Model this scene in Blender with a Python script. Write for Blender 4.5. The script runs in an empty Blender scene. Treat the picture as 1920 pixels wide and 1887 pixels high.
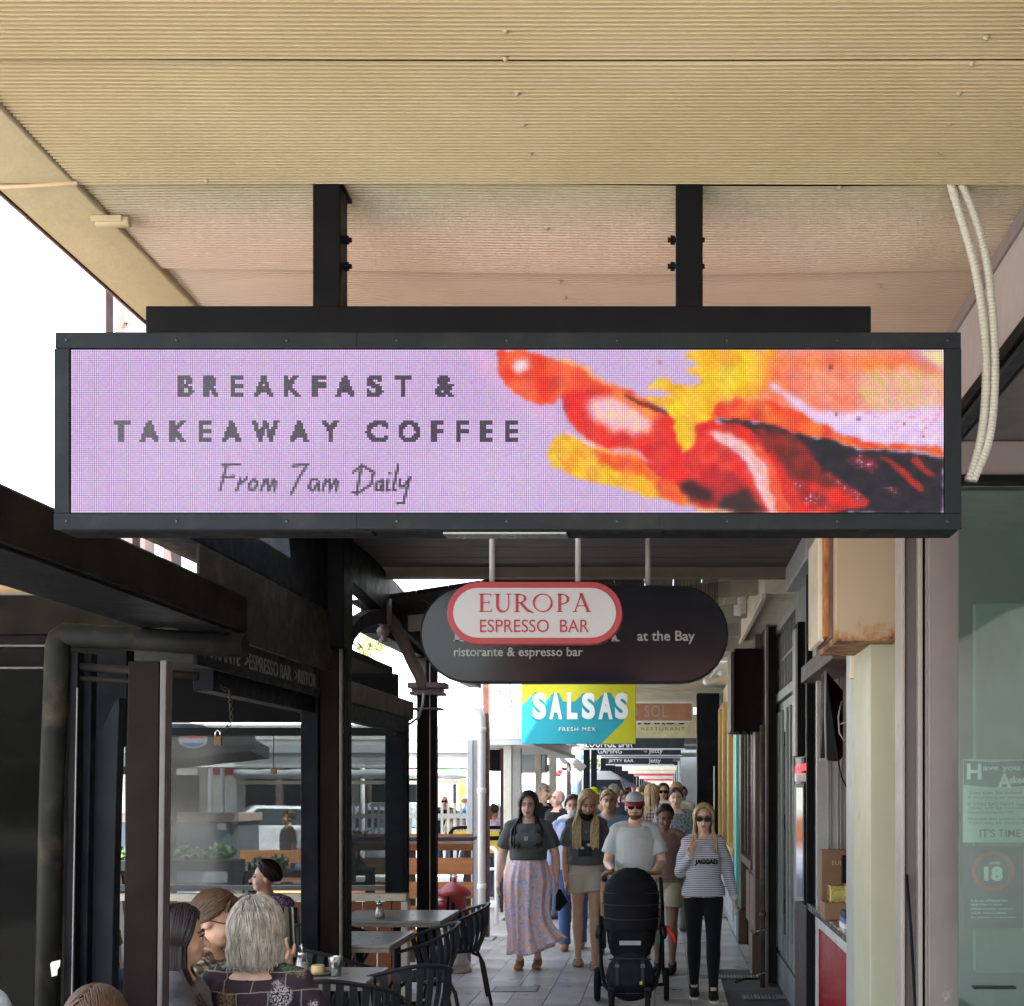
import bpy, bmesh, math, random
import numpy as np
from mathutils import Vector, Matrix, Euler
random.seed(7); np.random.seed(7)
S = bpy.context.scene
COL = S.collection
PI = math.pi
# ------------------------------------------------------------ camera, sky, sun, exposure
F = 2400.0; VX, VY = 1252.0, 1478.0; EYE = 1.75
cam_d = bpy.data.cameras.new('camera'); cam = bpy.data.objects.new('camera', cam_d); COL.objects.link(cam)
cam.location = (0, 0, EYE); cam.rotation_euler = (PI/2, 0, 0)
cam_d.sensor_width = 36; cam_d.lens = 36*F/1920
cam_d.shift_x = -(VX-960)/1920; cam_d.shift_y = (VY-943.5)/1920
cam_d.clip_start = .05; cam_d.clip_end = 2000
S.camera = cam
W = bpy.data.worlds.new('World'); S.world = W; W.use_nodes = True
wn = W.node_tree.nodes; wl = W.node_tree.links
sky = wn.new('ShaderNodeTexSky'); sky.sky_type = 'NISHITA'; sky.sun_disc = False
SUN_EL, SUN_AZ = 56, 118        # azimuth clockwise from +Y (from the right, behind the camera)
sky.sun_elevation = math.radians(SUN_EL); sky.sun_rotation = math.radians(SUN_AZ)
sky.air_density = 1.2; sky.dust_density = 3.0; sky.ozone_density = .7
bg = wn['Background']; bg.inputs[1].default_value = .15
hs_ = wn.new('ShaderNodeHueSaturation'); hs_.inputs['Saturation'].default_value = .55; wl.new(sky.outputs[0], hs_.inputs['Color']); wl.new(hs_.outputs[0], bg.inputs[0])
sd = bpy.data.lights.new('sun', 'SUN'); sd.energy = 4.2; sd.angle = math.radians(.6); sd.color = (1, .95, .87)
sun = bpy.data.objects.new('sun', sd); COL.objects.link(sun)
a = math.radians(SUN_AZ); e = math.radians(SUN_EL)
sun.rotation_euler = Vector((math.sin(a)*math.cos(e), math.cos(a)*math.cos(e), math.sin(e))).to_track_quat('Z', 'Y').to_euler()
S.view_settings.view_transform = 'Standard'; S.view_settings.look = 'None'
S.view_settings.gamma = 1; S.view_settings.use_curve_mapping = False
EXPO = 3.05
S.view_settings.exposure = EXPO
S.render.engine = 'CYCLES'
S.cycles.max_bounces = 8; S.cycles.diffuse_bounces = 5; S.cycles.transparent_max_bounces = 24

# ------------------------------------------------------------ materials
MC = {}
def nt(name):
    m = bpy.data.materials.new(name); m.use_nodes = True
    return m, m.node_tree.nodes, m.node_tree.links, m.node_tree.nodes['Principled BSDF']
def coords(n, l, scale=(1,1,1), kind='Object'):
    tc = n.new('ShaderNodeTexCoord'); mp = n.new('ShaderNodeMapping'); mp.inputs['Scale'].default_value = scale
    l.new(tc.outputs[kind], mp.inputs[0]); return mp.outputs[0]
def noise(n, l, vec, scale, detail=3, rough=.55, dist=0):
    t = n.new('ShaderNodeTexNoise'); t.inputs['Scale'].default_value = scale; t.inputs['Detail'].default_value = detail
    t.inputs['Roughness'].default_value = rough; t.inputs['Distortion'].default_value = dist; l.new(vec, t.inputs['Vector']); return t
def ramp(n, l, fac, stops, interp='LINEAR'):
    r = n.new('ShaderNodeValToRGB'); r.color_ramp.interpolation = interp
    el = r.color_ramp.elements
    while len(el) < len(stops): el.new(.5)
    for e_, (p, c) in zip(el, stops): e_.position = p; e_.color = (*c, 1)
    l.new(fac, r.inputs[0]); return r.outputs[0]
def mixc(n, l, fac, c1, c2, mode='MIX'):
    m = n.new('ShaderNodeMix'); m.data_type = 'RGBA'; m.blend_type = mode
    for v, k in ((fac, 0), (c1, 6), (c2, 7)):
        if isinstance(v, (int, float)): m.inputs[k].default_value = v
        elif isinstance(v, tuple): m.inputs[k].default_value = (*v, 1)
        else: l.new(v, m.inputs[k])
    return m.outputs[2]
def M(name, rgb, rough=.55, metal=0, var=.15, ns=5, bump=.1, bs=80, stretch=(1,1,1), dirt=None, dirt_amt=.5, dist=.004, sheen=0, lo=.5, hi=.66, obj_rand=0, spec=None, rv=1):
    if name in MC: return MC[name]
    m, n, l, b = nt(name)
    v = coords(n, l, stretch)
    t = noise(n, l, v, ns, 4)
    c = ramp(n, l, t.outputs[0], [(.3, tuple(x*(1-var) for x in rgb)), (.7, tuple(min(1, x*(1+var)) for x in rgb))])
    if dirt:
        d = noise(n, l, v, ns*.6+1.3, 8, .7)
        dr = ramp(n, l, d.outputs[0], [(lo, (0,0,0)), (hi, (dirt_amt,)*3)])
        c = mixc(n, l, dr, c, dirt)
    if obj_rand:
        oi = n.new('ShaderNodeObjectInfo')
        r2 = ramp(n, l, oi.outputs['Random'], [(0, (1-obj_rand,)*3), (1, (1+obj_rand,)*3)])
        c = mixc(n, l, 1.0, c, r2, 'MULTIPLY')
    l.new(c, b.inputs['Base Color'])
    rr = ramp(n, l, noise(n, l, v, ns*3, 3).outputs[0], [(.3, (max(.02, rough-.08*rv),)*3), (.7, (min(1, rough+.1*rv),)*3)])
    l.new(rr, b.inputs['Roughness'])
    b.inputs['Metallic'].default_value = metal
    b.inputs['Specular IOR Level'].default_value = spec if spec is not None else (.07 if max(rgb) < .06 and rough > .25 else .5)
    if sheen: b.inputs['Sheen Weight'].default_value = sheen
    if bump:
        bt = noise(n, l, v, bs, 5); bn = n.new('ShaderNodeBump'); bn.inputs['Strength'].default_value = bump
        bn.inputs['Distance'].default_value = dist; l.new(bt.outputs[0], bn.inputs['Height']); l.new(bn.outputs[0], b.inputs['Normal'])
    MC[name] = m; return m
def Memit(name, rgb, strength):
    if name in MC: return MC[name]
    m, n, l, b = nt(name); b.inputs['Base Color'].default_value = (*rgb, 1)
    b.inputs['Emission Color'].default_value = (*rgb, 1); b.inputs['Emission Strength'].default_value = strength
    MC[name] = m; return m
def Mglass(name, tint, refl=.12, rough=.02, ior=1.45, film=0, filmc=(.5,.5,.5)):
    """clear pane: see-through tint, fresnel reflection and a patchy diffuse film for haze"""
    if name in MC: return MC[name]
    m, n, l, b = nt(name)
    tr = n.new('ShaderNodeBsdfTransparent'); tr.inputs[0].default_value = (*tint, 1)
    gl = n.new('ShaderNodeBsdfGlossy'); gl.inputs['Roughness'].default_value = rough
    fr = n.new('ShaderNodeFresnel'); fr.inputs[0].default_value = ior
    v = coords(n, l); bt = noise(n, l, v, 1.6, 2); bn = n.new('ShaderNodeBump'); bn.inputs['Strength'].default_value = .25; bn.inputs['Distance'].default_value = .01
    l.new(bt.outputs[0], bn.inputs['Height']); l.new(bn.outputs[0], gl.inputs['Normal'])
    mx = n.new('ShaderNodeMixShader'); ad = n.new('ShaderNodeMath'); ad.operation = 'ADD'; ad.inputs[1].default_value = refl; ad.use_clamp = True
    l.new(fr.outputs[0], ad.inputs[0]); l.new(ad.outputs[0], mx.inputs[0]); l.new(tr.outputs[0], mx.inputs[1]); l.new(gl.outputs[0], mx.inputs[2])
    out = n['Material Output']; last = mx.outputs[0]
    if film:
        df = n.new('ShaderNodeBsdfDiffuse'); df.inputs[0].default_value = (*filmc, 1)
        m2 = n.new('ShaderNodeMixShader')
        fn = ramp(n, l, noise(n, l, v, 3.1, 6, .7).outputs[0], [(.3, (film*.6,)*3), (.75, (film*1.4,)*3)])
        l.new(fn, m2.inputs[0]); l.new(last, m2.inputs[1]); l.new(df.outputs[0], m2.inputs[2]); last = m2.outputs[0]
    l.new(last, out.inputs[0]); n.remove(b)
    MC[name] = m; return m

# ------------------------------------------------------------ object helpers
def thing(name, label, cat, loc=(0,0,0), rz=0, group=None):
    o = bpy.data.objects.new(name, None); COL.objects.link(o); o.empty_display_size = .2
    o.location = loc; o.rotation_euler = (0, 0, rz); o['label'] = label; o['category'] = cat
    if group: o['group'] = group
    o['_w'] = (float(loc[0]), float(loc[1]), float(loc[2]))
    return o
def clean():
    for o in bpy.data.objects:
        if '_w' in o: del o['_w']
class B:
    def __init__(s): s.v = []; s.f = []; s.sm = []
    def add(s, vs, fs, smooth=False):
        k = len(s.v); s.v += [tuple(p) for p in vs]; s.f += [tuple(i+k for i in f) for f in fs]; s.sm += [smooth]*len(fs); return s
    def box(s, x0, x1, y0, y1, z0, z1):
        x0, x1 = sorted((x0, x1)); y0, y1 = sorted((y0, y1)); z0, z1 = sorted((z0, z1))
        return s.add([(x0,y0,z0),(x1,y0,z0),(x1,y1,z0),(x0,y1,z0),(x0,y0,z1),(x1,y0,z1),(x1,y1,z1),(x0,y1,z1)],
              [(0,3,2,1),(4,5,6,7),(0,1,5,4),(1,2,6,5),(2,3,7,6),(3,0,4,7)])
    def hexa(s, p):   # 8 corner points, same order as box
        return s.add(p, [(0,3,2,1),(4,5,6,7),(0,1,5,4),(1,2,6,5),(2,3,7,6),(3,0,4,7)])
    def prism(s, pts, axis, d0, d1, smooth=False):
        """pts: 2D outline; axis 'y': (x,z) pushed along y; 'x': (y,z) along x; 'z': (x,y) along z"""
        mp = {'y': lambda p, d: (p[0], d, p[1]), 'x': lambda p, d: (d, p[0], p[1]), 'z': lambda p, d: (p[0], p[1], d)}[axis]
        n = len(pts); vs = [mp(p, d0) for p in pts]+[mp(p, d1) for p in pts]
        fs = [tuple(range(n-1, -1, -1)), tuple(range(n, 2*n))]
        s.add(vs, fs); k = len(s.v)-2*n
        s.f += [(k+i, k+(i+1) % n, k+n+(i+1) % n, k+n+i) for i in range(n)]; s.sm += [smooth]*n
        return s
    def tube(s, pts, r, seg=8, cap=True, smooth=True, ref=None):
        pts = [Vector(p) for p in pts]; n = len(pts)
        if not isinstance(r, (list, tuple)): r = [r]*n
        rings = []; up = Vector(ref) if ref else None
        for i, p in enumerate(pts):
            t = (pts[min(i+1, n-1)]-pts[max(i-1, 0)])
            if t.length < 1e-9: t = Vector((0,0,1))
            t.normalize()
            if up is None: up = Vector((0,0,1)) if abs(t.z) < .9 else Vector((0,1,0))
            a_ = up-t*up.dot(t)
            if a_.length < 1e-4: a_ = t.orthogonal()
            a_.normalize(); up = a_; b_ = t.cross(a_)
            ra, rb = r[i] if isinstance(r[i], (list, tuple)) else (r[i], r[i])
            rings.append([p+a_*math.cos(2*PI*k/seg)*ra+b_*math.sin(2*PI*k/seg)*rb for k in range(seg)])
        vs = [q for R_ in rings for q in R_]
        fs = [(i*seg+k, i*seg+(k+1) % seg, (i+1)*seg+(k+1) % seg, (i+1)*seg+k) for i in range(n-1) for k in range(seg)]
        s.add(vs, fs, smooth)
        if cap:
            k0 = len(s.v)-n*seg
            s.f += [tuple(k0+k for k in range(seg-1, -1, -1)), tuple(k0+(n-1)*seg+k for k in range(seg))]; s.sm += [False]*2
        return s
    def caps(s, pts, r, seg=12, ref=None):
        """tube with rounded ends (closed)"""
        pts = [Vector(p) for p in pts]
        r = list(r) if isinstance(r, (list, tuple)) else [r]*len(pts)
        t0 = (pts[0]-pts[1]).normalized(); t1 = (pts[-1]-pts[-2]).normalized()
        sc = lambda q, k: (q[0]*k, q[1]*k) if isinstance(q, (list, tuple)) else q*k
        mn = lambda q: min(q) if isinstance(q, (list, tuple)) else q
        P = [pts[0]+t0*mn(r[0])*.97, pts[0]+t0*mn(r[0])*.7]+pts+[pts[-1]+t1*mn(r[-1])*.7, pts[-1]+t1*mn(r[-1])*.97]
        R_ = [sc(r[0], .2), sc(r[0], .72)]+r+[sc(r[-1], .72), sc(r[-1], .2)]
        return s.tube(P, R_, seg, True, True, ref)
    def ell(s, c, rx, ry, rz, seg=12, rings=8, rot=None):
        vs = []; fs = []; c = Vector(c)
        for i in range(1, rings):
            th = PI*i/rings
            for k in range(seg):
                ph = 2*PI*k/seg; p = Vector((rx*math.sin(th)*math.cos(ph), ry*math.sin(th)*math.sin(ph), rz*math.cos(th)))
                if rot: p = rot @ p
                vs.append(c+p)
        for i in range(rings-2):
            for k in range(seg): fs.append((i*seg+k, (i+1)*seg+k, (i+1)*seg+(k+1) % seg, i*seg+(k+1) % seg))
        t = Vector((0,0,rz)); t = rot @ t if rot else t
        vs += [c+t, c-t]; a_ = len(vs)-2
        for k in range(seg):
            fs.append((a_, k, (k+1) % seg)); fs.append((a_+1, (rings-2)*seg+(k+1) % seg, (rings-2)*seg+k))
        return s.add(vs, fs, True)
    def lathe(s, c, prof, seg=16, smooth=True):
        c = Vector(c); vs = []; n = len(prof)
        for r, z in prof:
            for k in range(seg): vs.append(c+Vector((r*math.cos(2*PI*k/seg), r*math.sin(2*PI*k/seg), z)))
        fs = [(i*seg+k, i*seg+(k+1) % seg, (i+1)*seg+(k+1) % seg, (i+1)*seg+k) for i in range(n-1) for k in range(seg)]
        s.add(vs, fs, smooth)
        k0 = len(s.v)-n*seg
        s.f += [tuple(k0+k for k in range(seg-1, -1, -1)), tuple(k0+(n-1)*seg+k for k in range(seg))]; s.sm += [False]*2
        return s
    def mesh(s, name):
        me = bpy.data.meshes.new(name); me.from_pydata([tuple(p) for p in s.v], [], s.f)
        me.polygons.foreach_set('use_smooth', s.sm); me.update(); return me
    def obj(s, name, mat, parent=None, bev=0, local=False, label=None):
        if parent is not None and not local:
            w = parent.get('_w'); 
            if w is not None:
                s.v = [(p[0]-w[0], p[1]-w[1], p[2]-w[2]) for p in s.v]
        o = bpy.data.objects.new(name, s.mesh(name)); COL.objects.link(o)
        o.data.materials.append(mat)
        if parent is not None:
            o.parent = parent
            w = parent.get('_w')
            if w is not None: o['_w'] = (w[0], w[1], w[2])
        else: o['_w'] = (0., 0., 0.)
        if bev:
            m = o.modifiers.new('bevel', 'BEVEL'); m.width = bev; m.segments = 2; m.limit_method = 'ANGLE'; m.angle_limit = .6
            m.harden_normals = False
        if label: o['label'] = label
        return o
def box(name, mat, parent, x0, x1, y0, y1, z0, z1, bev=.004, label=None):
    return B().box(x0, x1, y0, y1, z0, z1).obj(name, mat, parent, bev, label=label)
def tag(o, label=None, cat=None, group=None, kind=None):
    if label: o['label'] = label
    if cat: o['category'] = cat
    if group: o['group'] = group
    if kind: o['kind'] = kind
    return o
def PX(px, Y): return (px-VX)/F*Y
def PZ(py, Y): return EYE-(py-VY)/F*Y
def P(px, py, Y): return Vector((PX(px, Y), Y, PZ(py, Y)))
def piece(name, me, mat, parent, loc, rot=(0,0,0)):
    o = bpy.data.objects.new(name, me); COL.objects.link(o); o.parent = parent
    w = parent.get('_w') or (0,0,0)
    o.location = (loc[0]-w[0], loc[1]-w[1], loc[2]-w[2]); o.rotation_euler = rot
    if not me.materials: me.materials.append(mat)
    return o
def copy_tree(o, parent=None):
    c = o.copy(); COL.objects.link(c); c.parent = parent
    for ch in list(o.children): copy_tree(ch, c)
    return c
# temp scene for evaluating fonts and remeshes
TS = bpy.data.scenes.new('temp'); TV = TS.view_layers[0]
def evaluated(ob):
    TS.collection.objects.link(ob); TV.update()
    ev = ob.evaluated_get(TV.depsgraph); me = bpy.data.meshes.new_from_object(ev)
    TS.collection.objects.unlink(ob); return me
FC = {}
def glyphs(s, bold=0, space=1, ext=0):
    k = (s, bold, space, ext)
    if k in FC: return FC[k]
    cu = bpy.data.curves.new('t', 'FONT'); cu.body = s; cu.offset = bold; cu.space_character = space; cu.extrude = ext; cu.resolution_u = 4
    ob = bpy.data.objects.new('t', cu); me = evaluated(ob)
    co = np.array([v.co[:] for v in me.vertices]).reshape(-1, 3); fs = [tuple(p.vertices) for p in me.polygons]
    bpy.data.objects.remove(ob); bpy.data.curves.remove(cu); bpy.data.meshes.remove(me)
    FC[k] = (co, fs); return co, fs
def text(name, s, mat, parent, fr, u0, u1, v0, v1, bold=.0, space=1, depth=.002, local=False, shear=0):
    """lettering fitted in the box u0..u1, v0..v1 of the frame fr=(origin, uaxis, vaxis, normal)"""
    co, fs = glyphs(s, bold, space, .02)
    o, ua, va, na = [Vector(q) for q in fr]
    mn, mx = co.min(0), co.max(0); su = (u1-u0)/(mx[0]-mn[0]); sv = (v1-v0)/(mx[1]-mn[1])
    b = B(); vs = []
    for c in co:
        vv = v0+(c[1]-mn[1])*sv; uu = u0+(c[0]-mn[0])*su+shear*(vv-v0)
        vs.append(o+ua*uu+va*vv+na*((c[2]+.02)/.04*depth))
    b.add(vs, fs); return b.obj(name, mat, parent, local=local)
def front(Y): return ((0, Y, 0), (1,0,0), (0,0,1), (0,-1,0))
def tpx(name, s, mat, parent, Y, x0, x1, y0, y1, **k):
    return text(name, s, mat, parent, front(Y), PX(x0, Y), PX(x1, Y), PZ(y1, Y), PZ(y0, Y), **k)
def ribbon(b, pts, wid, fr, depth=.003):
    """flat stroke of varying width in frame fr"""
    o, ua, va, na = [Vector(q) for q in fr]; n = len(pts)
    wid = wid if isinstance(wid, (list, tuple)) else [wid]*n
    L = []; R_ = []
    for i in range(n):
        a_ = np.array(pts[max(i-1, 0)], float); c_ = np.array(pts[min(i+1, n-1)], float); t = c_-a_; t /= (np.linalg.norm(t)+1e-12)
        nr = np.array([-t[1], t[0]])*wid[i]/2; p = np.array(pts[i])
        L.append(p+nr); R_.append(p-nr)
    q = lambda p, d: o+ua*float(p[0])+va*float(p[1])+na*d
    vs = []
    for i in range(n): vs += [q(L[i], depth), q(R_[i], depth), q(L[i], 0), q(R_[i], 0)]
    fs = []
    for i in range(n-1):
        k = 4*i; fs += [(k, k+4, k+5, k+1), (k, k+2, k+6, k+4), (k+1, k+5, k+7, k+3)]
    fs += [(0, 1, 3, 2), (4*n-4, 4*n-2, 4*n-1, 4*n-3)]
    b.add(vs, fs)
def arc(cx, cy, rx, ry, a0, a1, n=14): return [(cx+rx*math.cos(math.radians(a0+(a1-a0)*i/n)), cy+ry*math.sin(math.radians(a0+(a1-a0)*i/n))) for i in range(n+1)]
def serif_word(name, mat, parent, fr, u0, u1, v0, v1, depth=.003):
    """EUROPA in roman capitals, strokes thick and thin"""
    b = B(); T, t = .17, .065
    G = []     # list of (strokes) in unit height, advance
    def st(x, y0=0, y1=1, w=T): return ([(x, y0), (x, y1)], w)
    sf = lambda x, y, h=.14: ([(x-h, y), (x+h, y)], .045)
    G.append((.62, [st(.16), ([(.05, .978), (.6, .978)], t*.8), ([(.05, .022), (.62, .022)], t*.8), ([(.16, .52), (.5, .52)], t*.8), ([(.58, .86), (.58, 1)], .04), ([(.62, 0), (.6, .17)], .04), ([(.5, .44), (.5, .6)], .04)]))
    G.append((.8, [st(.16, .35, 1), sf(.16, .978), st(.68, .35, 1, t), sf(.68, .978), (arc(.42, .35, .26, .34, 180, 360), [T]*5+[T*.9, T*.8, .11, .09, .08]+[t]*5)]))
    G.append((.78, [st(.16), sf(.16, .978), sf(.16, .022), (arc(.2, .74, .34, .24, 90, -90), [t]*4+[.1, .13, .16, .16, .16, .13, .1]+[t]*4), ([(.34, .5), (.5, .27), (.68, .06), (.95, -.06)], [T, T, T*.9, .05])]))
    G.append((.98, [(arc(.47, .5, .42, .48, 0, 360, 32), [.15-.09*abs(math.sin(math.radians(q*360/32+20))) for q in range(33)])]))
    G.append((.66, [st(.16), sf(.16, .978), sf(.16, .022), (arc(.2, .7, .36, .27, 90, -90), [t]*4+[.1, .13, .16, .16, .16, .13, .1]+[t]*4)]))
    G.append((.8, [([(.1, .02), (.4, 1.0)], t), ([(.38, 1.03), (.73, .02)], T), sf(.1, .022, .11), sf(.74, .022, .13), ([(.2, .34), (.62, .34)], t*.8)]))
    tot = sum(g[0]+.12 for g in G)-.12; x = 0
    for adv, stk in G:
        for pts, w in stk:
            P2 = [(u0+(x+p[0])/tot*(u1-u0), v0+p[1]*(v1-v0)) for p in pts]
            k = (v1-v0)*.92
            ribbon(b, P2, [q*k for q in w] if isinstance(w, list) else w*k, fr, depth)
        x += adv+.12
    return b.obj(name, mat, parent)
def stadium(x0, x1, z0, z1, n=14):
    r = (z1-z0)/2; cz = (z0+z1)/2
    return arc(x1-r, cz, r, r, -90, 90, n)+arc(x0+r, cz, r, r, 90, 270, n)
# ------------------------------------------------------------ common materials
CREAM = M('cream_paint', (.56,.45,.27), .5, var=.07, ns=2.5, bump=.1, dirt=(.32,.22,.12), dirt_amt=.4, lo=.56, hi=.8)
CREAMD = M('cream_trim', (.62,.56,.44), .5, var=.08, dirt=(.3,.24,.16), dirt_amt=.4)
CHAR = M('charcoal_steel', (.019,.022,.025), .36, dirt=(.05,.05,.048), dirt_amt=.35, var=.1, bump=.05)
BLACK = M('black_paint', (.007,.007,.008), .5, var=.2)
NAVY = M('navy_black_paint', (.008,.010,.014), .5, var=.25, dirt=(.03,.028,.025), dirt_amt=.35)
BROWNP = M('dark_brown_paint', (.0095,.0060,.0058), .6, var=.2, ns=3, dirt=(.022,.018,.015), dirt_amt=.3)
OLIVE = M('weathered_dark_steel', (.011,.0105,.009), .6, var=.3, ns=4, bump=.2, dirt=(.03,.024,.014), dirt_amt=.35)
WHITE = M('white_paint', (.78,.78,.77), .45, var=.05, dirt=(.4,.38,.35), dirt_amt=.3)
SILVER = M('silver_paint', (.5,.52,.54), .35, .3, var=.08)
STEEL = M('stainless_steel', (.55,.55,.54), .22, 1, var=.08)
TAUPE = M('taupe_paint', (.19,.163,.158), .5, var=.06, dirt=(.5,.47,.44), dirt_amt=.35, lo=.66, hi=.72)
TAUPED = M('dark_taupe_paint', (.095,.082,.082), .5, var=.08)
GREYD = M('grey_door_paint', (.22,.235,.23), .42, var=.08, ns=3)
GREYC = M('pale_grey_paint', (.34,.35,.345), .45, var=.07)
YELP = M('ochre_frame_paint', (.62,.40,.14), .5, var=.08)
TURQ = M('turquoise_paint', (.1,.55,.52), .45, var=.06)
WOODB = M('brown_shopfront_wood', (.09,.055,.035), .42, var=.25, ns=3, stretch=(3,3,.6), bump=.2)
TIMB = M('orange_timber', (.62,.25,.09), .6, var=.25, ns=3, stretch=(.7,3,6), bump=.25)
REDP = M('red_paint', (.36,.01,.014), .3, var=.15)
CONC = M('asphalt', (.12,.12,.118), .85, var=.2, ns=8, bump=.4, bs=120)

# ------------------------------------------------------------ the ground
g = B(); g.add([(-300,-60,-.16),(300,-60,-.16),(300,900,-.16),(-300,900,-.16)], [(0,1,2,3)])
gr = g.obj('ground', M('ground_pale_paving', (.44,.42,.385), .85, var=.12, ns=.8, bump=.2), None); tag(gr, kind='structure')
road = B().box(-19,-9,-50,220,-.155,-.15).obj('road', CONC, None); tag(road, kind='structure')
# footpath base slab (joint colour) with separate tiles laid on it
JOINT = M('tile_joint', (.09,.088,.085), .9)
fp = B().box(-2.75, 1.6, -12, 140, -.155, -.012).obj('footpath', JOINT, None); tag(fp, kind='structure')
tm, n, l, b_ = nt('stone_tile')
v = coords(n, l); oi = n.new('ShaderNodeObjectInfo')
va = n.new('ShaderNodeVectorMath'); va.operation = 'ADD'; l.new(v, va.inputs[0])
cb = n.new('ShaderNodeCombineXYZ'); mm = n.new('ShaderNodeMath'); mm.operation = 'MULTIPLY'; mm.inputs[1].default_value = 37
l.new(oi.outputs['Random'], mm.inputs[0]); l.new(mm.outputs[0], cb.inputs[0]); l.new(cb.outputs[0], va.inputs[1])
t1 = noise(n, l, va.outputs[0], 3.5, 8, .65); c = ramp(n, l, t1.outputs[0], [(.3, (.34,.325,.295)), (.55, (.47,.455,.425)), (.75, (.57,.555,.52))])
t2 = noise(n, l, va.outputs[0], 160, 2); c = mixc(n, l, ramp(n, l, t2.outputs[0], [(.55, (0,0,0)), (.7, (.5,.5,.5))]), c, (.16,.155,.15))
t3 = noise(n, l, va.outputs[0], 22, 2, .4); c = mixc(n, l, ramp(n, l, t3.outputs[0], [(.70, (0,0,0)), (.735, (.6,.6,.6))]), c, (.11,.105,.10))
t4 = noise(n, l, v, 1.1, 6, .6); c = mixc(n, l, 1., c, ramp(n, l, t4.outputs[0], [(.35, (.78,.77,.75)), (.6, (1.08,1.08,1.08))]), 'MULTIPLY')
c = mixc(n, l, 1., c, ramp(n, l, oi.outputs['Random'], [(0, (.74,.74,.75)), (1, (1.14,1.13,1.10))]), 'MULTIPLY')
l.new(c, b_.inputs['Base Color']); l.new(ramp(n, l, t1.outputs[0], [(.3, (.24,)*3), (.7, (.42,)*3)]), b_.inputs['Roughness'])
bn = n.new('ShaderNodeBump'); bn.inputs['Strength'].default_value = .25; bn.inputs['Distance'].default_value = .003; l.new(t2.outputs[0], bn.inputs['Height']); l.new(bn.outputs[0], b_.inputs['Normal'])
tb = B().box(-.147,.147,-.297,.297,-.012,0); tme = tb.mesh('paving_tile')
for ix in range(11):
    x = -2.19+.3*ix+.15-.02
    for iy in range(13):
        y = 9.4+.6*iy+(.3 if ix % 2 else 0)+.05*((ix*7) % 3)
        if ix >= 9 and 10.0 < y < 12.3: continue
        piece('paving_tile', tme, tm, fp, (x, y, random.uniform(-.0012,.0012)), (random.uniform(-.001,.001), random.uniform(-.001,.001), 0))
# near and far paving, too oblique to separate
m2, n, l, b_ = nt('far_paving')
v = coords(n, l); br = n.new('ShaderNodeTexBrick'); br.inputs['Scale'].default_value = 1; br.inputs['Brick Width'].default_value = .6; br.inputs['Row Height'].default_value = .3; br.inputs['Mortar Size'].default_value = .004
mp = n.new('ShaderNodeMapping'); mp.inputs['Rotation'].default_value = (0,0,PI/2); l.new(v, mp.inputs[0]); l.new(mp.outputs[0], br.inputs['Vector'])
br.inputs['Color1'].default_value = (.32,.308,.285,1); br.inputs['Color2'].default_value = (.40,.39,.365,1); br.inputs['Mortar'].default_value = (.08,.08,.078,1)
nz = noise(n, l, v, 2.5, 6); c = mixc(n, l, 1., br.outputs[0], ramp(n, l, nz.outputs[0], [(.3, (.8,)*3), (.7, (1.15,)*3)]), 'MULTIPLY')
l.new(c, b_.inputs['Base Color']); b_.inputs['Roughness'].default_value = .45
for (y0, y1) in ((-12, 9.08), (17.45, 140)):
    q = B().box(-2.19, 1.12, y0, y1, -.011, -.001).obj('footpath_surface', m2, fp)
    tag(q, kind=None)
B().box(-2.75, -2.2, -12, 140, -.012, .003).obj('kerb', M('kerb_stone', (.34,.33,.31), .7), fp, .01)
# floor grates near the wall
for gi, (x0, x1, y, lab) in enumerate([(.30,.85,11.85,'long steel drain grate set in the paving across the footpath, behind the blonde woman'), (.62,1.0,10.72,'short steel drain grate in the paving by the grey door, nearest the camera')]):
    gt = thing('drain_grate', lab, 'drain grate', (x0, y, 0), group='drain grates in the footpath')
    box('frame', M('grate_steel', (.11,.11,.11), .5, .6), gt, x0, x1, y-.09, y+.09, -.006, .004, .002)
    nb = int((x1-x0)/.03)
    me = B().box(-.008,.008,-.07,.07,0,.007).mesh('bar')
    for i in range(nb): piece('bar', me, M('grate_bar', (.3,.3,.29), .4, .7), gt, (x0+.02+i*.03, y, .004))
mh = thing('access_cover', 'square metal access cover in the paving before the woman in the floral skirt', 'access cover', (-1.33,11.15,0))
box('frame', M('cover_frame', (.13,.13,.13), .5, .4), mh, -1.52,-1.12,10.98,11.30,-.004,.003,.002)
box('lid', M('cover_lid', (.26,.255,.25), .5), mh, -1.50,-1.14,11.0,11.28,.003,.006,.001)

# ------------------------------------------------------------ near canopy: ribbed ceiling sheets
can = thing('veranda_canopy', 'cream ribbed metal veranda ceiling over the footpath with a flat edge gutter, nearest the camera', 'veranda', (0,3,3.38))
CZ = EYE+1.63
mc, n, l, b_ = nt('cream_ribbed_sheet')
v = coords(n, l, (1,1,1)); t1 = noise(n, l, v, 1.1, 4); c = ramp(n, l, t1.outputs[0], [(.3, (.38,.30,.165)), (.7, (.46,.375,.225))])
v2 = coords(n, l, (1.2,9,1)); d = noise(n, l, v2, 2.2, 9, .75); c = mixc(n, l, ramp(n, l, d.outputs[0], [(.57, (0,0,0)), (.8, (.22,.22,.22))]), c, (.33,.27,.17))
v3 = coords(n, l, (2,14,1)); d3 = noise(n, l, v3, 5, 6, .8); c = mixc(n, l, ramp(n, l, d3.outputs[0], [(.72, (0,0,0)), (.76, (.5,.5,.5))]), c, (.25,.19,.12))
l.new(c, b_.inputs['Base Color']); b_.inputs['Roughness'].default_value = .42
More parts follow.
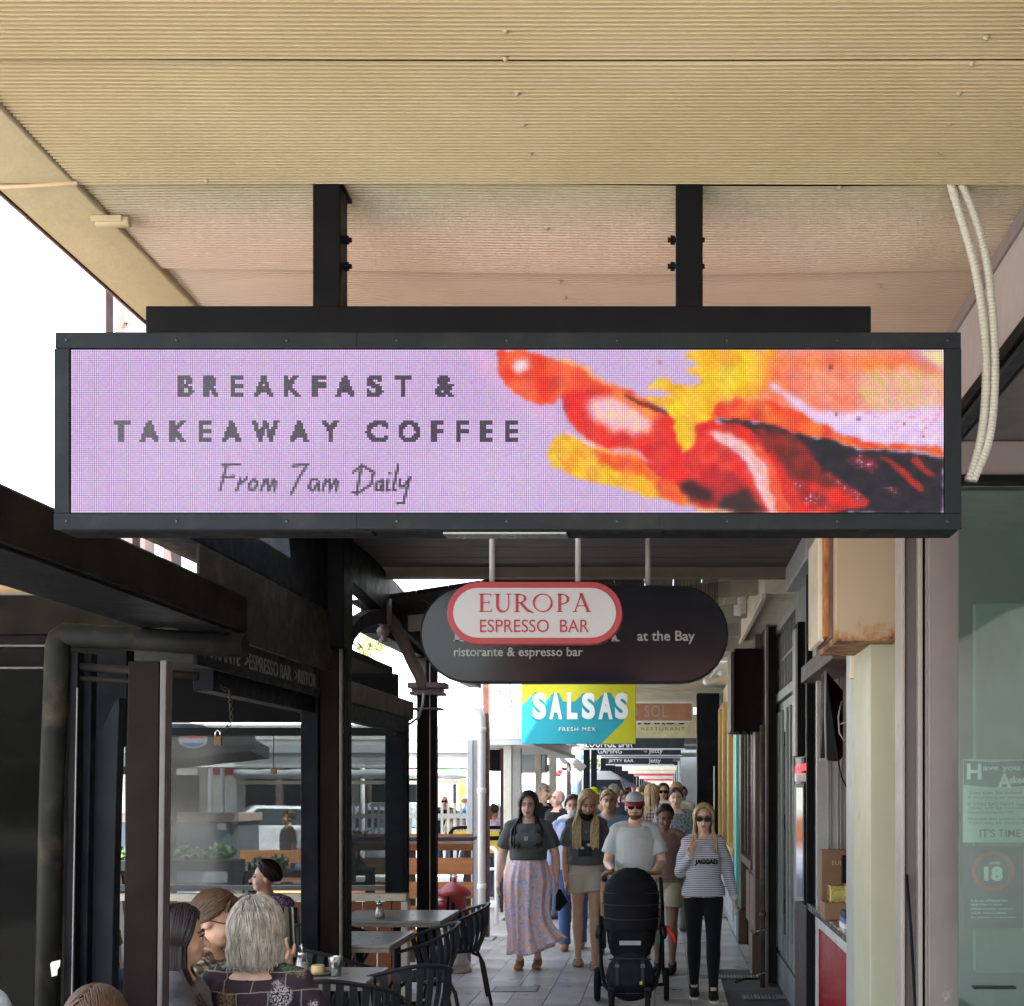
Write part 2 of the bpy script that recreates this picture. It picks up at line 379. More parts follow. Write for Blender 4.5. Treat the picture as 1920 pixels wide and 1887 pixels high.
bt = noise(n, l, v, 55, 5, .7); bn = n.new('ShaderNodeBump'); bn.inputs['Strength'].default_value = .12; bn.inputs['Distance'].default_value = .002; l.new(bt.outputs[0], bn.inputs['Height']); l.new(bn.outputs[0], b_.inputs['Normal'])
RIB = mc
mc2, n, l, b_ = nt('aged_ribbed_sheet')
v = coords(n, l); t1 = noise(n, l, v, 1.3, 5, .6); c = ramp(n, l, t1.outputs[0], [(.3, (.37,.285,.20)), (.5, (.43,.335,.245)), (.7, (.40,.335,.27))])
sy = n.new('ShaderNodeSeparateXYZ'); l.new(v, sy.inputs[0]); ns_ = noise(n, l, coords(n, l, (1.5,4,1)), 3, 8, .7)
a1 = n.new('ShaderNodeMath'); a1.operation = 'MULTIPLY_ADD'; a1.inputs[1].default_value = -.30; l.new(ns_.outputs[0], a1.inputs[0]); l.new(sy.outputs[1], a1.inputs[2])
stn = ramp(n, l, a1.outputs[0], [(.30, (.8,.8,.8)), (.40, (.5,.5,.5)), (.60, (0,0,0))]); c = mixc(n, l, stn, c, (.27,.235,.125))
pv = noise(n, l, coords(n, l, (5,30,1)), 2.2, 4, .6); pm = ramp(n, l, pv.outputs[0], [(.64, (0,0,0)), (.66, (.5,.5,.5))]); pz = ramp(n, l, sy.outputs[1], [(.55, (0,0,0)), (.65, (1,1,1)), (.95, (1,1,1)), (1.0, (0,0,0))])
c = mixc(n, l, mixc(n, l, 1., pm, pz, 'MULTIPLY'), c, (.58,.47,.36))
l.new(c, b_.inputs['Base Color']); b_.inputs['Roughness'].default_value = .38
RIB2 = mc2
def gapf(x, y0):
    if y0 == 2.86: return .003+.011*max(0, min(1, (.3-x)/1.3))
    if y0 == 3.45: return .013+.009*math.sin(x*2.6+.8)
    return 0
def sheet(y0, y1, xa, xb, z, tiltfun, nx=24):
    b = B(); p = .0158; k0 = int(math.floor(y0/p)); k1 = int(math.ceil(y1/p)); prof_ = [(0,0),(.50,0),(.60,1),(.82,1),(.92,0)]
    yr = [((k+a_)*p, r_) for k in range(k0, k1) for a_, r_ in prof_ if y0 <= (k+a_)*p <= y1]; m = len(yr)-1
    xs = [xa+(xb-xa)*i/nx for i in range(nx+1)]
    for y, r in yr:
        for x in xs: b.v.append((x, y+gapf(x, y0)*(1-(y-y0)/(y1-y0)), z-r*(.0078 if y0 < 3.4 else .0038)+tiltfun(x, y)))
    k = nx+1
    for i in range(m):
        for j in range(nx): b.f.append((i*k+j, i*k+j+1, (i+1)*k+j+1, (i+1)*k+j)); b.sm.append(False)
    return b
seams = [-2.0,-1.2,-.4,.6,1.35,2.08,2.86,3.45,3.99,4.6,5.2,5.8,6.4,7.0]
for i in range(len(seams)-1):
    y0, y1 = seams[i], seams[i+1]
    if y0 < .5: xx = (-1.585, 1.0, 30)
    else: xx = (-1.585, 1.0, 30)
    def tf(x, y, y0=y0, y1=y1, i=i):
        s = (y-y0)/(y1-y0)
        z = .0015*math.sin(x*2.3+i)*math.sin(y*3)
        if y0 == 2.86: z += -.012*max(0, 1-s*2.0)*max(0, min(1, (.0-x)/1.6))*0 + .010*max(0, min(1, (.2-x)/1.5))*(1-s)**2
        if y0 == 3.45: z += -.022*math.exp(-((s-.95)/.35)**2)*math.exp(-((x+.1)/1.1)**2)
        if y0 == 3.99: z += .012*math.exp(-(s/.3)**2)*math.exp(-((x+.1)/1.2)**2)+.012*max(0, (-x-.7))*(1-s)
        return z
    b = sheet(y0, y1+(.02 if y1 not in (2.86,3.45) else -.001), xx[0], xx[1], CZ+.0035*(i % 2)+.001, tf, xx[2])
    b.obj('ceiling_sheet', RIB if y0 < 3.4 else RIB2, can)
for y in (2.86, 3.45): box('seam_shade', BLACK, can, -1.57, .99, y-.05, y+.06, CZ+.012, CZ+.03, .002)  # black strips put above the open seams as painted shade
# roof above the sheets and the flat edge band
box('roof', M('zinc_roof', (.3,.3,.29), .6), can, -1.8, 1.05, -2.0, 7.0, CZ+.09, CZ+.12)
EB = M('edge_band_cream', (.40,.33,.20), .55, var=.06, bump=.35, bs=40, dirt=(.36,.28,.18), dirt_amt=.4)
for (y0, y1) in ((-2.0,3.43),(3.44,7.0)):
    box('edge_band', EB, can, -1.81, -1.588, y0, y1, CZ-.012, CZ+.1, .006)
box('edge_lip', M('maroon_lip', (.12,.05,.05), .5), can, -1.822, -1.812, -2.0, 7.0, CZ-.016, CZ+.12, .002)
b = B().caps([(-1.58,3.42,CZ-.014),(-1.70,3.43,CZ-.016),(-1.8,3.44,CZ-.015)], .006, 6); b.obj('weld_seam', M('rusty_seam', (.45,.33,.2), .8, bump=.5), can)
# bracket on the edge band
b = B().box(-1.63,-1.54,3.61,3.66,CZ-.03,CZ-.012); b.tube([(-1.62,3.63,CZ-.024),(-1.525,3.63,CZ-.024)], .016, 10); b.obj('light_bracket', EB, can, .003)
# roofing screws
sc = B().lathe((0,0,0), [(.0001,-.008),(.004,-.008),(.0045,-.004),(.008,-.003),(.008,0)], 8).mesh('screw')
for (x, y) in [(948,55),(948,108),(970,172),(982,231),(995,285),(1850,68),(1823,117),(1799,172),(1780,229),(1764,283),(1025,427),(1028,459),(1034,498),(1050,527),(1059,557),(1574,350),(1650,535),(388,336)]:
    Y = 1.63*F/(VY-y); piece('screw', sc, M('screw_metal', (.34,.28,.17), .5, .2), can, (PX(x, Y), Y, CZ-.001))

# ------------------------------------------------------------ second veranda, dark lining
V2 = thing('veranda', 'dark brown lined veranda ceiling beyond the screen sign, carried by black and brown posts', 'veranda', (0,8.2,3.38))
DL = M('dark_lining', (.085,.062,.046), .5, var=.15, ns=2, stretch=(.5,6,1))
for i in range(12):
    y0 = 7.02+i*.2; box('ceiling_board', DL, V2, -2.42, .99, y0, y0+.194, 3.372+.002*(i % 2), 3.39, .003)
box('end_beam', M('brown_beam', (.16,.125,.095), .5), V2, -2.42, 1.0, 9.40, 9.52, 3.30, 3.44, .006)
box('beam_trim', CREAMD, V2, -2.42, 1.0, 9.375, 9.398, 3.385, 3.40, .002)
box('kerb_beam', NAVY, V2, -2.32, -2.10, 5.3, 8.0, 2.85, 3.36, .01)
box('fascia_board', M('grey_fascia', (.028,.027,.026), .6, dirt=(.1,.09,.08)), V2, -2.10, -2.085, 5.7, 7.95, 2.47, 2.84, .004)
box('roof', M('zinc_roof', (.3,.3,.29), .6), V2, -2.5, 1.05, 7.0, 9.5, 3.46, 3.49)
lb = box('lettering_board', BLACK, V2, -2.115, -2.095, 5.7, 7.7, 2.30, 2.465, .003)
text('lettering', 'TORANTE  >ESPRESSO BAR  >RISTOR', M('faded_letters', (.09,.09,.09), .6), lb, ((-2.095,0,0),(0,1,0),(0,0,1),(1,0,0)), 5.76, 7.62, 2.345, 2.425, bold=.01)
# posts along the kerb
def post(name, label, Y, x0, x1, z1, strips, grp='veranda posts along the kerb'):
    t = thing(name, label, 'post', (-2.1, Y, 0), group=grp)
    for (nm, a_, b_, y_, mt) in strips:
        box(nm, mt, t, a_, b_, Y+y_, Y+.12, 0, z1, .008)
    return t
X = lambda px: PX(px, 8.0)
p1 = post('veranda_post', 'thick dark veranda post with a pale edge strip, rising behind the grey haired woman', 8.0, 0, 0, 3.2,
     [('face', X(565), X(598), -.02, NAVY), ('core', X(599), X(634), 0, BROWNP), ('edge_strip', X(636), X(642), -.01, M('dim_strip', (.13,.12,.10), .5)), ('return', X(643.5), X(651), .02, BLACK)])
b = B().box(X(583), X(652), 7.9, 8.14, 2.62, 3.35); b.obj('post_head', BLACK, p1, .01)
X = lambda px: PX(px, 11.3)
p2 = post('veranda_post', 'brown veranda post with a moulded capital, at the right end of the dining terrace', 11.3, 0, 0, 2.9,
     [('core', X(781), X(805), 0, BROWNP), ('edge_strip', X(804.5), X(806.5), .002, CREAMD), ('face', X(806.7), X(817), 0, BROWNP)])
for (z0, z1, w) in ((2.57,2.60,.07),(2.60,2.63,.05),(2.63,2.68,.09),(2.44,2.46,.05)):
    box('moulding', M('mauve_brown_paint', (.13,.085,.08), .5), p2, X(781)-w*.8, X(817)+w, 11.3-w*.6, 11.44+w*.3, z0, z1, .006)
box('shaft_top', M('mauve_brown_paint', (.13,.085,.08), .5), p2, X(781), X(800), 11.29, 11.43, 2.68, 3.2, .006)
b = B(); b.tube([P(795,1300,11.2),P(793,1322,11.2),P(785,1345,11.2),P(768,1358,11.2),P(745,1362,11.2),P(722,1352,11.2)], .012, 8); tag(b.obj('hanging_cable', M('pale_cable', (.3,.28,.27), .6), None), 'thin cable sagging from the brown veranda post to the end of the blind box', 'cable')
p3 = thing('veranda_post', 'slim maroon veranda post behind a white downpipe, left of the floral skirt', 'post', (-2.06,14.8,0), group='veranda posts along the kerb')
X = lambda px: PX(px, 14.8)
MAR = M('maroon_brown_paint', (.17,.07,.055), .5, dirt=(.35,.3,.27))
box('shaft', MAR, p3, X(905), X(916), 14.8, 14.92, 0, 3.05, .005)
box('shoe', M('cement', (.42,.41,.4), .8), p3, X(876), X(928), 14.62, 14.95, 0, .03, .008)
dp = B(); PV = M('white_pipe', (.74,.73,.70), .4, var=.06)
dp.tube([(X(880),14.74,PZ(1330,14.74)),(X(893),14.74,PZ(1330,14.74)),(X(901),14.74,PZ(1334,14.74)),(X(904.5),14.74,PZ(1345,14.74)),(X(904.5),14.74,.03)], .044, 14)
q = thing('downpipe', 'white plastic downpipe with an elbow at the top, fixed to the slim maroon post', 'downpipe', (X(904),14.74,0))
dp.obj('pipe', PV, q)
cl = B().lathe((0,0,0), [(.05,-.03),(.053,-.02),(.053,.02),(.05,.03)], 14).mesh('collar')
for z in (.62, 1.72, 2.42): piece('collar', cl, PV, q, (X(904.5),14.74,z))
# arch brackets and pendant between post 1 and post 2
V3 = thing('bracket_arch', 'dark timber arch brackets with a turned pendant between two veranda posts', 'arch', (-2.1,9.4,2.9))
def beamline(pts, w, h, mat, name, par, xo=-2.1):
    b = B()
    for (y0, z0), (y1, z1) in zip(pts[:-1], pts[1:]):
        b.hexa([(xo-w/2,y0,z0-h/2),(xo+w/2,y0,z0-h/2),(xo+w/2,y1,z1-h/2),(xo-w/2,y1,z1-h/2),(xo-w/2,y0,z0+h/2),(xo+w/2,y0,z0+h/2),(xo+w/2,y1,z1+h/2),(xo-w/2,y1,z1+h/2)])
    return b.obj(name, mat, par, .003)
def xz(px, py, X0=-2.1):
    Y = -X0*F/(VX-px); return (Y, PZ(py, Y))
beamline([(8.1,3.28),(11.3,3.06)], .10, .30, BLACK, 'lintel', V3, -2.12)
beamline([xz(649,1205),xz(655,1186),xz(668,1170),xz(685,1160),xz(703,1156),xz(718,1158)], .07, .10, BROWNP, 'bracket', V3)
beamline([xz(728,1160),xz(742,1178),xz(757,1205),xz(770,1235),xz(784,1262),xz(792,1285)], .07, .09, M('mauve_brown_paint', (.13,.085,.08), .5), 'bracket', V3)
pn = Vector((-2.1, *xz(719,1190)))
B().lathe((pn.x, pn.y, pn.z), [(.02,-.06),(.034,-.04),(.012,-.02),(.04,0),(.052,.025),(.04,.05),(.02,.06),(.045,.075),(.062,.09),(.062,.26)], 12).obj('pendant', M('mauve_brown_paint', (.13,.085,.08), .5), V3)
# third veranda, pitched with pale rafters and reed lining
V4 = thing('pitched_veranda', 'pitched veranda roof with dark boards, pale rafters and reed screening behind the oval sign', 'veranda', (0,12,3.3))
for i in range(14):
    x0 = -2.35+i*.24; YE = 17.1 if x0 > -1.2 else 14.6  # right-hand boards run on out of view to shade the SALSAS sign
    z = lambda x: 3.12+.155*(x+2.35) if x < 0 else 3.484
    b = B().hexa([(x0,9.53,z(x0)),(x0+.232,9.53,z(x0+.232)),(x0+.232,YE,z(x0+.232)),(x0,YE,z(x0)),(x0,9.53,z(x0)+.03),(x0+.232,9.53,z(x0+.232)+.03),(x0+.232,YE,z(x0+.232)+.03),(x0,YE,z(x0)+.03)])
    b.obj('roof_board', M('dark_board', (.03,.026,.022), .7) if i < 9 else M('khaki_board', (.30,.27,.2), .6), V4)
for y in (10.2, 11.6, 13.0, 14.4):
    b = B().hexa([(-2.3,y,2.98),(1.0,y,3.33),(1.0,y+.08,3.33),(-2.3,y+.08,2.98),(-2.3,y,3.10),(1.0,y,3.46),(1.0,y+.08,3.46),(-2.3,y+.08,3.10)])
    b.obj('rafter', M('pale_rafter', (.34,.30,.23), .6), V4, .004)
box('kerb_beam', BLACK, V4, -2.28, -2.14, 9.5, 14.7, 2.9, 3.1, .005)
b = B()
for i in range(190):
    x = -1.35+i*.0092; y = 10.0+random.uniform(-.01,.01)
    b.tube([(x,y,3.38),(x+random.uniform(-.006,.006),y,3.20+random.uniform(-.03,.0))], .0035, 3, smooth=False)
tag(b.obj('reed_fringe', M('reed', (.10,.075,.05), .8), V4), kind='stuff')
# ------------------------------------------------------------ far verandas along the street
def far_veranda(Y0, Y1, label, zb, zt, x0, x1, mat, trim, texts=(), posts=None, post_mat=NAVY):
    t = thing('veranda', label, 'veranda', (x0, Y0, 0), group=None)
    box('fascia', mat, t, x0, x1, Y0, Y0+.06, zb+.03, zt, .003)
    box('fascia_trim', trim, t, x0-.03, x1+.03, Y0-.01, Y0+.07, zb, zb+.03, .002)
    box('roof', M('far_roof_lining', (.10,.095,.085), .7), t, -1.9, .9, Y0+.06, Y1, zt-.02, zt+.05)
    for (py, pm) in posts or []:
        box('post', pm, t, -1.86, -1.72, py, py+.14, 0, zt, .004)
    for (s, a_, b_, c_, d_, mt) in texts:
        tpx('lettering', s, mt, t, Y0-.005, a_, b_, c_, d_, bold=.012)
    return t
WT = M('sign_white', (.38,.38,.38), .5, var=.02); CRT = M('cream_lining', (.66,.60,.45), .55)
t = far_veranda(17.2, 26.5, 'veranda with a cream boarded ceiling over the hanging shop signs', 3.34, 3.46, -2.1, 1.0, CRT, WHITE)
for i in range(18): box('ceiling_board', CRT, t, -2.1, .99, 17.3+i*.5, 17.79+i*.5, 3.40+.004*(i % 2), 3.42, .003)
far_veranda(28, 31.6, 'black fascia lettered LOUNGE BAR under a white trimmed veranda edge', 2.59, 2.86, -1.87, .36, CHAR, WT, [('LOUNGE BAR',1098,1186,1383,1402,WT)], [(28.2,NAVY)])
far_veranda(32, 35, 'black fascia lettered GAMING, second of the dark veranda edges', 2.55, 2.82, -1.87, .33, CHAR, WT, [('GAMING',1121,1166,1404,1413.5,WT),('Jetty',1216,1243,1403,1415,WT),('THE',1207,1213,1408,1411,WT)], [(31,NAVY)])
far_veranda(35.3, 37.6, 'narrow black veranda edge between the GAMING and JETTY BAR fascias', 2.58, 2.68, -1.85, .4, CHAR, WT, [], [(35.4,NAVY)])
far_veranda(38, 43, 'black fascia lettered JETTY BAR, third of the dark veranda edges', 2.43, 2.66, -1.85, .16, CHAR, WT, [('JETTY BAR',1141,1188,1424,1431,WT),('Jetty',1216,1239,1422,1433,WT)], [(38.1,NAVY),(40,NAVY),(42,NAVY)])
cl_ = [(45,2.52,BLACK,WT,'black veranda edge just beyond the JETTY BAR fascia'),(52,2.45,CRT,WT,'cream veranda edge beyond the purple umbrella'),(60,2.42,CRT,WT,'second cream veranda edge, farther than the purple umbrella'),(70,2.4,M('red_fascia',(.45,.03,.04),.5),WT,'red veranda edge far down the street'),(84,2.35,M('grey_fascia2',(.4,.38,.36),.5),WT,'grey veranda edge beyond the red one'),(100,2.3,M('red_fascia',(.45,.03,.04),.5),WT,'farthest red veranda edge at the end of the arcade'),(120,2.3,CRT,WT,'farthest pale veranda edge at the vanishing point')]
for k, (Y, zb, m1, m2_, lab) in enumerate(cl_):
    Yn = cl_[k+1][0]-.5 if k+1 < len(cl_) else 135
    far_veranda(Y, Yn, lab, zb, zb+.4, -1.9, .35, m1, m2_, [], [(Y+.2,NAVY),((Y+Yn)/2,NAVY)])
# ------------------------------------------------------------ LED screen sign
LY = 3.43
led = thing('screen_sign', 'wide LED screen sign advertising breakfast and takeaway coffee, hung on two black posts', 'sign', (PX(952,LY), LY, 2.45))
X = lambda px: PX(px, LY); Z = lambda py: PZ(py, LY)
for nm, a_, b_, c_, d_ in (('housing_top',103,1802,623,653),('housing_bottom',100,1803,963,993),('housing_left',101,130,653.5,962.5),('housing_right',1772,1803,653.5,962.5)):
    box(nm, CHAR, led, X(a_), X(b_), LY, LY+.012, Z(d_), Z(c_), .002)
box('housing', CHAR, led, X(101)+.001, X(1802)-.001, LY+.012, LY+.10, Z(992), Z(624), .003)
box('underside', BLACK, led, X(112), X(1795), LY+.002, LY+.098, Z(992)-.006, Z(992)-.0005, .001)
scm = B().lathe((0,0,0), [(.0045,0),(.004,.0025),(.0012,.003)], 8).mesh('frame_screw')
for k in range(9):
    for yy in (638.5, 977.5): piece('frame_screw', scm, M('screw_dark', (.07,.07,.07), .3, .8), led, (X(125+k*206.5), LY-.0002, Z(yy)), (PI/2,0,0))
for xx in (668, 1236): box('frame_seam', BLACK, led, X(xx), X(xx)+.0012, LY-.0006, LY-.0001, Z(992), Z(963.5), 0); box('frame_seam', BLACK, led, X(xx), X(xx)+.0012, LY-.0006, LY-.0001, Z(652.5), Z(623.5), 0)
# pixels
NXL, NYL = 410, 76
px0, px1, py0, py1 = 132., 1770., 655., 961.
gx, gy = np.meshgrid(px0+(np.arange(NXL)+.5)*(px1-px0)/NXL, py0+(np.arange(NYL)+.5)*(py1-py0)/NYL)
def snoise(x, y, s, seed=0):
    r = np.random.RandomState(seed); o = np.zeros_like(x)
    for k in range(7):
        a_, b_, p_ = r.uniform(-1,1), r.uniform(-1,1), r.uniform(0,6.3)
        o += np.sin((x*a_+y*b_)/s*2*PI+p_+1.5*np.sin((x*b_-y*a_)/s*3+p_*2))
    return o/3.5
def inpoly(poly, x, y, jit=5, sc=34, seed=1):
    jit = jit*.8
    x = x+snoise(x, y, sc, seed)*jit; y = y+snoise(x, y, sc, seed+9)*jit
    c = np.zeros(x.shape, bool); n_ = len(poly); j = n_-1
    for i in range(n_):
        xi, yi = poly[i]; xj, yj = poly[j]
        c ^= ((yi > y) != (yj > y)) & (x < (xj-xi)*(y-yi)/((yj-yi)+1e-9)+xi); j = i
    return c
def soft(poly, jit=5, seed=1, w=6):
    a_ = np.zeros(gx.shape)
    for dx, dy in ((0,0),(w,0),(-w,0),(0,w),(0,-w),(w/2,w/2),(-w/2,-w/2),(w/2,-w/2),(-w/2,w/2)): a_ += inpoly(poly, gx+dx, gy+dy, jit, 34, seed)
    return a_/9
img = np.zeros((NYL, NXL, 3)); img[:] = (.755,.65,.81)
img += snoise(gx, gy, 300, 3)[..., None]*np.array((.012,.02,.012))
lay = lambda c, a_: img.__setitem__(slice(None), img*(1-a_[..., None])+np.array(c)*a_[..., None])
def mott(c1, c2, s, seed, a_):
    t = np.clip(.5+.6*snoise(gx, gy, s, seed), 0, 1)[..., None]; col = np.array(c1)*(1-t)+np.array(c2)*t
    img[:] = img*(1-a_[..., None])+col*a_[..., None]
LP = lambda pts: [(880+u*.414, 650+v*.414) for u, v in pts]
RP = lambda pts: [(1320+u*.414, 650+v*.414) for u, v in pts]
def sm(poly, w=5, jit=3, seed=1):
    """soft-edged region: averaged over a wide pattern of offsets"""
    a_ = np.zeros(gx.shape); k = 0
    for r_ in (0, .4, .8, 1.2):
        for q in range(1 if r_ == 0 else 10):
            a_ += inpoly(poly, gx+w*r_*math.cos(q*.628+r_*3), gy+w*r_*math.sin(q*.628+r_*3), jit, 26, seed); k += 1
    return a_/k
lay((.90,.66,.82), sm(LP([(-60,10),(60,10),(160,60),(160,160),(260,260),(400,290),(430,380),(300,330),(150,200),(60,120)]), 16, 6, 2)*.45)
mott((.93,.52,.36),(.95,.66,.40), 40, 4, sm(LP([(400,40),(540,90),(580,150),(700,180),(760,240),(560,200),(420,90)]), 5, 5, 3))
mott((.86,.20,.12),(.93,.36,.20), 46, 5, sm(LP([(120,15),(260,15),(390,60),(520,110),(600,170),(700,200),(560,235),(450,210),(400,245),(330,268),(250,240),(170,180),(130,110)]), 3, 4, 4))
lay((.97,.80,.84), sm(LP([(205,65),(265,55),(270,100),(225,115),(195,95)]), 6, 2, 5))
mott((.88,.20,.12),(.84,.12,.14), 50, 6, sm(LP([(420,215),(480,190),(700,190),(920,310),(1010,330),(1115,295),(1115,735),(960,700),(900,640),(800,560),(700,490),(580,450),(470,370),(420,290)]), 3, 4, 6))
mott((.97,.74,.62),(.93,.68,.80), 26, 7, sm(LP([(545,235),(650,225),(760,270),(820,330),(830,385),(760,400),(660,385),(580,340),(530,280)]), 9, 6, 7))
mott((.96,.62,.25),(.95,.50,.20), 30, 8, sm(LP([(640,190),(700,195),(830,270),(900,300),(820,325),(740,260),(650,225)]), 6, 4, 8)*.8)
lay((.42,.14,.14), sm(LP([(700,210),(760,238),(850,272),(925,305),(930,325),(850,292),(770,262),(705,225)]), 1.5, 1.5, 9))
mott((.96,.80,.62),(.93,.66,.70), 20, 10, sm(LP([(440,375),(520,420),(620,455),(780,470),(830,530),(800,530),(740,490),(600,490),(500,455),(430,410)]), 4, 4, 10)*.85)
mott((.93,.74,.16),(.94,.60,.14), 60, 11, sm(LP([(390,400),(450,400),(560,460),(690,500),(760,500),(880,610),(940,690),(820,680),(640,630),(480,590),(380,540),(350,490)]), 3, 4, 11))
mott((.90,.30,.12),(.93,.42,.14), 36, 12, sm(LP([(540,465),(700,490),(770,520),(870,610),(800,590),(680,560),(600,530)]), 5, 4, 12))
mott((.95,.46,.16),(.92,.26,.12), 40, 13, sm(LP([(840,600),(930,600),(960,660),(1110,715),(1111,738),(960,712),(850,680)]), 4, 4, 13))
mott((.93,.76,.14),(.95,.66,.14), 70, 14, sm(LP([(1040,12),(1111,12),(1111,320),(1030,350),(1020,440),(975,475),(940,440),(925,330),(880,270),(790,235),(860,225),(920,215),(860,190),(800,195),(850,150),(900,125),(925,170),(1040,180),(1060,150),(985,100),(1050,85),(970,40)]), 3, 4, 14))
# right panel: yolk to peach, crumb, red rim, black plate, rasher with its pale fat
mott((.93,.77,.16),(.94,.64,.14), 70, 15, sm(RP([(-20,12),(330,12),(300,150),(250,240),(120,240),(20,300),(-20,330)]), 6, 4, 15))
mott((.95,.50,.22),(.94,.40,.24), 60, 16, sm(RP([(260,12),(930,12),(1085,110),(1085,250),(700,300),(420,300),(240,260),(290,120)]), 22, 8, 16))
mott((.93,.60,.50),(.90,.46,.42), 34, 17, sm(RP([(320,100),(560,70),(760,120),(1085,120),(1085,290),(600,300),(420,260)]), 16, 8, 17)*.8)
mott((.80,.74,.46),(.93,.66,.62), 22, 18, sm(RP([(700,125),(900,85),(1085,130),(1085,330),(880,320),(700,260)]), 10, 8, 18)*.85)
mott((.92,.80,.92),(.82,.74,.95), 24, 19, sm(RP([(290,160),(380,200),(520,290),(700,300),(860,290),(1085,270),(1085,445),(900,440),(700,430),(600,385),(480,330),(380,260)]), 6, 6, 19)*.9)
mott((.86,.45,.55),(.95,.80,.80), 13, 20, sm(RP([(700,280),(1085,120),(1085,430),(850,400)]), 10, 4, 20)*np.clip(snoise(gx, gy*1.5, 15, 20)-.1, 0, .8))
lay((.95,.88,.55), sm(RP([(980,20),(1085,15),(1085,100),(1040,70)]), 5, 2, 21)*.7)
mott((.88,.22,.12),(.93,.42,.18), 40, 22, sm(RP([(60,260),(150,235),(280,245),(380,275),(480,320),(560,360),(640,400),(720,430),(1085,452),(1085,500),(960,470),(720,465),(600,425),(450,400),(330,365),(190,335),(50,330),(20,310)]), 3, 4, 22))
mott((.15,.13,.17),(.10,.09,.12), 30, 23, sm(RP([(50,325),(190,332),(340,365),(450,400),(600,425),(700,465),(880,475),(960,485),(1085,500),(1085,752),(600,752),(300,600),(200,400)]), 2.5, 3, 23))
mott((.80,.14,.14),(.90,.26,.18), 34, 24, sm(RP([(-20,400),(60,420),(150,480),(230,580),(260,680),(300,752),(-20,752)]), 3, 3, 24))
mott((.62,.10,.16),(.74,.12,.12), 26, 25, sm(RP([(-20,520),(120,560),(210,610),(230,700),(60,740),(-20,740)]), 8, 6, 25)*.8)
lay((.20,.13,.13), sm(RP([(60,690),(200,640),(250,700),(290,752),(0,752),(60,740)]), 7, 5, 26))
lay((.22,.09,.10), sm(LP([(940,620),(1000,610),(1111,650),(1111,715),(1000,690)]), 7, 5, 27))
lay((.95,.72,.62), sm(RP([(-25,732),(90,735),(140,752),(-25,752)]), 3, 2, 28))
mott((.88,.16,.10),(.72,.14,.12), 36, 29, sm(RP([(20,345),(160,345),(210,370),(300,420),(420,450),(520,540),(600,600),(750,690),(735,730),(560,752),(310,752),(270,640),(200,500),(100,430)]), 3, 3, 29))
mott((.38,.12,.10),(.55,.14,.12), 30, 30, sm(RP([(210,360),(330,370),(430,410),(480,480),(540,560),(640,640),(560,640),(400,600),(330,500),(260,430)]), 6, 5, 30))
mott((.97,.70,.62),(.95,.80,.88), 18, 31, sm(RP([(0,385),(60,380),(140,400),(220,460),(290,550),(300,640),(340,752),(300,752),(245,640),(220,560),(150,470),(40,410)]), 4, 3, 31)*.9)
lay((.95,.42,.26), sm(RP([(180,420),(250,450),(330,560),(350,650),(400,752),(340,752),(300,650),(290,540)]), 4, 3, 32)*.7)
for pts_, sd_ in (([(400,600),(480,640),(570,700),(540,730),(450,700)],33),([(560,560),(620,600),(680,660),(740,690),(700,700),(600,620)],34),([(640,500),(730,485),(800,530),(770,560),(680,540)],35),([(820,640),(880,645),(870,665),(820,662)],36)):
    lay((.50,.12,.16), sm(RP(pts_), 5, 4, sd_)*.8); lay((.90,.70,.82), sm(RP(pts_), 5, 4, sd_)*np.clip(snoise(gx, gy, 9, sd_)*1.6-.35, 0, 1))
for pts_, sd_ in (([(790,490),(850,510),(930,570),(1005,640),(985,660),(920,610),(850,540)],37),([(960,490),(1000,540),(1060,580),(1020,585),(930,520)],38)): lay((.66,.15,.12), sm(RP(pts_), 3, 3, sd_))
for cx_, cy_, r_ in ((574,92,9),(600,305,6),(700,326,7),(910,350,5),(995,405,6),(290,472,8)): lay((.30,.14,.16), np.clip(1.6-np.hypot(gx-(1320+cx_*.414), gy-(650+cy_*.414))/(r_*.414), 0, 1)*.85)
lay((.80,.28,.36), np.clip(1.6-np.hypot(gx-(880+863*.414), gy-(650+70*.414))/3.2, 0, 1)*.8)
food = np.clip((gx-900)/120, 0, 1)[..., None]
def blur(a_):
    p = np.pad(a_, ((1,1),(1,1),(0,0)), 'edge'); return (p[1:-1,1:-1]*4+p[:-2,1:-1]*2+p[2:,1:-1]*2+p[1:-1,:-2]*2+p[1:-1,2:]*2+p[:-2,:-2]+p[2:,2:]+p[:-2,2:]+p[2:,:-2])/16
bl_ = blur(img); img = img*(1-food*.6)+bl_*food*.6
sat = np.clip((img.max(-1)-img.min(-1))*2-.3, 0, 1)[..., None]*food
img = img*(1+sat*(.05*snoise(gx, gy*1.3, 60, 41)+.04*snoise(gx, gy, 20, 42)+.02*snoise(gx+gy*.7, gy, 9, 43))[..., None])
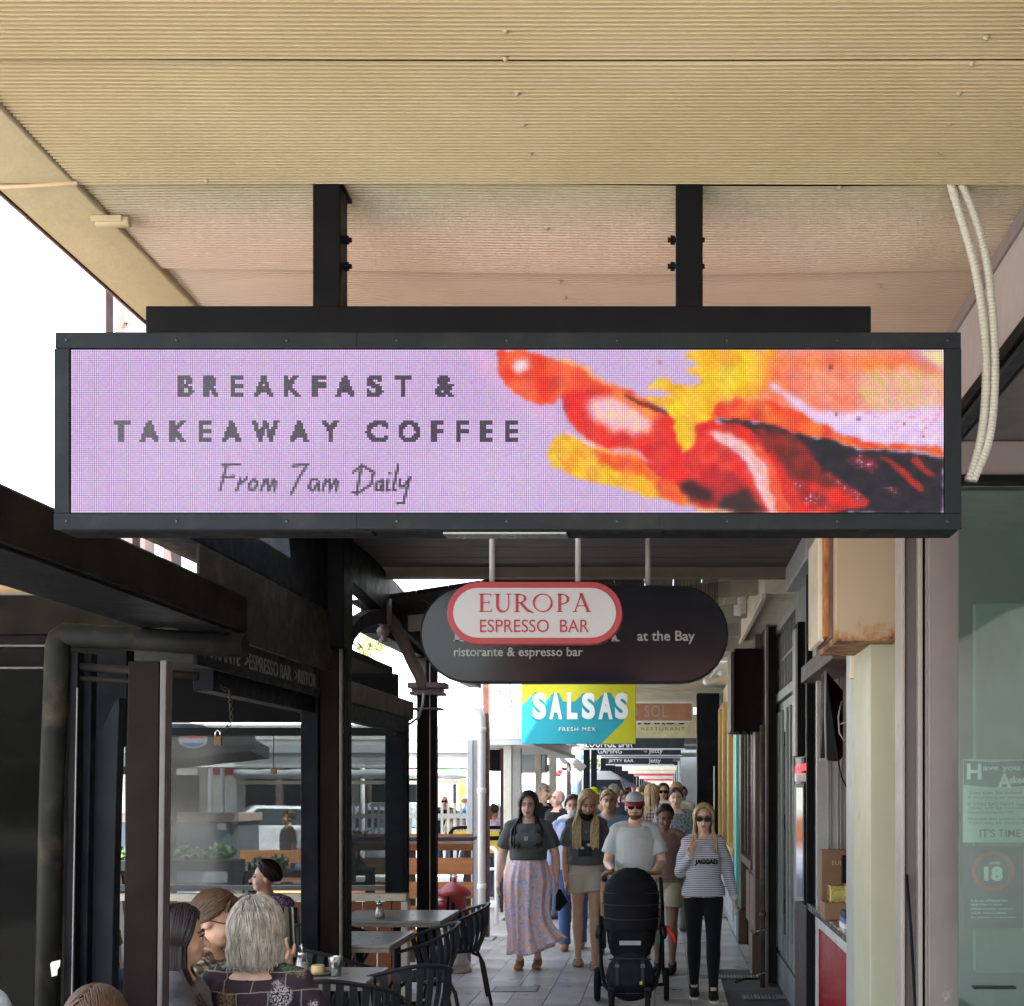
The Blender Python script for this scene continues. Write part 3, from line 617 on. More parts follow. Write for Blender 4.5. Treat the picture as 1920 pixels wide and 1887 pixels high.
# lettering rasterised on the pixel grid
def rast(s, x0, x1, y0, y1, bold=.02):
    co, fs = glyphs(s, bold, 1.25, 0); mn, mx = co.min(0), co.max(0)
    U = px0*0+x0+(co[:,0]-mn[0])/(mx[0]-mn[0])*(x1-x0); V = y1-(co[:,1]-mn[1])/(mx[1]-mn[1])*(y1-y0)
    a_ = np.zeros(gx.shape, bool)
    for f in fs:
        for k in range(1, len(f)-1):
            A = (U[f[0]],V[f[0]]); Bq = (U[f[k]],V[f[k]]); C_ = (U[f[k+1]],V[f[k+1]])
            xm, xM = min(A[0],Bq[0],C_[0]), max(A[0],Bq[0],C_[0]); ym, yM = min(A[1],Bq[1],C_[1]), max(A[1],Bq[1],C_[1])
            i0 = max(0, int((ym-py0)/(py1-py0)*NYL)-1); i1 = min(NYL, int((yM-py0)/(py1-py0)*NYL)+2)
            j0 = max(0, int((xm-px0)/(px1-px0)*NXL)-1); j1 = min(NXL, int((xM-px0)/(px1-px0)*NXL)+2)
            sx, sy = gx[i0:i1,j0:j1], gy[i0:i1,j0:j1]
            c_ = lambda p, q: (q[0]-p[0])*(sy-p[1])-(q[1]-p[1])*(sx-p[0])
            d1, d2, d3 = c_(A,Bq), c_(Bq,C_), c_(C_,A)
            a_[i0:i1,j0:j1] |= ((d1 >= 0)&(d2 >= 0)&(d3 >= 0))|((d1 <= 0)&(d2 <= 0)&(d3 <= 0))
    return a_.astype(float)
def strokes(lines, r):
    a_ = np.zeros(gx.shape)
    for ln in lines:
        for (xa, ya), (xb, yb) in zip(ln[:-1], ln[1:]):
            L2 = (xb-xa)**2+(yb-ya)**2+1e-9; t = np.clip(((gx-xa)*(xb-xa)+(gy-ya)*(yb-ya))/L2, 0, 1)
            d = np.hypot(gx-xa-t*(xb-xa), gy-ya-t*(yb-ya)); a_ = np.maximum(a_, np.clip((r+2-d)/2.2, 0, 1))
    return a_
def word(s, x0, y0, y1, bold, cols):
    """letters placed one by one"""
    a_ = np.zeros(gx.shape)
    for ch, (xa, xb) in zip(s, cols): a_ = np.maximum(a_, rast(ch, xa, xb, y0, y1, bold))
    return a_
dk = np.zeros(gx.shape)
dk = np.maximum(dk, word('BREAKFAST&', 0, 702, 745, 0.05, [(332,362),(381,411),(431,457),(474,513),(531,566),(585,611),(627,666),(685,718),(739,770),(816,853)]))
dk = np.maximum(dk, word('TAKEAWAYCOFFEE', 0, 787, 830, 0.05, [(210,243),(259,299),(317,352),(371,397),(414,453),(471,523),(541,580),(600,637),(685,726),(745,788),(809,833),(854,878),(900,925),(946,971)]))
dk = np.maximum(dk, strokes([[(412,918),(424,872)],[(416,872),(448,870)],[(416,895),(438,893)],[(443,920),(450,897),(448,908),(462,896)],[(474,898),(466,908),(468,919),(478,916),(482,904),(474,898)],
  [(488,920),(496,898),(492,910),(502,898),(503,920),(512,899),(516,903),(514,920)],[(548,873),(576,870),(560,895),(546,925)],[(594,898),(583,900),(578,914),(586,920),(596,904),(596,920)],
  [(604,920),(610,898),(607,908),(618,898),(617,920),(628,899),(632,903),(630,920)],[(676,880),(668,925),(660,922)],[(662,885),(678,872),(700,885),(695,908),(668,926)],
  [(716,900),(704,906),(704,918),(712,918),(718,902),(718,920)],[(727,900),(724,920),(730,918)],[(730,886),(731,888)],[(746,872),(736,918),(742,918)],[(750,898),(748,912),(757,912),(768,895),(756,942),(744,944)]], 1.6))
shade = np.clip((gx-200)/600, 0, 1)[..., None]
tc = np.array((.36,.36,.37))*(1-shade)+np.array((.23,.19,.25))*shade
img = img*(1-dk[..., None]*.92)+tc*dk[..., None]*.92
img += np.random.RandomState(5).normal(0, .018, img.shape); img = np.clip(img, 0, 1)
lin = np.where(img < .04, img/12.9, ((img+.055)/1.055)**2.4)
def led_mat():
    m, n, l, b = nt('led_dots'); n.remove(b)
    at = n.new('ShaderNodeVertexColor'); at.layer_name = 'Col'
    uv = n.new('ShaderNodeTexCoord'); sp = n.new('ShaderNodeSeparateXYZ'); l.new(uv.outputs['UV'], sp.inputs[0])
    def tri(o):
        f = n.new('ShaderNodeMath'); f.operation = 'FRACT'; l.new(o, f.inputs[0])
        s_ = n.new('ShaderNodeMath'); s_.operation = 'SUBTRACT'; l.new(f.outputs[0], s_.inputs[0]); s_.inputs[1].default_value = .5
        a_ = n.new('ShaderNodeMath'); a_.operation = 'ABSOLUTE'; l.new(s_.outputs[0], a_.inputs[0]); return a_.outputs[0]
    a_, b2 = tri(sp.outputs[0]), tri(sp.outputs[1])
    mx = n.new('ShaderNodeMath'); mx.operation = 'MAXIMUM'; l.new(a_, mx.inputs[0]); l.new(b2, mx.inputs[1])
    msk = ramp(n, l, mx.outputs[0], [(.36, (1,1,1)), (.44, (.12,.12,.12))])
    c = mixc(n, l, 1., at.outputs[0], msk, 'MULTIPLY')
    em = n.new('ShaderNodeEmission'); l.new(c, em.inputs[0]); em.inputs[1].default_value = 1.62/2**EXPO
    gl = n.new('ShaderNodeBsdfDiffuse'); gl.inputs[0].default_value = (.02,.02,.022,1)
    ad = n.new('ShaderNodeAddShader'); l.new(em.outputs[0], ad.inputs[0]); l.new(gl.outputs[0], ad.inputs[1]); l.new(ad.outputs[0], n['Material Output'].inputs[0])
    return m
LM = led_mat()
def screen(name, lin, y, flip, mat):
    xs = np.array([X(px0+(px1-px0)*i/NXL) for i in range(NXL+1)]); zs = np.array([Z(py0+(py1-py0)*j/NYL) for j in range(NYL+1)])
    vx, vz = np.meshgrid(xs, zs); w = led['_w']
    co = np.stack([vx-w[0], np.full(vx.shape, y-w[1]), vz-w[2]], -1).reshape(-1, 3)
    i, j = np.meshgrid(np.arange(NXL), np.arange(NYL)); k = (j*(NXL+1)+i).ravel()
    q = np.stack([k, k+NXL+1, k+NXL+2, k+1], -1) if not flip else np.stack([k, k+1, k+NXL+2, k+NXL+1], -1)
    me = bpy.data.meshes.new(name); me.vertices.add(len(co)); me.vertices.foreach_set('co', co.ravel())
    me.loops.add(q.size); me.loops.foreach_set('vertex_index', q.ravel().astype('i')); me.polygons.add(len(q)); me.polygons.foreach_set('loop_start', np.arange(0, q.size, 4)); me.polygons.foreach_set('loop_total', np.full(len(q), 4))
    me.update(calc_edges=True)
    ca = me.color_attributes.new('Col', 'FLOAT_COLOR', 'CORNER'); cc = np.ones((len(q), 4, 4)); cc[:, :, :3] = lin.reshape(-1, 1, 3)
    ca.data.foreach_set('color', cc.ravel())
    uv = me.uv_layers.new(name='UV'); ii, jj = i.ravel(), j.ravel()
    u4 = np.stack([np.stack([ii+a_, jj+b_], -1) for a_, b_ in ([(0,0),(0,1),(1,1),(1,0)] if not flip else [(0,0),(1,0),(1,1),(0,1)])], 1).astype(float)
    uv.data.foreach_set('uv', u4.ravel())
    o = bpy.data.objects.new(name, me); COL.objects.link(o); o.parent = led; me.materials.append(mat); return o
screen('screen', lin, LY+.004, False, LM)
bk = lin[:, ::-1].copy(); bk[:] = bk*.5+np.array((2.6,1.0,.7))*.6
screen('screen', bk, LY+.102, True, LM)
# hanging frame
box('top_bar', BLACK, led, X(271), X(1634), LY+.005, LY+.085, Z(622), Z(572), .004)
for (a_, b_, y0_) in ((584,636,341),(1267,1318,339)):
    hb = box('hanger', BLACK, led, X(a_), X(b_), LY+.01, LY+.09, Z(575), CZ+.004, .004)
    for yb in (437,487):
        B().tube([(X(a_)-.006,LY+.045,Z(yb)),(X(b_)+.022,LY+.045,Z(yb))] if a_ < 1000 else [(X(a_)-.022,LY+.045,Z(yb)),(X(b_)+.006,LY+.045,Z(yb))], .007, 8).obj('bolt', BLACK, hb)
        B().tube([(X(b_)+.002,LY+.045,Z(yb)),(X(b_)+.014,LY+.045,Z(yb))] if a_ < 1000 else [(X(a_)-.014,LY+.045,Z(yb)),(X(a_)-.002,LY+.045,Z(yb))], .013, 6, smooth=False).obj('nut', BLACK, hb)
box('ceiling_plate', BLACK, led, X(602), X(640), LY+.02, LY+.12, CZ-.01, CZ+.001, .002)
for xb in (358,753,1152,1551):
    B().lathe((X(xb),LY+.05,Z(572)), [(.011,0),(.011,.004),(.007,.008),(.001,.009)], 10).obj('bolt_head', BLACK, led)
for xb in (678,1222,1655): box('clip', BLACK, led, X(xb)-.028, X(xb)+.028, LY-.004, LY+.05, Z(1000), Z(994.5), .001)
box('chrome_strip', M('chrome_dull', (.25,.25,.24), .3, 1), led, X(830), X(1062), LY+.006, LY+.07, Z(1001), Z(996.5), .001)
# conduits
CD = M('grey_conduit', (.42,.40,.34), .5, var=.08)
for lab, pts in (('ribbed cable conduit from the ceiling to the screen sign, the inner of two', [(1783,345),(1795,385),(1812,440),(1828,500),(1840,570),(1847,640),(1849,710),(1845,780),(1835,840),(1815,903)]),
                 ('ribbed cable conduit curving from the ceiling beside its twin, outer one with the wider bow', [(1802,345),(1820,385),(1838,440),(1851,500),(1859,570),(1864,640),(1865,710),(1861,780),(1850,840),(1824,903)])):
    # catmull resample
    Q = [Vector((PX(x,3.46), 3.46, PZ(y,3.46))) for i, (x, y) in enumerate(pts)]; Q = [2*Q[0]-Q[1]]+Q+[2*Q[-1]-Q[-2]]
    pp = []
    for i in range(1, len(Q)-2):
        for k in range(40):
            t = k/40; a_, b_, c_, d_ = Q[i-1:i+3]
            pp.append(.5*((2*b_)+(-a_+c_)*t+(2*a_-5*b_+4*c_-d_)*t*t+(-a_+3*b_-3*c_+d_)*t**3))
    rr = [  .0118+.0011*math.cos(i*PI/2) for i in range(len(pp))]
    tag(B().tube(pp, rr, 10).obj('cable_conduit', CD, None), lab, 'conduit', 'conduits feeding the screen sign')
# ------------------------------------------------------------ hanging signs
def oval_sign(label, Y, x0, x1, y0, y1, rimw, face, rim, th=.06):
    t = thing('hanging_sign', label, 'sign', (PX((x0+x1)/2,Y), Y, PZ(y1,Y)))
    a_, b_, c_, d_ = PX(x0,Y), PX(x1,Y), PZ(y1,Y), PZ(y0,Y); r = rimw
    B().prism(stadium(a_,b_,c_,d_), 'y', Y, Y+th).obj('casing', rim, t, .003)
    B().prism(stadium(a_+r,b_-r,c_+r,d_-r), 'y', Y-.003, Y-.0005).obj('face', face, t)
    return t
eu = oval_sign('red-rimmed white oval sign reading EUROPA ESPRESSO BAR, before the black oval sign', 5.5, 838, 1167, 1091, 1208, .027, M('sign_face_white', (.34,.36,.365), .3, var=.03, rv=0, bump=0), M('red_rim', (.26,.018,.025), .5, var=.08, rv=0))
RL = M('crimson_letters', (.26,.01,.03), .35, var=.03)
serif_word('lettering', RL, eu, front(5.5-.0035), PX(897,5.5), PX(1106,5.5), PZ(1148,5.5), PZ(1114,5.5), .002)
tpx('lettering', 'ESPRESSO  BAR', RL, eu, 5.5-.0035, 900, 1104, 1162, 1186, bold=0)
for x in (921,1083): B().tube([(PX(x,5.5),5.53,PZ(1092,5.5)),(PX(x,5.5),5.53,3.38)], .0125, 10).obj('rod', M('grey_rod', (.3,.3,.29), .4), eu)
ov = oval_sign('large black oval sign reading at the Bay, behind the red-rimmed oval', 7.6, 787, 1366, 1098, 1281, .012, M('sign_face_black', (.003,.006,.012), .16, var=.05, rv=0, bump=0, spec=.3), M('black_rim', (.012,.015,.02), .4), .10)
GL = M('silver_letters', (.26,.27,.26), .35, .2, var=.03)
serif_word('lettering', GL, ov, front(7.6-.0035), PX(848,7.6), PX(1158,7.6), PZ(1203,7.6), PZ(1148,7.6), .003)
tpx('lettering', 'ristorante & espresso bar', GL, ov, 7.6-.0035, 851, 1093, 1214, 1236, bold=.012)
tpx('lettering', 'at the Bay', GL, ov, 7.6-.0035, 1195, 1303, 1183, 1208, bold=.015)
for x in (1215,): B().tube([(PX(x,7.6),7.65,PZ(1100,7.6)),(PX(x,7.6),7.65,3.38)], .018, 10).obj('rod', M('grey_rod', (.3,.3,.29), .4), ov)
# salsas
sY = 17.3
sa = thing('hanging_sign', 'yellow and turquoise SALSAS sign hanging below the black oval sign', 'sign', (PX(1085,sY), sY, PZ(1395,sY)))
box('panel', M('sign_turquoise', (.0,.23,.28), .6, var=.04), sa, PX(978,sY), PX(1192,sY), sY, sY+.12, PZ(1395,sY), PZ(1262,sY), .004)
YM = M('sign_yellow', (.40,.38,.0), .6, var=.04)
def flatpoly(pts, name, mat, par, Y): 
    return B().prism([(PX(x,Y),PZ(y,Y)) for x, y in pts], 'y', Y-.004, Y-.0005).obj(name, mat, par)
zig = [(979,1264),(1191.5,1264),(1191.5,1394.5),(1128,1394.5),(1170,1353),(1174,1310),(1166,1300),(1152,1312),(1146,1300),(1133,1300),(1118,1316),(1108,1300),(1094,1300),(1078,1316),(1068,1316),(1056,1316),(1048,1300),(1037,1300),(1022,1315),(1016,1300),(1004,1298),(979,1322)]
flatpoly(zig, 'yellow_field', YM, sa, sY)
SW = M('letter_white', (.6,.62,.58), .5, var=.02)
for ch, (a_, b_) in zip('SALSAS', [(999,1024),(1030,1054),(1063,1083),(1091,1116),(1122,1149),(1153,1178)]):
    tpx('lettering', ch, SW, sa, sY-.006, a_, b_, 1299, 1349, bold=.05)
tpx('lettering', 'FRESH MEX', SW, sa, sY-.006, 1048, 1117, 1364, 1371, bold=.01, space=1.3)
def plain_sign(label, Y, x0, x1, y0, y1, mat, frame, texts, fr=.02, rods=()):
    t = thing('hanging_sign', label, 'sign', (PX((x0+x1)/2,Y), Y, PZ(y1,Y)))
    box('frame', frame, t, PX(x0,Y), PX(x1,Y), Y, Y+.12, PZ(y1,Y), PZ(y0,Y), .004)
    box('panel', mat, t, PX(x0,Y)+fr, PX(x1,Y)-fr, Y-.006, Y-.001, PZ(y1,Y)+fr, PZ(y0,Y)-fr, .001)
    for (s, a_, b_, c_, d_, mt, bo, spc) in texts: tpx('lettering', s, mt, t, Y-.008, a_, b_, c_, d_, bold=bo, space=spc)
    for x in rods: B().tube([(PX(x,Y),Y+.05,PZ(y0,Y)),(PX(x,Y),Y+.05,3.1)], .015, 6).obj('rod', WHITE, t)
    return t
plain_sign('terracotta SOL sign in a white frame, partly behind the SALSAS sign', 22, 1110, 1300, 1316, 1355, M('terracotta', (.42,.2,.12), .5), WHITE, [('CIELO SOL',1128,1251,1323,1345,WT,.0,1.25)], .03, (1210,1268))
plain_sign('pale yellow MARO\'S RESTURANT sign hanging under the terracotta sign', 24, 1120, 1308, 1340, 1384, M('pale_yellow_sign', (.68,.62,.40), .5), M('pale_yellow_sign', (.68,.62,.40), .5), [("MARO'S",1196,1284,1345,1359,M('dark_brown_letter',(.06,.02,.02),.5),.04,1.05),('RESTURANT',1203,1284,1364,1370,M('brown_letter',(.2,.13,.08),.5),0,1.3)], .004)
# railway crossing sign
rc = thing('crossing_sign', 'white railway crossing cross on a dark pole behind the posts at the left', 'sign', (PX(1066,27),27,0))
b = B()
for s_ in (-1, 1):
    c_ = Vector((PX(1066,27),27,PZ(1419,27))); L = .42; a_ = math.radians(40)*s_
    d_ = Vector((math.cos(a_),0,math.sin(a_))); nrm = Vector((-math.sin(a_),0,math.cos(a_)))
    p_ = [c_-d_*L-nrm*.09,c_+d_*L-nrm*.09,c_+d_*L+nrm*.09,c_-d_*L+nrm*.09]
    BB = B().prism([(q.x,q.z) for q in p_], 'y', 27+.012*s_-.01, 27+.012*s_+.008); BB.obj('board', WT, rc)
B().tube([(PX(1066,27),27.05,0),(PX(1066,27),27.05,2.65)], .05, 10).obj('pole', M('mauve_brown_paint', (.13,.085,.08), .5), rc)
bs = thing('arrow_sign', 'small blue road sign with a white arrow beside the railway cross', 'sign', (PX(1086,32),32,0))
BL = M('road_blue', (.02,.2,.55), .4)
box('panel', BL, bs, PX(1077,32), PX(1096,32), 32, 32.02, PZ(1440,32), PZ(1416,32), .003)
b = B(); ribbon(b, [(PX(1080,32),PZ(1420,32)),(PX(1091,32),PZ(1434,32))], .06, front(31.997)); ribbon(b, [(PX(1092,32),PZ(1425,32)),(PX(1092,32),PZ(1435,32)),(PX(1082,32),PZ(1435,32))], .05, front(31.997)); b.obj('arrow', WT, bs)
B().tube([(PX(1086,32),32.05,0),(PX(1086,32),32.05,PZ(1418,32))], .06, 10).obj('pole', M('grey_blue_pole', (.1,.12,.15), .5), bs)
# ------------------------------------------------------------ right-hand buildings
def pbox(name, mat, par, Y, x0, x1, y0, y1, d, bev=.003, z1=None, z0=None, label=None):
    """front-facing box given by its outline as seen and its depth"""
    return box(name, mat, par, PX(x0,Y), PX(x1,Y), Y, Y+d, PZ(y1,Y) if z0 is None else z0, PZ(y0,Y) if z1 is None else z1, bev, label)
sh = thing('shop_building', 'taupe painted shop with a tinted window, at the right edge nearest the camera', 'building', (1.2,4.6,0))
box('header_beam', M('lilac_grey_paint', (.36,.33,.32), .5, var=.05, dirt=(.3,.27,.25)), sh, 1.003, 1.35, -2.2, 4.9, 3.06, 3.378)
box('header_strip', TAUPE, sh, .992, 1.003, -2.2, 4.9, 3.33, 3.376, .002)
box('header_frame', BLACK, sh, .985, 1.06, -2.2, 4.86, 3.015, 3.058, .004)
box('header_frame', CHAR, sh, 1.0, 1.04, -2.2, 4.86, 2.99, 3.013, .004)
box('soffit', TAUPED, sh, 1.06, 2.4, -2.2, 4.62, 3.0, 3.03)
box('window_header', TAUPE, sh, 1.048, 2.4, 4.6, 4.72, 2.875, 2.998)
box('window_header_frame', BLACK, sh, 1.046, 2.4, 4.58, 4.72, 2.845, 2.873)
GP = Mglass('tinted_glass', (.72,.83,.80), .08, .03, film=.035, filmc=(.20,.30,.27))
pn_ = box('window_pane', GP, sh, 1.052, 2.4, 4.63, 4.64, .35, 2.843, .0)
box('window_plinth', TAUPE, sh, 1.05, 2.4, 4.6, 4.72, 0, .35)
box('interior_wall', M('teal_interior', (.10,.16,.145), .7, var=.2, ns=2), sh, 1.2, 3.0, 5.9, 6.0, 0, 3.2)
box('interior_ceiling', M('interior_ceiling', (.35,.4,.38), .7), sh, 1.1, 3.0, 4.75, 5.9, 2.95, 3.0)
box('interior_floor', M('interior_floor', (.2,.24,.22), .5), sh, 1.1, 3.0, 4.75, 5.9, 0, .02)
box('interior_blind', M('interior_blind', (.17,.25,.23), .7), sh, 1.25, 1.9, 5.2, 5.25, 1.0, 2.5)
box('sun_block_wall', M('render_wall', (.55,.52,.46), .7), sh, 1.10, 8, -4, 11.4, 3.5, 6.8)  # unseen upper wall, its height set to keep sun off the footpath
box('rear_wall', M('render_wall', (.55,.52,.46), .7), sh, 3.05, 8, -4, 11.4, 0, 3.5)
box('side_wall', M('render_wall', (.55,.52,.46), .7), sh, 2.42, 3.0, -4, 4.7, 0, 3.49)
dl = B().lathe((PX(1829,4.9),4.9,2.93), [(.04,.02),(.045,0),(.0001,0)], 16).obj('downlight', Memit('downlight_glow', (1,.95,.85), 2.2), sh)
# pillar strips
X = lambda px: PX(px, 4.9)
LTP = M('light_taupe', (.29,.265,.25), .5, var=.06)
for nm, a_, b_, y_, mt in (('pillar_face',1741,1799,-.05,TAUPE),('pillar_joint',1731,1741,.0,BLACK),('pillar_trim',1722,1730.5,-.02,LTP),('pillar_panel',1698,1722,.03,TAUPED),('pillar_trim',1690,1697.5,0,LTP)):
    yy = 4.9+y_; box(nm, mt, sh, PX(a_,yy), PX(b_,yy), yy, yy+.14, 0, 3.37, .004)
box('pillar_bead', LTP, sh, X(1734), X(1736.2), 4.885, 4.9, 0, 3.36, .001)
B().tube([P(1700,1640,4.88),P(1708,1740,4.88),P(1716,1887,4.88),P(1722,1980,4.88)], .006, 6).obj('loose_cable', BLACK, sh)
# posters in the window
po = thing('poster', 'notice behind the tinted window headed Have you been Asked', 'poster', (PX(1870,4.68), 4.68, PZ(1580,4.68)))
PB = M('poster_blue', (.04,.10,.17), .5); PW = M('poster_pale', (.46,.60,.56), .6, var=.04); PT = M('poster_text_pale', (.8,.9,.86), .6); PD = M('poster_text_dark', (.05,.08,.08), .6)
fr = front(4.676)
box('sheet', PW, po, PX(1806,4.68), PX(2010,4.68), 4.682, 4.684, PZ(1580,4.68), PZ(1424,4.68), 0)
B().prism([(PX(x,4.68),PZ(y,4.68)) for x, y in [(1807,1426),(1860,1430),(1920,1426),(2008,1426),(2008,1470),(1920,1474),(1860,1477),(1807,1472)]], 'y', 4.678, 4.681).obj('banner', PB, po)
tpx('lettering', 'H', PT, po, 4.677, 1813, 1840, 1432, 1462, bold=.03); tpx('lettering', 'ave you been', PT, po, 4.677, 1843, 1962, 1434, 1448, bold=.02)
tpx('lettering', 'A', PT, po, 4.677, 1871, 1896, 1450, 1478, bold=.03); tpx('lettering', 'sked to leave?', PT, po, 4.677, 1893, 1990, 1455, 1469, bold=.02)
for i, (s, w_) in enumerate([('You can be asked to leave this',1990),('if disorderly or behaving in an offensive',2000),('If YOU DO NOT leave when asked',1990),('YOU will be committing an offence',1998),('Liquor Licensing Act 1997',1902),('Should the police need to be called',1995),('YOU may be charged with an offence',1998)]):
    y = (1483,1493,1505,1513,1521,1533,1541)[i]; tpx('lettering', s, PD, po, 4.677, 1815, w_, y, y+6, bold=.0)
tpx('lettering', "IT'S TIME TO GO", PD, po, 4.677, 1837, 1985, 1555, 1570, bold=.005)
p2_ = thing('poster', 'dark blue poster behind the tinted window with a red circle and the number 18', 'poster', (PX(1865,4.68), 4.68, PZ(1740,4.68)))
box('sheet', M('poster_navy', (.035,.06,.09), .5, var=.2, ns=2), p2_, PX(1808,4.68), PX(1918,4.68), 4.682, 4.684, PZ(1741,4.68), PZ(1588,4.68), 0)
b = B(); ribbon(b, [(PX(1862,4.68)+.072*math.cos(q*PI/16), PZ(1634,4.68)+.066*math.sin(q*PI/16)) for q in range(33)], .014, front(4.681)); b.obj('red_ring', M('poster_red', (.45,.08,.08), .5), p2_)
tpx('lettering', 'under', PT, p2_, 4.679, 1855, 1877, 1614, 1621); tpx('lettering', '18', PT, p2_, 4.679, 1845, 1880, 1625, 1652, bold=.05)
for i, s in enumerate(['It is an offence for', 'supply of liquor to minors', 'please provide evidence', 'adult responsible', 'for persons on premises']): tpx('lettering', s, PT, p2_, 4.679, 1820, 1820+(70,58,80,66,84)[i], 1686+i*8, 1691+i*8, bold=.01)
box('door_handle', CHAR, sh, PX(1825,4.62), PX(1905,4.62), 4.615, 4.628, PZ(1855,4.62), PZ(1850,4.62), .001)

# espresso bar
eb = thing('cafe_building', 'cream and grey espresso bar front with a serving hatch, beside the taupe shop', 'building', (1.0,7,0))
PCR = M('pale_olive_cream', (.42,.415,.30), .5, var=.05, ns=2, dirt=(.3,.27,.2), dirt_amt=.5, lo=.66, hi=.7)
pbox('pier', PCR, eb, 5.62, 1632, 1684, 0, 0, .5, z0=0, z1=3.36)
pbox('pier_trim', M('lilac_grey_paint', (.36,.33,.32), .5), eb, 5.6, 1684.5, 1700, 0, 0, .5, z0=0, z1=3.36)
pbox('pier_black_strip', BLACK, eb, 5.75, 1626, 1632, 0, 0, .4, z0=0, z1=3.3)  # narrow black strip between the pier and its side
pbox('pier_side', GREYC, eb, 6.2, 1603, 1628, 0, 0, .3, z0=0, z1=3.3)
pbox('junction_box', CREAMD, eb, 6.1, 1596, 1604, 1228, 1272, .06)
# hatch
pbox('hatch_head', M('brown_soffit', (.10,.075,.065), .6), eb, 6.9, 1560, 1625, 1200, 1236, 1.6)
pbox('hatch_trim', GREYC, eb, 8.35, 1530, 1600, 1200, 1236, .2)
pbox('hatch_back', GREYC, eb, 8.3, 1532, 1592, 1236, 1700, .08)
for x in (1552,1556,1570,1576): pbox('hatch_rib', M('grey_hatch_rib', (.36,.38,.375), .5), eb, 8.28, x, x+2, 1250, 1700, .018, .001)  # thin ribs, slightly paler than the hatch back
box('red_wall', REDP, eb, 1.13, 1.5, 7.9, 8.1, .9, 2.9)
box('inner_wall', M('dark_interior', (.05,.03,.03), .7), eb, 1.6, 1.7, 6.4, 9, 0, 3.2)
box('inner_ceiling', M('dark_interior', (.05,.03,.03), .7), eb, 1.0, 1.6, 6.6, 8.3, 2.6, 2.65)
box('counter_front', M('white_laminate', (.6,.6,.6), .35), eb, .985, 1.05, 6.55, 8.55, .0, .93)
box('counter_panel', M('gloss_red', (.38,.012,.022), .08, var=.2), eb, .978, .984, 6.7, 8.3, .03, .84)
box('counter_inner', M('dark_interior', (.05,.03,.03), .7), eb, 1.051, 1.4, 6.55, 8.3, .0, .93)
ct = box('ledge', STEEL, eb, .93, 1.42, 6.5, 8.55, .94, .985, .006)
cb_ = thing('carton', 'brown carton with pale lettering standing on the serving counter', 'box', (1.06,7.9,.985))
pbox('body', M('cardboard', (.22,.12,.06), .6), cb_, 7.95, 1541, 1606, 1594, 1722, .12, z0=.986)
tpx('lettering', 'EUROPA', M('gilt_letters', (.5,.42,.3), .5), cb_, 7.948, 1560, 1606, 1614, 1622, bold=.0)
mo = thing('till_screen', 'black till screen on the serving counter, in front of the brown carton', 'screen', (1.15,7.6,.985))
pbox('display', BLACK, mo, 7.5, 1579, 1612, 1604, 1657, .05, .006); pbox('stand', BLACK, mo, 7.55, 1590, 1600, 1657, 1720, .04, z0=.986); pbox('base', BLACK, mo, 7.5, 1582, 1606, 1716, 1722, .12, z0=.986)
gb = thing('gold_box', 'pair of shiny gold gift boxes on the serving counter', 'box', (1.0,7.3,.985))
GOLD = M('gold_foil', (.45,.36,.12), .25, .7)
pbox('box_body', GOLD, gb, 7.4, 1556, 1588, 1661, 1693, .12, .005); pbox('box_body', GOLD, gb, 7.35, 1589, 1606, 1659, 1693, .12, .005)
pbox('tray', M('cardboard', (.22,.12,.06), .6), gb, 7.4, 1546, 1588, 1693, 1728, .2, z0=.986)
bkx = thing('book_stack', 'stack of three small boxed packets at the front of the serving counter', 'packets', (1.0,7.0,.985))
for i, (m_, h_) in enumerate(((M('box_white',(.7,.7,.7),.5),.03),(M('box_blue',(.1,.15,.35),.5),.028),(M('box_navy',(.02,.025,.08),.5),.03))):
    box('packet', m_, bkx, PX(1578+i*1.2,7.0), PX(1612,7.0), 6.9+i*.01, 7.1, .986+.031*i, .986+.031*i+h_, .002)
tpx('lettering', 'BISCOTTI', M('box_white',(.7,.7,.7),.5), bkx, 6.918, 1585, 1606, 1688, 1694, bold=.02)
sp = thing('loudspeaker', 'black slab loudspeaker with a dangling cable mounted above the serving hatch', 'speaker', (1.03,7.4,2.2))
b = B().hexa([tuple(P(1537,1426,7.4)),tuple(P(1573,1428,7.3)),tuple(P(1581,1420,7.6)),tuple(P(1560,1420,7.7)),tuple(P(1540,1262,7.4)),tuple(P(1548,1256,7.3)),tuple(P(1581,1296,7.6)),tuple(P(1566,1280,7.7))]); b.obj('body', BLACK, sp, .006)
B().tube([tuple(P(1548.5,1258,7.28)),tuple(P(1547,1340,7.28)),tuple(P(1549,1425,7.28))], .006, 6).obj('edge_trim', GREYC, sp)
pbox('foot', GREYC, sp, 7.28, 1537, 1552, 1422, 1427, .03, .001)
B().tube([tuple(P(1578,1315,7.25)),tuple(P(1572,1345,7.2)),tuple(P(1574,1375,7.2)),tuple(P(1582,1388,7.2)),tuple(P(1592,1378,7.2)),tuple(P(1594,1362,7.2)),tuple(P(1586,1354,7.2)),tuple(P(1576,1358,7.22))], .005, 6).obj('cable', GREYC, sp)
B().tube([tuple(P(1572,1428,7.3)),tuple(P(1577,1455,7.35)),tuple(P(1589,1480,7.4))], .004, 6).obj('cable', BLACK, sp)
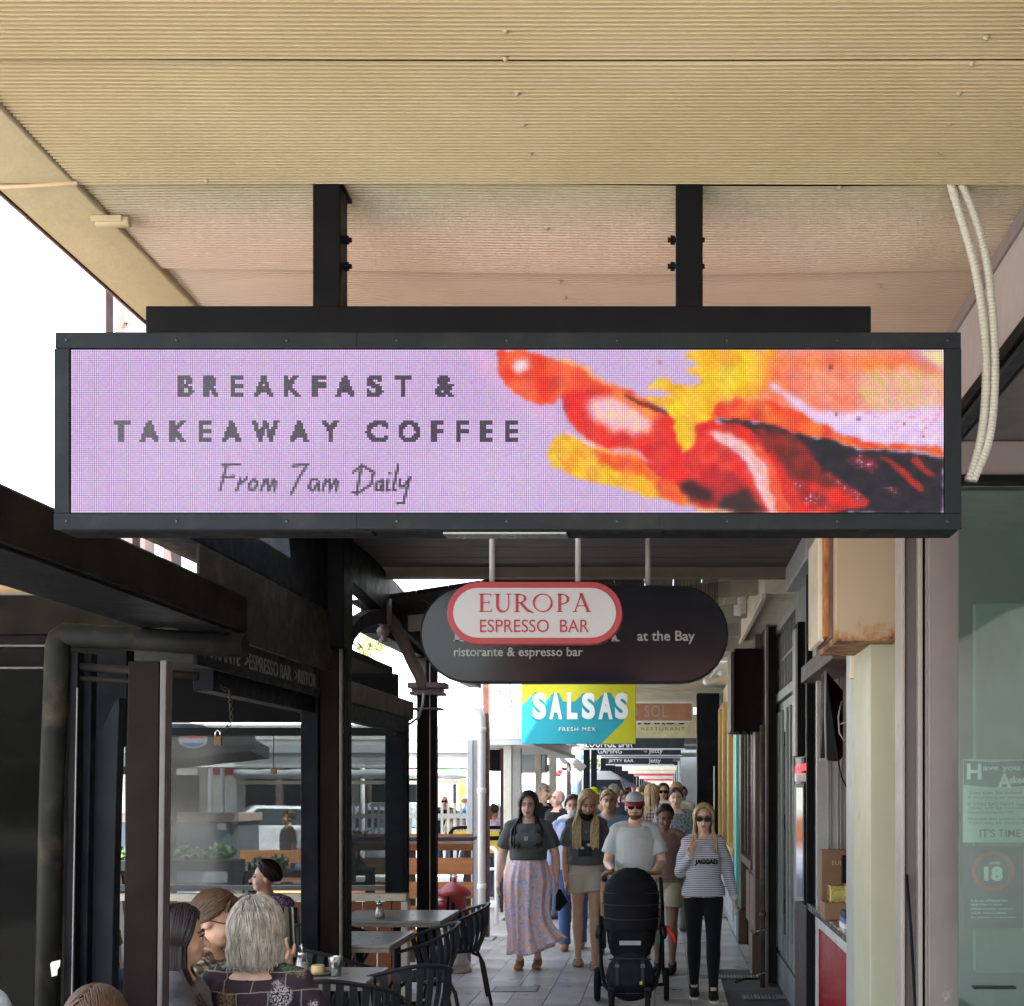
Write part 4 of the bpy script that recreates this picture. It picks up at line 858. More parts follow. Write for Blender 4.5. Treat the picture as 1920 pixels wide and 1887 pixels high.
# rusty light box
rb = thing('lightbox_sign', 'cream lightbox with rusted lower edge, fixed above the serving hatch', 'sign', (.87,5.5,2.38))
m_, n, l, bb = nt('rusty_cream'); v = coords(n, l)
spx = n.new('ShaderNodeSeparateXYZ'); l.new(v, spx.inputs[0])
t1 = noise(n, l, v, 9, 8, .7); mr = n.new('ShaderNodeMapRange'); mr.inputs[1].default_value = .0; mr.inputs[2].default_value = .16; mr.inputs[3].default_value = .34; mr.inputs[4].default_value = .0; l.new(spx.outputs[2], mr.inputs[0])
ad = n.new('ShaderNodeMath'); ad.operation = 'ADD'; l.new(t1.outputs[0], ad.inputs[0]); l.new(mr.outputs[0], ad.inputs[1])
cr = ramp(n, l, ad.outputs[0], [(.66, (.40,.31,.215)), (.76, (.36,.21,.10)), (.84, (.24,.10,.03)), (.92, (.06,.03,.02))]); l.new(cr, bb.inputs['Base Color']); bb.inputs['Roughness'].default_value = .6
bn = n.new('ShaderNodeBump'); bn.inputs['Strength'].default_value = .4; bn.inputs['Distance'].default_value = .004; l.new(t1.outputs[0], bn.inputs['Height']); l.new(bn.outputs[0], bb.inputs['Normal'])
MC['rusty_cream'] = m_
RUST = M('rust', (.35,.15,.04), .8, var=.5, ns=14, bump=.6)
pbox('box_body', m_, rb, 5.5, 1567, 1683, 940, 1203, .6, .006)
pbox('return', M('brown_rust', (.12,.06,.04), .7, var=.3), rb, 5.58, 1558, 1567, 940, 1196, .5, .003)
pbox('rust_strip', RUST, rb, 5.66, 1546, 1557, 940, 1194, .45, .004)
pbox('outer_strip', CREAMD, rb, 5.74, 1534, 1545.5, 1000, 1203, .4, .005)
# wall behind the hatch and poster pillar
WG = M('wall_light_grey', (.20,.21,.21), .45, var=.1, ns=2)
box('pillar_upper', WG, eb, .96, 1.4, 8.62, 9.62, 1.0, 3.37)
box('pillar_lower', M('dark_brown_render', (.075,.062,.058), .6, var=.1), eb, .955, 1.4, 8.62, 9.62, 0, .995)
box('pillar_edge', BLACK, eb, .93, .98, 8.56, 8.615, 0, 3.3)
box('cornice', GREYC, eb, .86, 1.1, 8.0, 9.35, 3.18, 3.36, .01)
pbox('dark_slot', BLACK, eb, 8.5, 1516, 1534, 1045, 1205, .1)
bl = thing('blade_panel', 'tall narrow black panel fixed edge-on to the grey pillar above the neon sign', 'panel', (.94,9.0,2.3))
pbox('panel', BLACK, bl, 8.95, 1496, 1509, 1166, 1418, .3, .004); pbox('edge', GREYC, bl, 8.93, 1491, 1495.5, 1178, 1418, .2, .003)
ne = thing('neon_sign', 'small sign with glowing red letters above the framed display on the grey pillar', 'sign', (.93,8.8,2.0))
pbox('panel', BLACK, ne, 8.8, 1508, 1519, 1420, 1462, .2, .003); pbox('tray', WHITE, ne, 8.78, 1494, 1516, 1450, 1466, .15, .002)
for i in range(5): pbox('letter', Memit('neon_red', (1,.05,.07), .35), ne, 8.76-.004*i, 1491+i*4.4, 1493.6+i*4.4, 1436-i*1.2, 1449-i*1, .008, .001)
pf = thing('framed_display', 'tall black framed display with a food picture, on the grey pillar beside the barred door', 'display', (.93,8.8,.9))
pbox('frame', BLACK, pf, 8.72, 1508, 1521, 1466, 1697, .25, .004); pbox('frame_edge', GREYC, pf, 8.70, 1491, 1507.5, 1470, 1690, .05, .003)
m_, n, l, bb = nt('food_display'); v = coords(n, l); t1 = noise(n, l, v, 7, 4); spz = n.new('ShaderNodeSeparateXYZ'); l.new(v, spz.inputs[0])
ad = n.new('ShaderNodeMath'); ad.operation = 'MULTIPLY_ADD'; ad.inputs[1].default_value = .25; l.new(t1.outputs[0], ad.inputs[0]); l.new(spz.outputs[2], ad.inputs[2])
cr = ramp(n, l, ad.outputs[0], [(0, (.05,.06,.1)), (.35, (.1,.1,.14)), (.5, (.45,.5,.6)), (.62, (.3,.12,.06)), (.75, (.35,.16,.1)), (.85, (.6,.62,.6))]); l.new(cr, bb.inputs['Base Color']); l.new(cr, bb.inputs['Emission Color']); bb.inputs['Emission Strength'].default_value = .12; MC['food_display'] = m_
pbox('picture', m_, pf, 8.69, 1493.5, 1505, 1477, 1682, .008, .001)
# barred door and transom
gd = thing('panelled_door', 'grey double door with tall slotted panels and a leaded transom, past the espresso bar', 'door', (1.0,10.7,0))
SL = M('slot_dark', (.012,.013,.015), .3)
box('door_leaf', GREYD, gd, 1.0, 1.06, 9.7, 10.72, .28, 2.5); box('door_leaf', GREYD, gd, 1.0, 1.06, 10.74, 11.72, .28, 2.5)
for y0 in (9.82,10.12,10.42,10.86,11.12,11.38): box('slot', SL, gd, .994, .999, y0, y0+.13, .5, 2.2, .001)
for y0 in (9.98,10.28,10.57,11.02,11.28,11.55): box('stile', GREYD, gd, .978, .999, y0, y0+.05, .32, 2.42, .003)
for z in (.7,1.4,2.1): box('hinge', CHAR, gd, .972, .995, 10.70, 10.76, z, z+.12, .003)
box('plinth', M('grey_blue_plinth', (.2,.22,.23), .5), gd, .985, 1.1, 9.7, 11.72, 0, .27)
box('transom_frame', GREYD, gd, .97, 1.08, 9.66, 11.76, 2.51, 2.59); box('transom_frame', GREYD, gd, .97, 1.08, 9.66, 11.76, 3.12, 3.2)
box('transom_glass', SL, gd, 1.02, 1.03, 9.66, 11.76, 2.59, 3.12, 0)
for i in range(9): box('glazing_bar', GREYD, gd, 1.0, 1.02, 9.7+i*.25, 9.725+i*.25, 2.6, 3.11, .002)
box('glazing_bar', GREYD, gd, .999, 1.021, 9.68, 11.74, 2.86, 2.88, .002)
box('wall_above', WG, gd, .98, 1.3, 9.63, 11.8, 3.21, 3.52)
# dark pillar with pipe
dpz = thing('dark_pillar', 'dark brown wall pillar with a rusty drainpipe on its left side, past the grey door', 'pillar', (.92,11.5,0))
pbox('core', M('pillar_black', (.022,.02,.02), .4, var=.3), dpz, 11.5, 1436, 1456, 0, 0, .5, z0=0, z1=3.4)
pbox('edge', M('pillar_grey', (.12,.11,.105), .5), dpz, 11.35, 1436, 1441, 0, 0, .13, z0=0, z1=3.35)
b = B(); b.tube([P(1430,1852,11.2),P(1430,1360,11.2)], .025, 10); b.obj('drainpipe', M('rust_pipe', (.065,.04,.03), .6, var=.4, ns=8, dirt=(.3,.18,.1)), dpz)
B().lathe((PX(1430,11.2),11.2,.62), [(.03,0),(.032,.02),(.03,.05)], 10).obj('pipe_collar', M('rust_pipe', (.065,.04,.03)), dpz)
for z in (.12,.5): B().caps([(PX(1420,11.2),11.15,z),(PX(1434,11.2),11.18,z+.02)], .012, 6).obj('pipe_bracket', STEEL, dpz)
B().caps([(PX(1378,11.6),11.5,.005),(PX(1398,11.6),11.55,.03),(PX(1420,11.6),11.6,.02)], .008, 6).obj('loose_strap', BLACK, dpz)
# dark box sign & pipes
bx = thing('lightbox_sign', 'dark brown box sign seen edge-on, hanging from the veranda before the carved brown shopfront', 'sign', (.73,12,2.28))
pbox('box_body', M('brown_black', (.012,.009,.008), .5, var=.2), bx, 12, 1377, 1430, 1216, 1372, .7, .01)
pbox('edge', M('brown_edge', (.06,.035,.025), .5), bx, 11.9, 1370, 1377, 1222, 1372, .6, .006)
for x in (1388,1404): B().lathe((PX(x,12),12.02,PZ(1374,12)-.015), [(.012,0),(.02,.01),(.012,.03)], 8).obj('bulb', BLACK, bx)
cm = thing('conduit_drop', 'white conduit with a small camera hanging by the wall under the pitched veranda', 'camera', (PX(1390,10.5),10.5,3.0))
b = B(); b.tube([P(1389,1060,10.5),P(1389,1112,10.5)], .018, 8); b.obj('conduit', PV, cm)
b = B(); b.tube([P(1391,1110,10.5),P(1391,1150,10.5)], .036, 10); b.obj('casing', PV, cm); pbox('camera_head', WHITE, cm, 10.4, 1376, 1390, 1134, 1154, .05, .008)
bh = thing('bulkhead', 'cream boxed bulkhead running along the wall under the pitched veranda', 'bulkhead', (.9,11,3.3))
box('casing', CREAMD, bh, .72, .99, 9.55, 12.6, 3.20, 3.46, .01); box('lower_lip', CREAMD, bh, .70, .735, 9.55, 12.6, 3.16, 3.2, .004)
# carved brown shopfront
cs = thing('shopfront', 'dark brown carved timber shopfront with panelled plinth, between the pillar and the turquoise strip', 'building', (.85,13.4,0))
box('wall', WOODB, cs, .90, 1.3, 12.0, 14.9, 0, 3.3)
for y0, w_ in ((12.05,.32),(14.4,.34)):
    box('pilaster', WOODB, cs, .82, .899, y0, y0+w_, .38, 3.2, .01); box('pilaster_base', WOODB, cs, .79, .90, y0-.04, y0+w_+.04, 0, .38, .015); box('pilaster_cap', WOODB, cs, .79, .90, y0-.03, y0+w_+.03, 2.6, 2.72, .012)
box('sill', WOODB, cs, .80, .9, 12.45, 14.35, .95, 1.03, .012); box('window_void', SL, cs, .885, .898, 12.5, 14.3, 1.05, 2.5, 0)
for y0 in (12.5,13.15,13.8): box('raised_panel', M('brown_panel', (.16,.09,.06), .4, var=.2), cs, .872, .899, y0, y0+.5, .3, .85, .012)
for y0 in (12.45,13.1,13.75,14.3): box('mullion', WOODB, cs, .86, .9, y0, y0+.05, 1.04, 2.6, .006)
# turquoise + ochre shop
os_ = thing('shopfront', 'ochre framed shopfront with a turquoise corner strip and a low tiled plinth', 'building', (.85,17,0))
box('corner_strip', TURQ, os_, .80, .87, 15.0, 15.35, 0, 3.0)
box('wall', M('ochre_wall', (.45,.36,.24), .6), os_, .88, 1.3, 14.95, 20.4, 0, 3.3)
for y0 in (15.5,17.0,18.6,20.1): box('window_frame', YELP, os_, .80, .879, y0, y0+.16, .55, 3.0, .006)
box('sill', YELP, os_, .76, .9, 15.4, 20.3, .93, 1.02, .01); box('window_pane', SL, os_, .865, .878, 15.6, 20.2, 1.02, 2.6, 0)
box('plinth', M('plinth_grey_tile', (.3,.32,.33), .4), os_, .80, .879, 15.4, 20.3, 0, .92)
for i in range(12): box('plinth_tile', M('plinth_tile', (.48,.5,.52), .3, obj_rand=.15), os_, .785, .80, 15.55+i*.38, 15.9+i*.38, .12+.002*(i % 2), .84, .004)
bf = thing('shopfront', 'black painted shopfront beyond the ochre window', 'building', (.85,28,0))
box('wall', CHAR, bf, .88, 1.3, 20.45, 36, 0, 3.3)
pbox('pier', NAVY, bf, 20.5, 1307, 1349, 1300, 0, .5, z0=0)
for y0 in (23,26,29,32,35): box('mullion', GREYC if y0 % 2 else NAVY, bf, .80, .879, y0, y0+.15, 0, 3.2, .005)
B().tube([(.74,20.4,.4),(.74,20.4,2.1)], .012, 8).obj('door_pull', WHITE, bf)
ff = thing('shopfront', 'row of pale and coloured shopfronts at the far end of the arcade', 'building', (.85,60,0))
box('wall', M('far_wall', (.42,.40,.37), .6), ff, .88, 1.4, 36.1, 130, 0, 3.3)
for i, (y0, m_) in enumerate(((38,GREYC),(41,M('purple_paint',(.12,.05,.4),.5)),(44,GREYC),(48,TURQ),(52,BLACK),(57,WHITE),(63,BLACK),(70,MAR),(78,WHITE),(88,BLACK),(100,MAR))):
    box('pier', m_, ff, .38, .88, y0, y0+.4, 0, 3.0, .01)
ub = thing('sun_block_storey', 'unseen rendered wall over the right-hand shopfronts, height set to block the sun', 'building', (4,40,3.5))
box('wall', M('render_wall', (.55,.52,.46), .7), ub, 1.4, 8, 11.5, 130, 0, 8.0)  # unseen wall, raised to keep direct sun off the far signs
# small floodlights under the far veranda
fl = thing('floodlight', 'white twin floodlight fixed to the wall below the oval sign', 'light', (PX(1350,16),16,2.9))
for x, y in ((1325,1278),(1352,1262)):
    B().caps([P(x,y,16),P(x+16,y-6,16.1)], .05, 10).obj('lamp_head', WHITE, fl)
B().tube([P(1368,1240,16),P(1345,1256,16),P(1330,1272,16)], .015, 6).obj('arm', WHITE, fl)
pbox('junction_box', WHITE, fl, 16, 1340, 1368, 1243, 1266, .2, .01)

# ------------------------------------------------------------ left: dining enclosure
bm = thing('blind_box', 'long dark weathered steel blind box running along the terrace edge, nearest the camera', 'blind box', (-2.02,4.8,2.5), group='blind boxes along the terrace')
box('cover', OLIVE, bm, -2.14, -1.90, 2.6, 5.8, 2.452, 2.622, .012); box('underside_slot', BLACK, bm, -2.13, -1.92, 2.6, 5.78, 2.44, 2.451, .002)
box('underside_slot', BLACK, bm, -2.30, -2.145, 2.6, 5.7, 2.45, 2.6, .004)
BW = M('weathered_beam', (.16,.14,.10), .7, var=.3, ns=5, dirt=(.06,.05,.04))
b2 = thing('blind_box', 'shorter weathered blind box between the two veranda posts', 'blind box', (-2.25,9.8,2.4), group='blind boxes along the terrace')
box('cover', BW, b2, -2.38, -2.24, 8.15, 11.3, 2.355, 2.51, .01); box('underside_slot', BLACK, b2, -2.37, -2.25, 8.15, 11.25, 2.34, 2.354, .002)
te = thing('terrace_pergola', 'dark steel frame and roof of the outdoor dining terrace on the left', 'pergola', (-3,6.5,0))
box('front_beam', OLIVE, te, -6, -2.34, 6.6, 6.7, PZ(1190,6.6), PZ(1115,6.6), .006)
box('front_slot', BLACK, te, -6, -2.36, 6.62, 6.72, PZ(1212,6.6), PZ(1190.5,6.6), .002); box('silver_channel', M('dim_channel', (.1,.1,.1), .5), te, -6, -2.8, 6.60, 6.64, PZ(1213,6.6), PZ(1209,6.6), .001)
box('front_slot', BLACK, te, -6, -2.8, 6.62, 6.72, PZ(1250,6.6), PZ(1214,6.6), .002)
box('lining', M('lit_lining', (.62,.46,.24), .5), te, -6, -2.34, 5.0, 6.59, 2.752, 2.78)  # warm lit look put into the lining's own colour
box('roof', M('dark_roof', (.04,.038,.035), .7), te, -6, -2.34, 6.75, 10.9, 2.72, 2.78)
box('rear_beam', BLACK, te, -6, -2.3, 10.85, 10.95, 2.31, 2.72); box('rear_beam', CHAR, te, -6, -2.3, 10.87, 10.95, PZ(1380,10.9), PZ(1365,10.9))
box('side_beam', NAVY, te, -2.30, -2.2, 6.2, 10.9, 2.22, 2.33)
for x in (-4.6,): box('rear_post', NAVY, te, x, x+.12, 10.85, 10.97, 0, 2.3)
pbox('rear_post', NAVY, te, 10.9, 722, 757, 0, 0, .12, z0=0, z1=2.3)
pbox('rear_post_edge', BLACK, te, 10.88, 757.5, 763, 0, 0, .1, z0=0, z1=2.3)
# round-cornered steel portal
pt = thing('steel_portal', 'round-cornered dark steel portal tube at the left, worn at its edges', 'post', (-2.87,6.1,0))
WORN = M('worn_steel', (.010,.0105,.0095), .5, 0, var=.4, ns=5, bump=.15, dirt=(.075,.06,.035), dirt_amt=.4)
b = B(); Y = 5.6
b.tube([P(88,1960,Y),P(97,1500,Y),P(108,1215,Y),P(112,1198,Y),P(124,1190,Y),P(150,1192,Y),P(300,1202,Y),P(460,1212,Y)], .052, 16); b.obj('tube', WORN, pt)
def strip(name, mat, x0t, x1t, x0b, x1b, yt, Y, d=.06, par=pt):
    b = B().hexa([tuple(P(x0b,1960,Y)),tuple(P(x1b,1960,Y)),tuple(P(x1b,1960,Y)+Vector((0,d,0))),tuple(P(x0b,1960,Y)+Vector((0,d,0))),tuple(P(x0t,yt,Y)),tuple(P(x1t,yt,Y)),tuple(P(x1t,yt,Y)+Vector((0,d,0))),tuple(P(x0t,yt,Y)+Vector((0,d,0)))])
    return b.obj(name, mat, par, .004)
strip('channel', BLACK, 130, 146, 118, 138, 1222, 5.62); strip('channel_edge', M('edge_worn', (.2,.2,.2), .4), 143, 145, 131, 134, 1290, 5.61, .01)
strip('panel', NAVY, 146, 172, 138, 160, 1225, 5.7)
b = B().prism([(PX(x,5.75),PZ(y,5.75)) for x, y in [(158,1960),(166,1430),(172,1395),(185,1372),(200,1345),(212,1318),(224,1308),(218,1500),(213,1700),(208,1960)]], 'y', 5.75, 5.82); b.obj('blade_panel', M('slate_panel', (.010,.012,.016), .4, var=.2), pt, .004)
b = B(); b.tube([P(150,1250,5.65),P(372,1268,5.65)], .018, 8); b.obj('rail', OLIVE, pt)
b = B(); b.tube([P(150,1272,5.65),P(310,1282,5.65)], .012, 8); b.obj('rail', OLIVE, pt)
box('back_plate', NAVY, pt, PX(146,5.8), PX(232,5.8), 5.83, 5.86, PZ(1400,5.8), PZ(1222,5.8), .003)
br_ = thing('veranda_post', 'square dark red-brown post with a grey edge strip, left of the seated women', 'post', (-1.95,4.5,0), group='veranda posts along the kerb')
strip('core', BROWNP, 240, 299, 228, 292, 1240, 4.5, .12, br_); strip('edge_strip', M('pale_metal_strip', (.075,.07,.068), .4, .3), 300, 312, 293, 303, 1238, 4.48, .06, br_)
B().prism([(PX(x,5.53),PZ(y,5.53)) for x, y in [(94,1808),(97,1804),(113,1800),(112,1812),(108,1818),(107,1829),(97,1832)]], 'y', 5.53, 5.534).obj('torn_label', M('paper', (.5,.48,.42), .8), pt)
# dark glazed panel far left
gl_ = thing('clear_blind', 'dark reflective clear plastic blind at the far left of the terrace', 'blind', (-3.2,6.35,0), group='clear plastic blinds of the terrace')
box('film', Mglass('dark_film', (.02,.021,.02), .0, .06, ior=1.12, film=.10, filmc=(.03,.032,.03)), gl_, -5.5, -2.93, 6.35, 6.36, .0, 2.34, 0)
box('bottom_bar', BLACK, gl_, -5.5, -2.93, 6.34, 6.37, .0, .05, .003)
for lab, xa, xb in (('clear plastic blind across the back of the terrace, behind the woman with short dark hair', -4.5,-2.95),('clear plastic blind between the thick dark post and the terrace corner post', -2.85,-2.28)):
    g2 = thing('clear_blind', lab, 'blind', ((xa+xb)/2,10.98,.9), group='clear plastic blinds of the terrace')
    box('film', Mglass('clear_film', (.36,.385,.39), .03, .10, film=.22, filmc=(.11,.12,.125)), g2, xa, xb, 10.98, 10.985, .92, 2.3, 0)
    box('bottom_bar', M('bar_grey', (.12,.12,.12), .5), g2, xa, xb, 10.97, 10.995, .87, .915, .003)
pw = thing('terrace_partition', 'low terrace wall of vertical red-brown boards under a white cap rail', 'wall', (-3.5,10.9,0))
box('cap_rail', CREAMD, pw, -4.6, PX(764,10.8), 10.75, 10.86, .80, .862, .006)
pbox('end_post', CREAMD, pw, 10.75, 752, 764, 0, 0, .11, z0=0, z1=.795)
MB_ = M('redbrown_board', (.20,.055,.018), .45, var=.25, ns=3, stretch=(4,4,.7), bump=.2, obj_rand=.25)
me = B().box(-.058,.058,0,.02,.05,.79).mesh('board')
for i in range(19): piece('board', me, MB_, pw, (-4.5+i*.124+.0, 10.8, 0))
# padlock and chain under the lettering board
pl = thing('padlock', 'brass padlock on a chain hanging from the terrace frame', 'padlock', (PX(408,6.3),6.3,PZ(1398,6.3)))
BRASS = M('brass', (.10,.05,.02), .5, .5)
pbox('body', BRASS, pl, 6.3, 402, 415, 1380, 1398, .02, .004)
b = B(); b.tube([tuple(P(404,1381,6.31)),tuple(P(404,1373,6.31)),tuple(P(408.5,1369,6.31)),tuple(P(413,1373,6.31)),tuple(P(413,1381,6.31))], .0045, 6); b.obj('shackle', STEEL, pl)
q0 = [P(402,1270,6.3),P(407,1285,6.3),P(430,1296,6.3),P(433,1330,6.3),P(434,1352,6.3),P(425,1366,6.3),P(412,1371,6.3)]
lk = B(); lk.tube([(-.009,0,0),(-.006,0,.008),(0,0,.011),(.006,0,.008),(.009,0,0),(.006,0,-.008),(0,0,-.011),(-.006,0,-.008),(-.009,0,0)], .0025, 5); lme = lk.mesh('link'); CHN = M('chain_dull', (.05,.045,.04), .5, .5)
i = 0
for a_, b_ in zip(q0[:-1], q0[1:]):
    n_ = max(1, int((b_-a_).length/.017))
    for k in range(n_):
        p = a_+(b_-a_)*(k/n_); d = (b_-a_).normalized(); o = piece('chain_link', lme, CHN, pl, p); o.rotation_euler = (0, math.atan2(d.x, d.z), (i % 2)*PI/2); i += 1
sw = thing('hanging_weight', 'small tan weight hanging on a cord inside the terrace', 'weight', (PX(512,9),9,PZ(1452,9)))
B().tube([P(513,1380,9),P(513,1442,9)], .003, 5).obj('cord', BLACK, sw); pbox('weight', M('tan_wood', (.3,.17,.06), .6), sw, 9, 507, 517, 1442, 1452, .03, .003)
# ------------------------------------------------------------ terrace furniture
CHM = M('black_plastic', (.028,.032,.036), .38, var=.15, ns=8, bump=.1)
LEGM = M('dark_brown_leg', (.03,.02,.022), .35, .4)
def chair_parts(t):
    def rim(a_):   # a_ from -1 (left arm tip) through 0 (back) to 1
        th = a_*math.radians(118); x = .275*math.sin(th); y = .245*math.cos(th)-.02
        z = .80-.165*(abs(a_)**1.5)
        if abs(a_) > .8: y -= (abs(a_)-.8)*.35
        return Vector((x, y+.03*(1-abs(a_)), z))
    pts = [rim(-1+2*i/32) for i in range(33)]
    B().caps(pts, [(.012,.021)]*33, 8, ref=(0,0,1)).obj('rim', CHM, t, local=True)
    n_ = 15
    for i in range(n_):
        a_ = -.80+1.6*i/(n_-1); top = rim(a_); th = a_*math.radians(100)
        bot = Vector((.215*math.sin(th), .19*math.cos(th)-.01, .435)); tang = Vector((math.cos(th), -math.sin(th), 0)); w_ = .0175; vs = []; 
        for k in range(6):
            s_ = k/5; c_ = bot*(1-s_)+top*s_; o_ = Vector((math.sin(th), math.cos(th), 0)); c_ = c_+o_*(.03*math.sin(s_*PI)-.0)
            ww = w_*(1-.0*s_)*(.8+.35*s_)
            for sx, so in ((-1,-.004),(1,-.004),(1,.004),(-1,.004)): vs.append(c_+tang*sx*ww+o_*so)
        fs = []
        for k in range(5):
            for q in range(4): fs.append((4*k+q, 4*k+(q+1) % 4, 4*k+4+(q+1) % 4, 4*k+4+q))
        B().add(vs, fs).obj('slat', CHM, t, local=True)
    sp_ = [(.215*math.cos(q*2*PI/24)*(1.02 if math.sin(q*2*PI/24) > 0 else 1.08), .20*math.sin(q*2*PI/24)-.01) for q in range(24)]
    B().prism(sp_, 'z', .425, .45).obj('seat', CHM, t, .006, local=True)
    for sx in (-1,1):
        for sy in (-1,1):
            B().caps([(sx*.12,sy*.12,.415),(sx*.19,sy*.17,.40),(sx*.215,sy*.2,.34),(sx*.25,sy*.26,.012)], .0135, 8).obj('leg', LEGM, t, local=True)
    return t
def put_chair(lab, x, y, deg, first=[None]):
    if first[0] is None:
        t = thing('terrace_chair', lab, 'chair', (0,0,0), 0, 'slatted black terrace chairs'); chair_parts(t); first[0] = t
    else: t = copy_tree(first[0])
    t.location = (x, y, 0); t.rotation_euler = (0,0,math.radians(deg)); t['label'] = lab
    return t
# deg: 0 faces the camera, 90 faces right, -90 faces left, 180 faces away
put_chair('black slatted chair in full view at the end of the far table, by the hydrant', -1.72, 10.45, -78)
put_chair('black slatted chair at the corner of the middle table, overlapping the far chair', -1.72, 8.95, -72)
put_chair('black chair turned sideways right of the table with the water glass', -1.47, 7.05, 215-360)
put_chair('black chair with its curved back to the camera, before the table with the water glass', -1.66, 6.55, 176)
put_chair('black chair of which only a pale rim shows at the bottom edge, nearest the camera', -1.60, 5.72, 190)
put_chair('black chair with its back to the camera tucked under the far table', -2.45, 9.35, 170)
put_chair('black slatted chair in the dark under the middle table', -2.12, 7.85, 150)
put_chair('black chair at the small table with plates, behind the grey haired woman', -3.0, 8.9, 160)
TT = M('table_laminate', (.30,.28,.25), .28, var=.06, ns=6, rv=.1); TE = M('table_edge', (.25,.22,.18), .5)
def table(lab, x0, x1, y0, y1, z=.75):
    t = thing('terrace_table', lab, 'table', ((x0+x1)/2,(y0+y1)/2,0), group='laminate terrace tables')
    box('top', TT, t, x0, x1, y0, y1, z-.022, z, .006); box('edge_band', TE, t, x0+.002, x1-.002, y0+.002, y1-.002, z-.05, z-.0225, .003)
    cx, cy = (x0+x1)/2, (y0+y1)/2
    B().tube([(cx,cy,.03),(cx,cy,z-.05)], .03, 10).obj('pedestal', CHAR, t)
    for a_ in range(4):
        c_, s_ = math.cos(a_*PI/2+.78), math.sin(a_*PI/2+.78); B().caps([(cx,cy,.05),(cx+.3*c_,cy+.3*s_,.02)], .02, 6).obj('foot', CHAR, t)
    return t
table('far laminate terrace table with a sugar pourer, beside the fully visible chair', -2.55, -1.71, 9.65, 10.5)
table('middle laminate terrace table, empty, in front of the far one', -2.35, -1.77, 8.15, 8.95)
table('near laminate terrace table with sugar pourer, butter and a water glass', -2.15, -1.56, 6.62, 7.15)
table('small laminate table with plates and a yellow box, between the seated women', -3.75, -3.05, 9.2, 9.9)
table('laminate table at the bottom left with a salt shaker', -2.75, -2.27, 5.4, 5.95)
GLS = Mglass('clear_glassware', (.82,.84,.84), .12, .02)
SUG = M('sugar_white', (.62,.60,.54), .8, var=.05)
def pourer(lab, x, y, z, s=1):
    t = thing('sugar_pourer', lab, 'sugar pourer', (x,y,z), group='glass sugar pourers')
    B().lathe((x,y,z), [(.036*s,0),(.04*s,.01),(.037*s,.04*s),(.026*s,.085*s),(.022*s,.10*s)], 14).obj('jar', GLS, t)
    B().lathe((x,y,z), [(.033*s,.004),(.036*s,.012),(.033*s,.04*s),(.026*s,.066*s)], 14).obj('sugar', SUG, t)
    B().lathe((x,y,z+.10*s), [(.023*s,0),(.024*s,.015*s),(.02*s,.022*s)], 14).obj('lid', STEEL, t)
    B().tube([(x,y,z+.12*s),(x-.003,y,z+.165*s)], .0055*s, 8).obj('spout', STEEL, t)
a_ = P(712,1718,9.85); pourer('glass sugar pourer standing on the far terrace table', a_.x, 9.85, .75, 1.0)
a_ = P(566,1830,6.85); pourer('glass sugar pourer on the near terrace table, left of the butter', a_.x, 6.86, .75, 1.0)
x_ = PX(596,6.84); sr = thing('saucer', 'round saucer holding the butter on the near terrace table', 'saucer', (x_,6.84,.75)); B().lathe((x_,6.84,.75), [(.04,.001),(.075,.012),(.082,.016),(.0001,.008)], 20).obj('plate', M('brown_saucer', (.32,.25,.2), .3), sr)
bt_ = thing('butter_pat', 'squat round pat of yellow butter on the saucer between pourer and glass', 'butter', (x_,6.84,.76)); B().lathe((x_,6.84,.763), [(.034,0),(.036,.01),(.035,.04),(.03,.043)], 16).obj('pat', M('butter', (.62,.50,.23), .5), bt_)
x_ = PX(629,6.80); gs = thing('water_glass', 'tumbler half full of water on the near terrace table', 'glass', (x_,6.80,.75))
B().lathe((x_,6.80,.7505), [(.028,0),(.03,.004),(.034,.06),(.039,.105),(.0375,.105),(.0325,.06),(.027,.012),(.0001,.01)], 12, False).obj('tumbler', GLS, gs)
B().lathe((x_,6.80,.764), [(.026,0),(.031,.05),(.032,.056),(.0001,.056)], 12).obj('water', Mglass('water', (.75,.78,.8), .15, .01), gs)
x_ = PX(315,5.75); ss = thing('salt_shaker', 'small glass salt shaker on the bottom-left table', 'shaker', (x_,5.75,.75)); B().lathe((x_,5.75,.7505), [(.02,0),(.022,.05),(.018,.06)], 10).obj('jar', GLS, ss); B().lathe((x_,5.75,.811), [(.019,0),(.018,.012),(.006,.016)], 10).obj('lid', STEEL, ss)
B().lathe((x_+.035,5.78,.7505), [(.018,0),(.02,.045),(.016,.05)], 10).obj('jar', GLS, ss)
pl_ = thing('plate', 'white plate with cutlery on the small table beside the woman with short dark hair', 'plate', (-3.3,9.5,.75)); B().lathe((-3.3,9.5,.7505), [(.08,0),(.12,.014),(.125,.018),(.0001,.01)], 20).obj('plate_disc', WHITE, pl_)
yb = thing('yellow_box', 'small orange-yellow caddy standing on the small table', 'caddy', (-3.32,9.6,.75)); box('box_body', M('orange_yellow', (.75,.36,.05), .5), yb, PX(404,9.6), PX(426,9.6), 9.6, 9.68, .752, .80); box('napkins', WHITE, yb, PX(413,9.6), PX(416,9.6), 9.62, 9.64, .80, .86, .001)
st = thing('striped_jacket', 'black and cream striped jacket draped over a chair back beside the seated woman', 'jacket', (-2.9,9.2,.7))
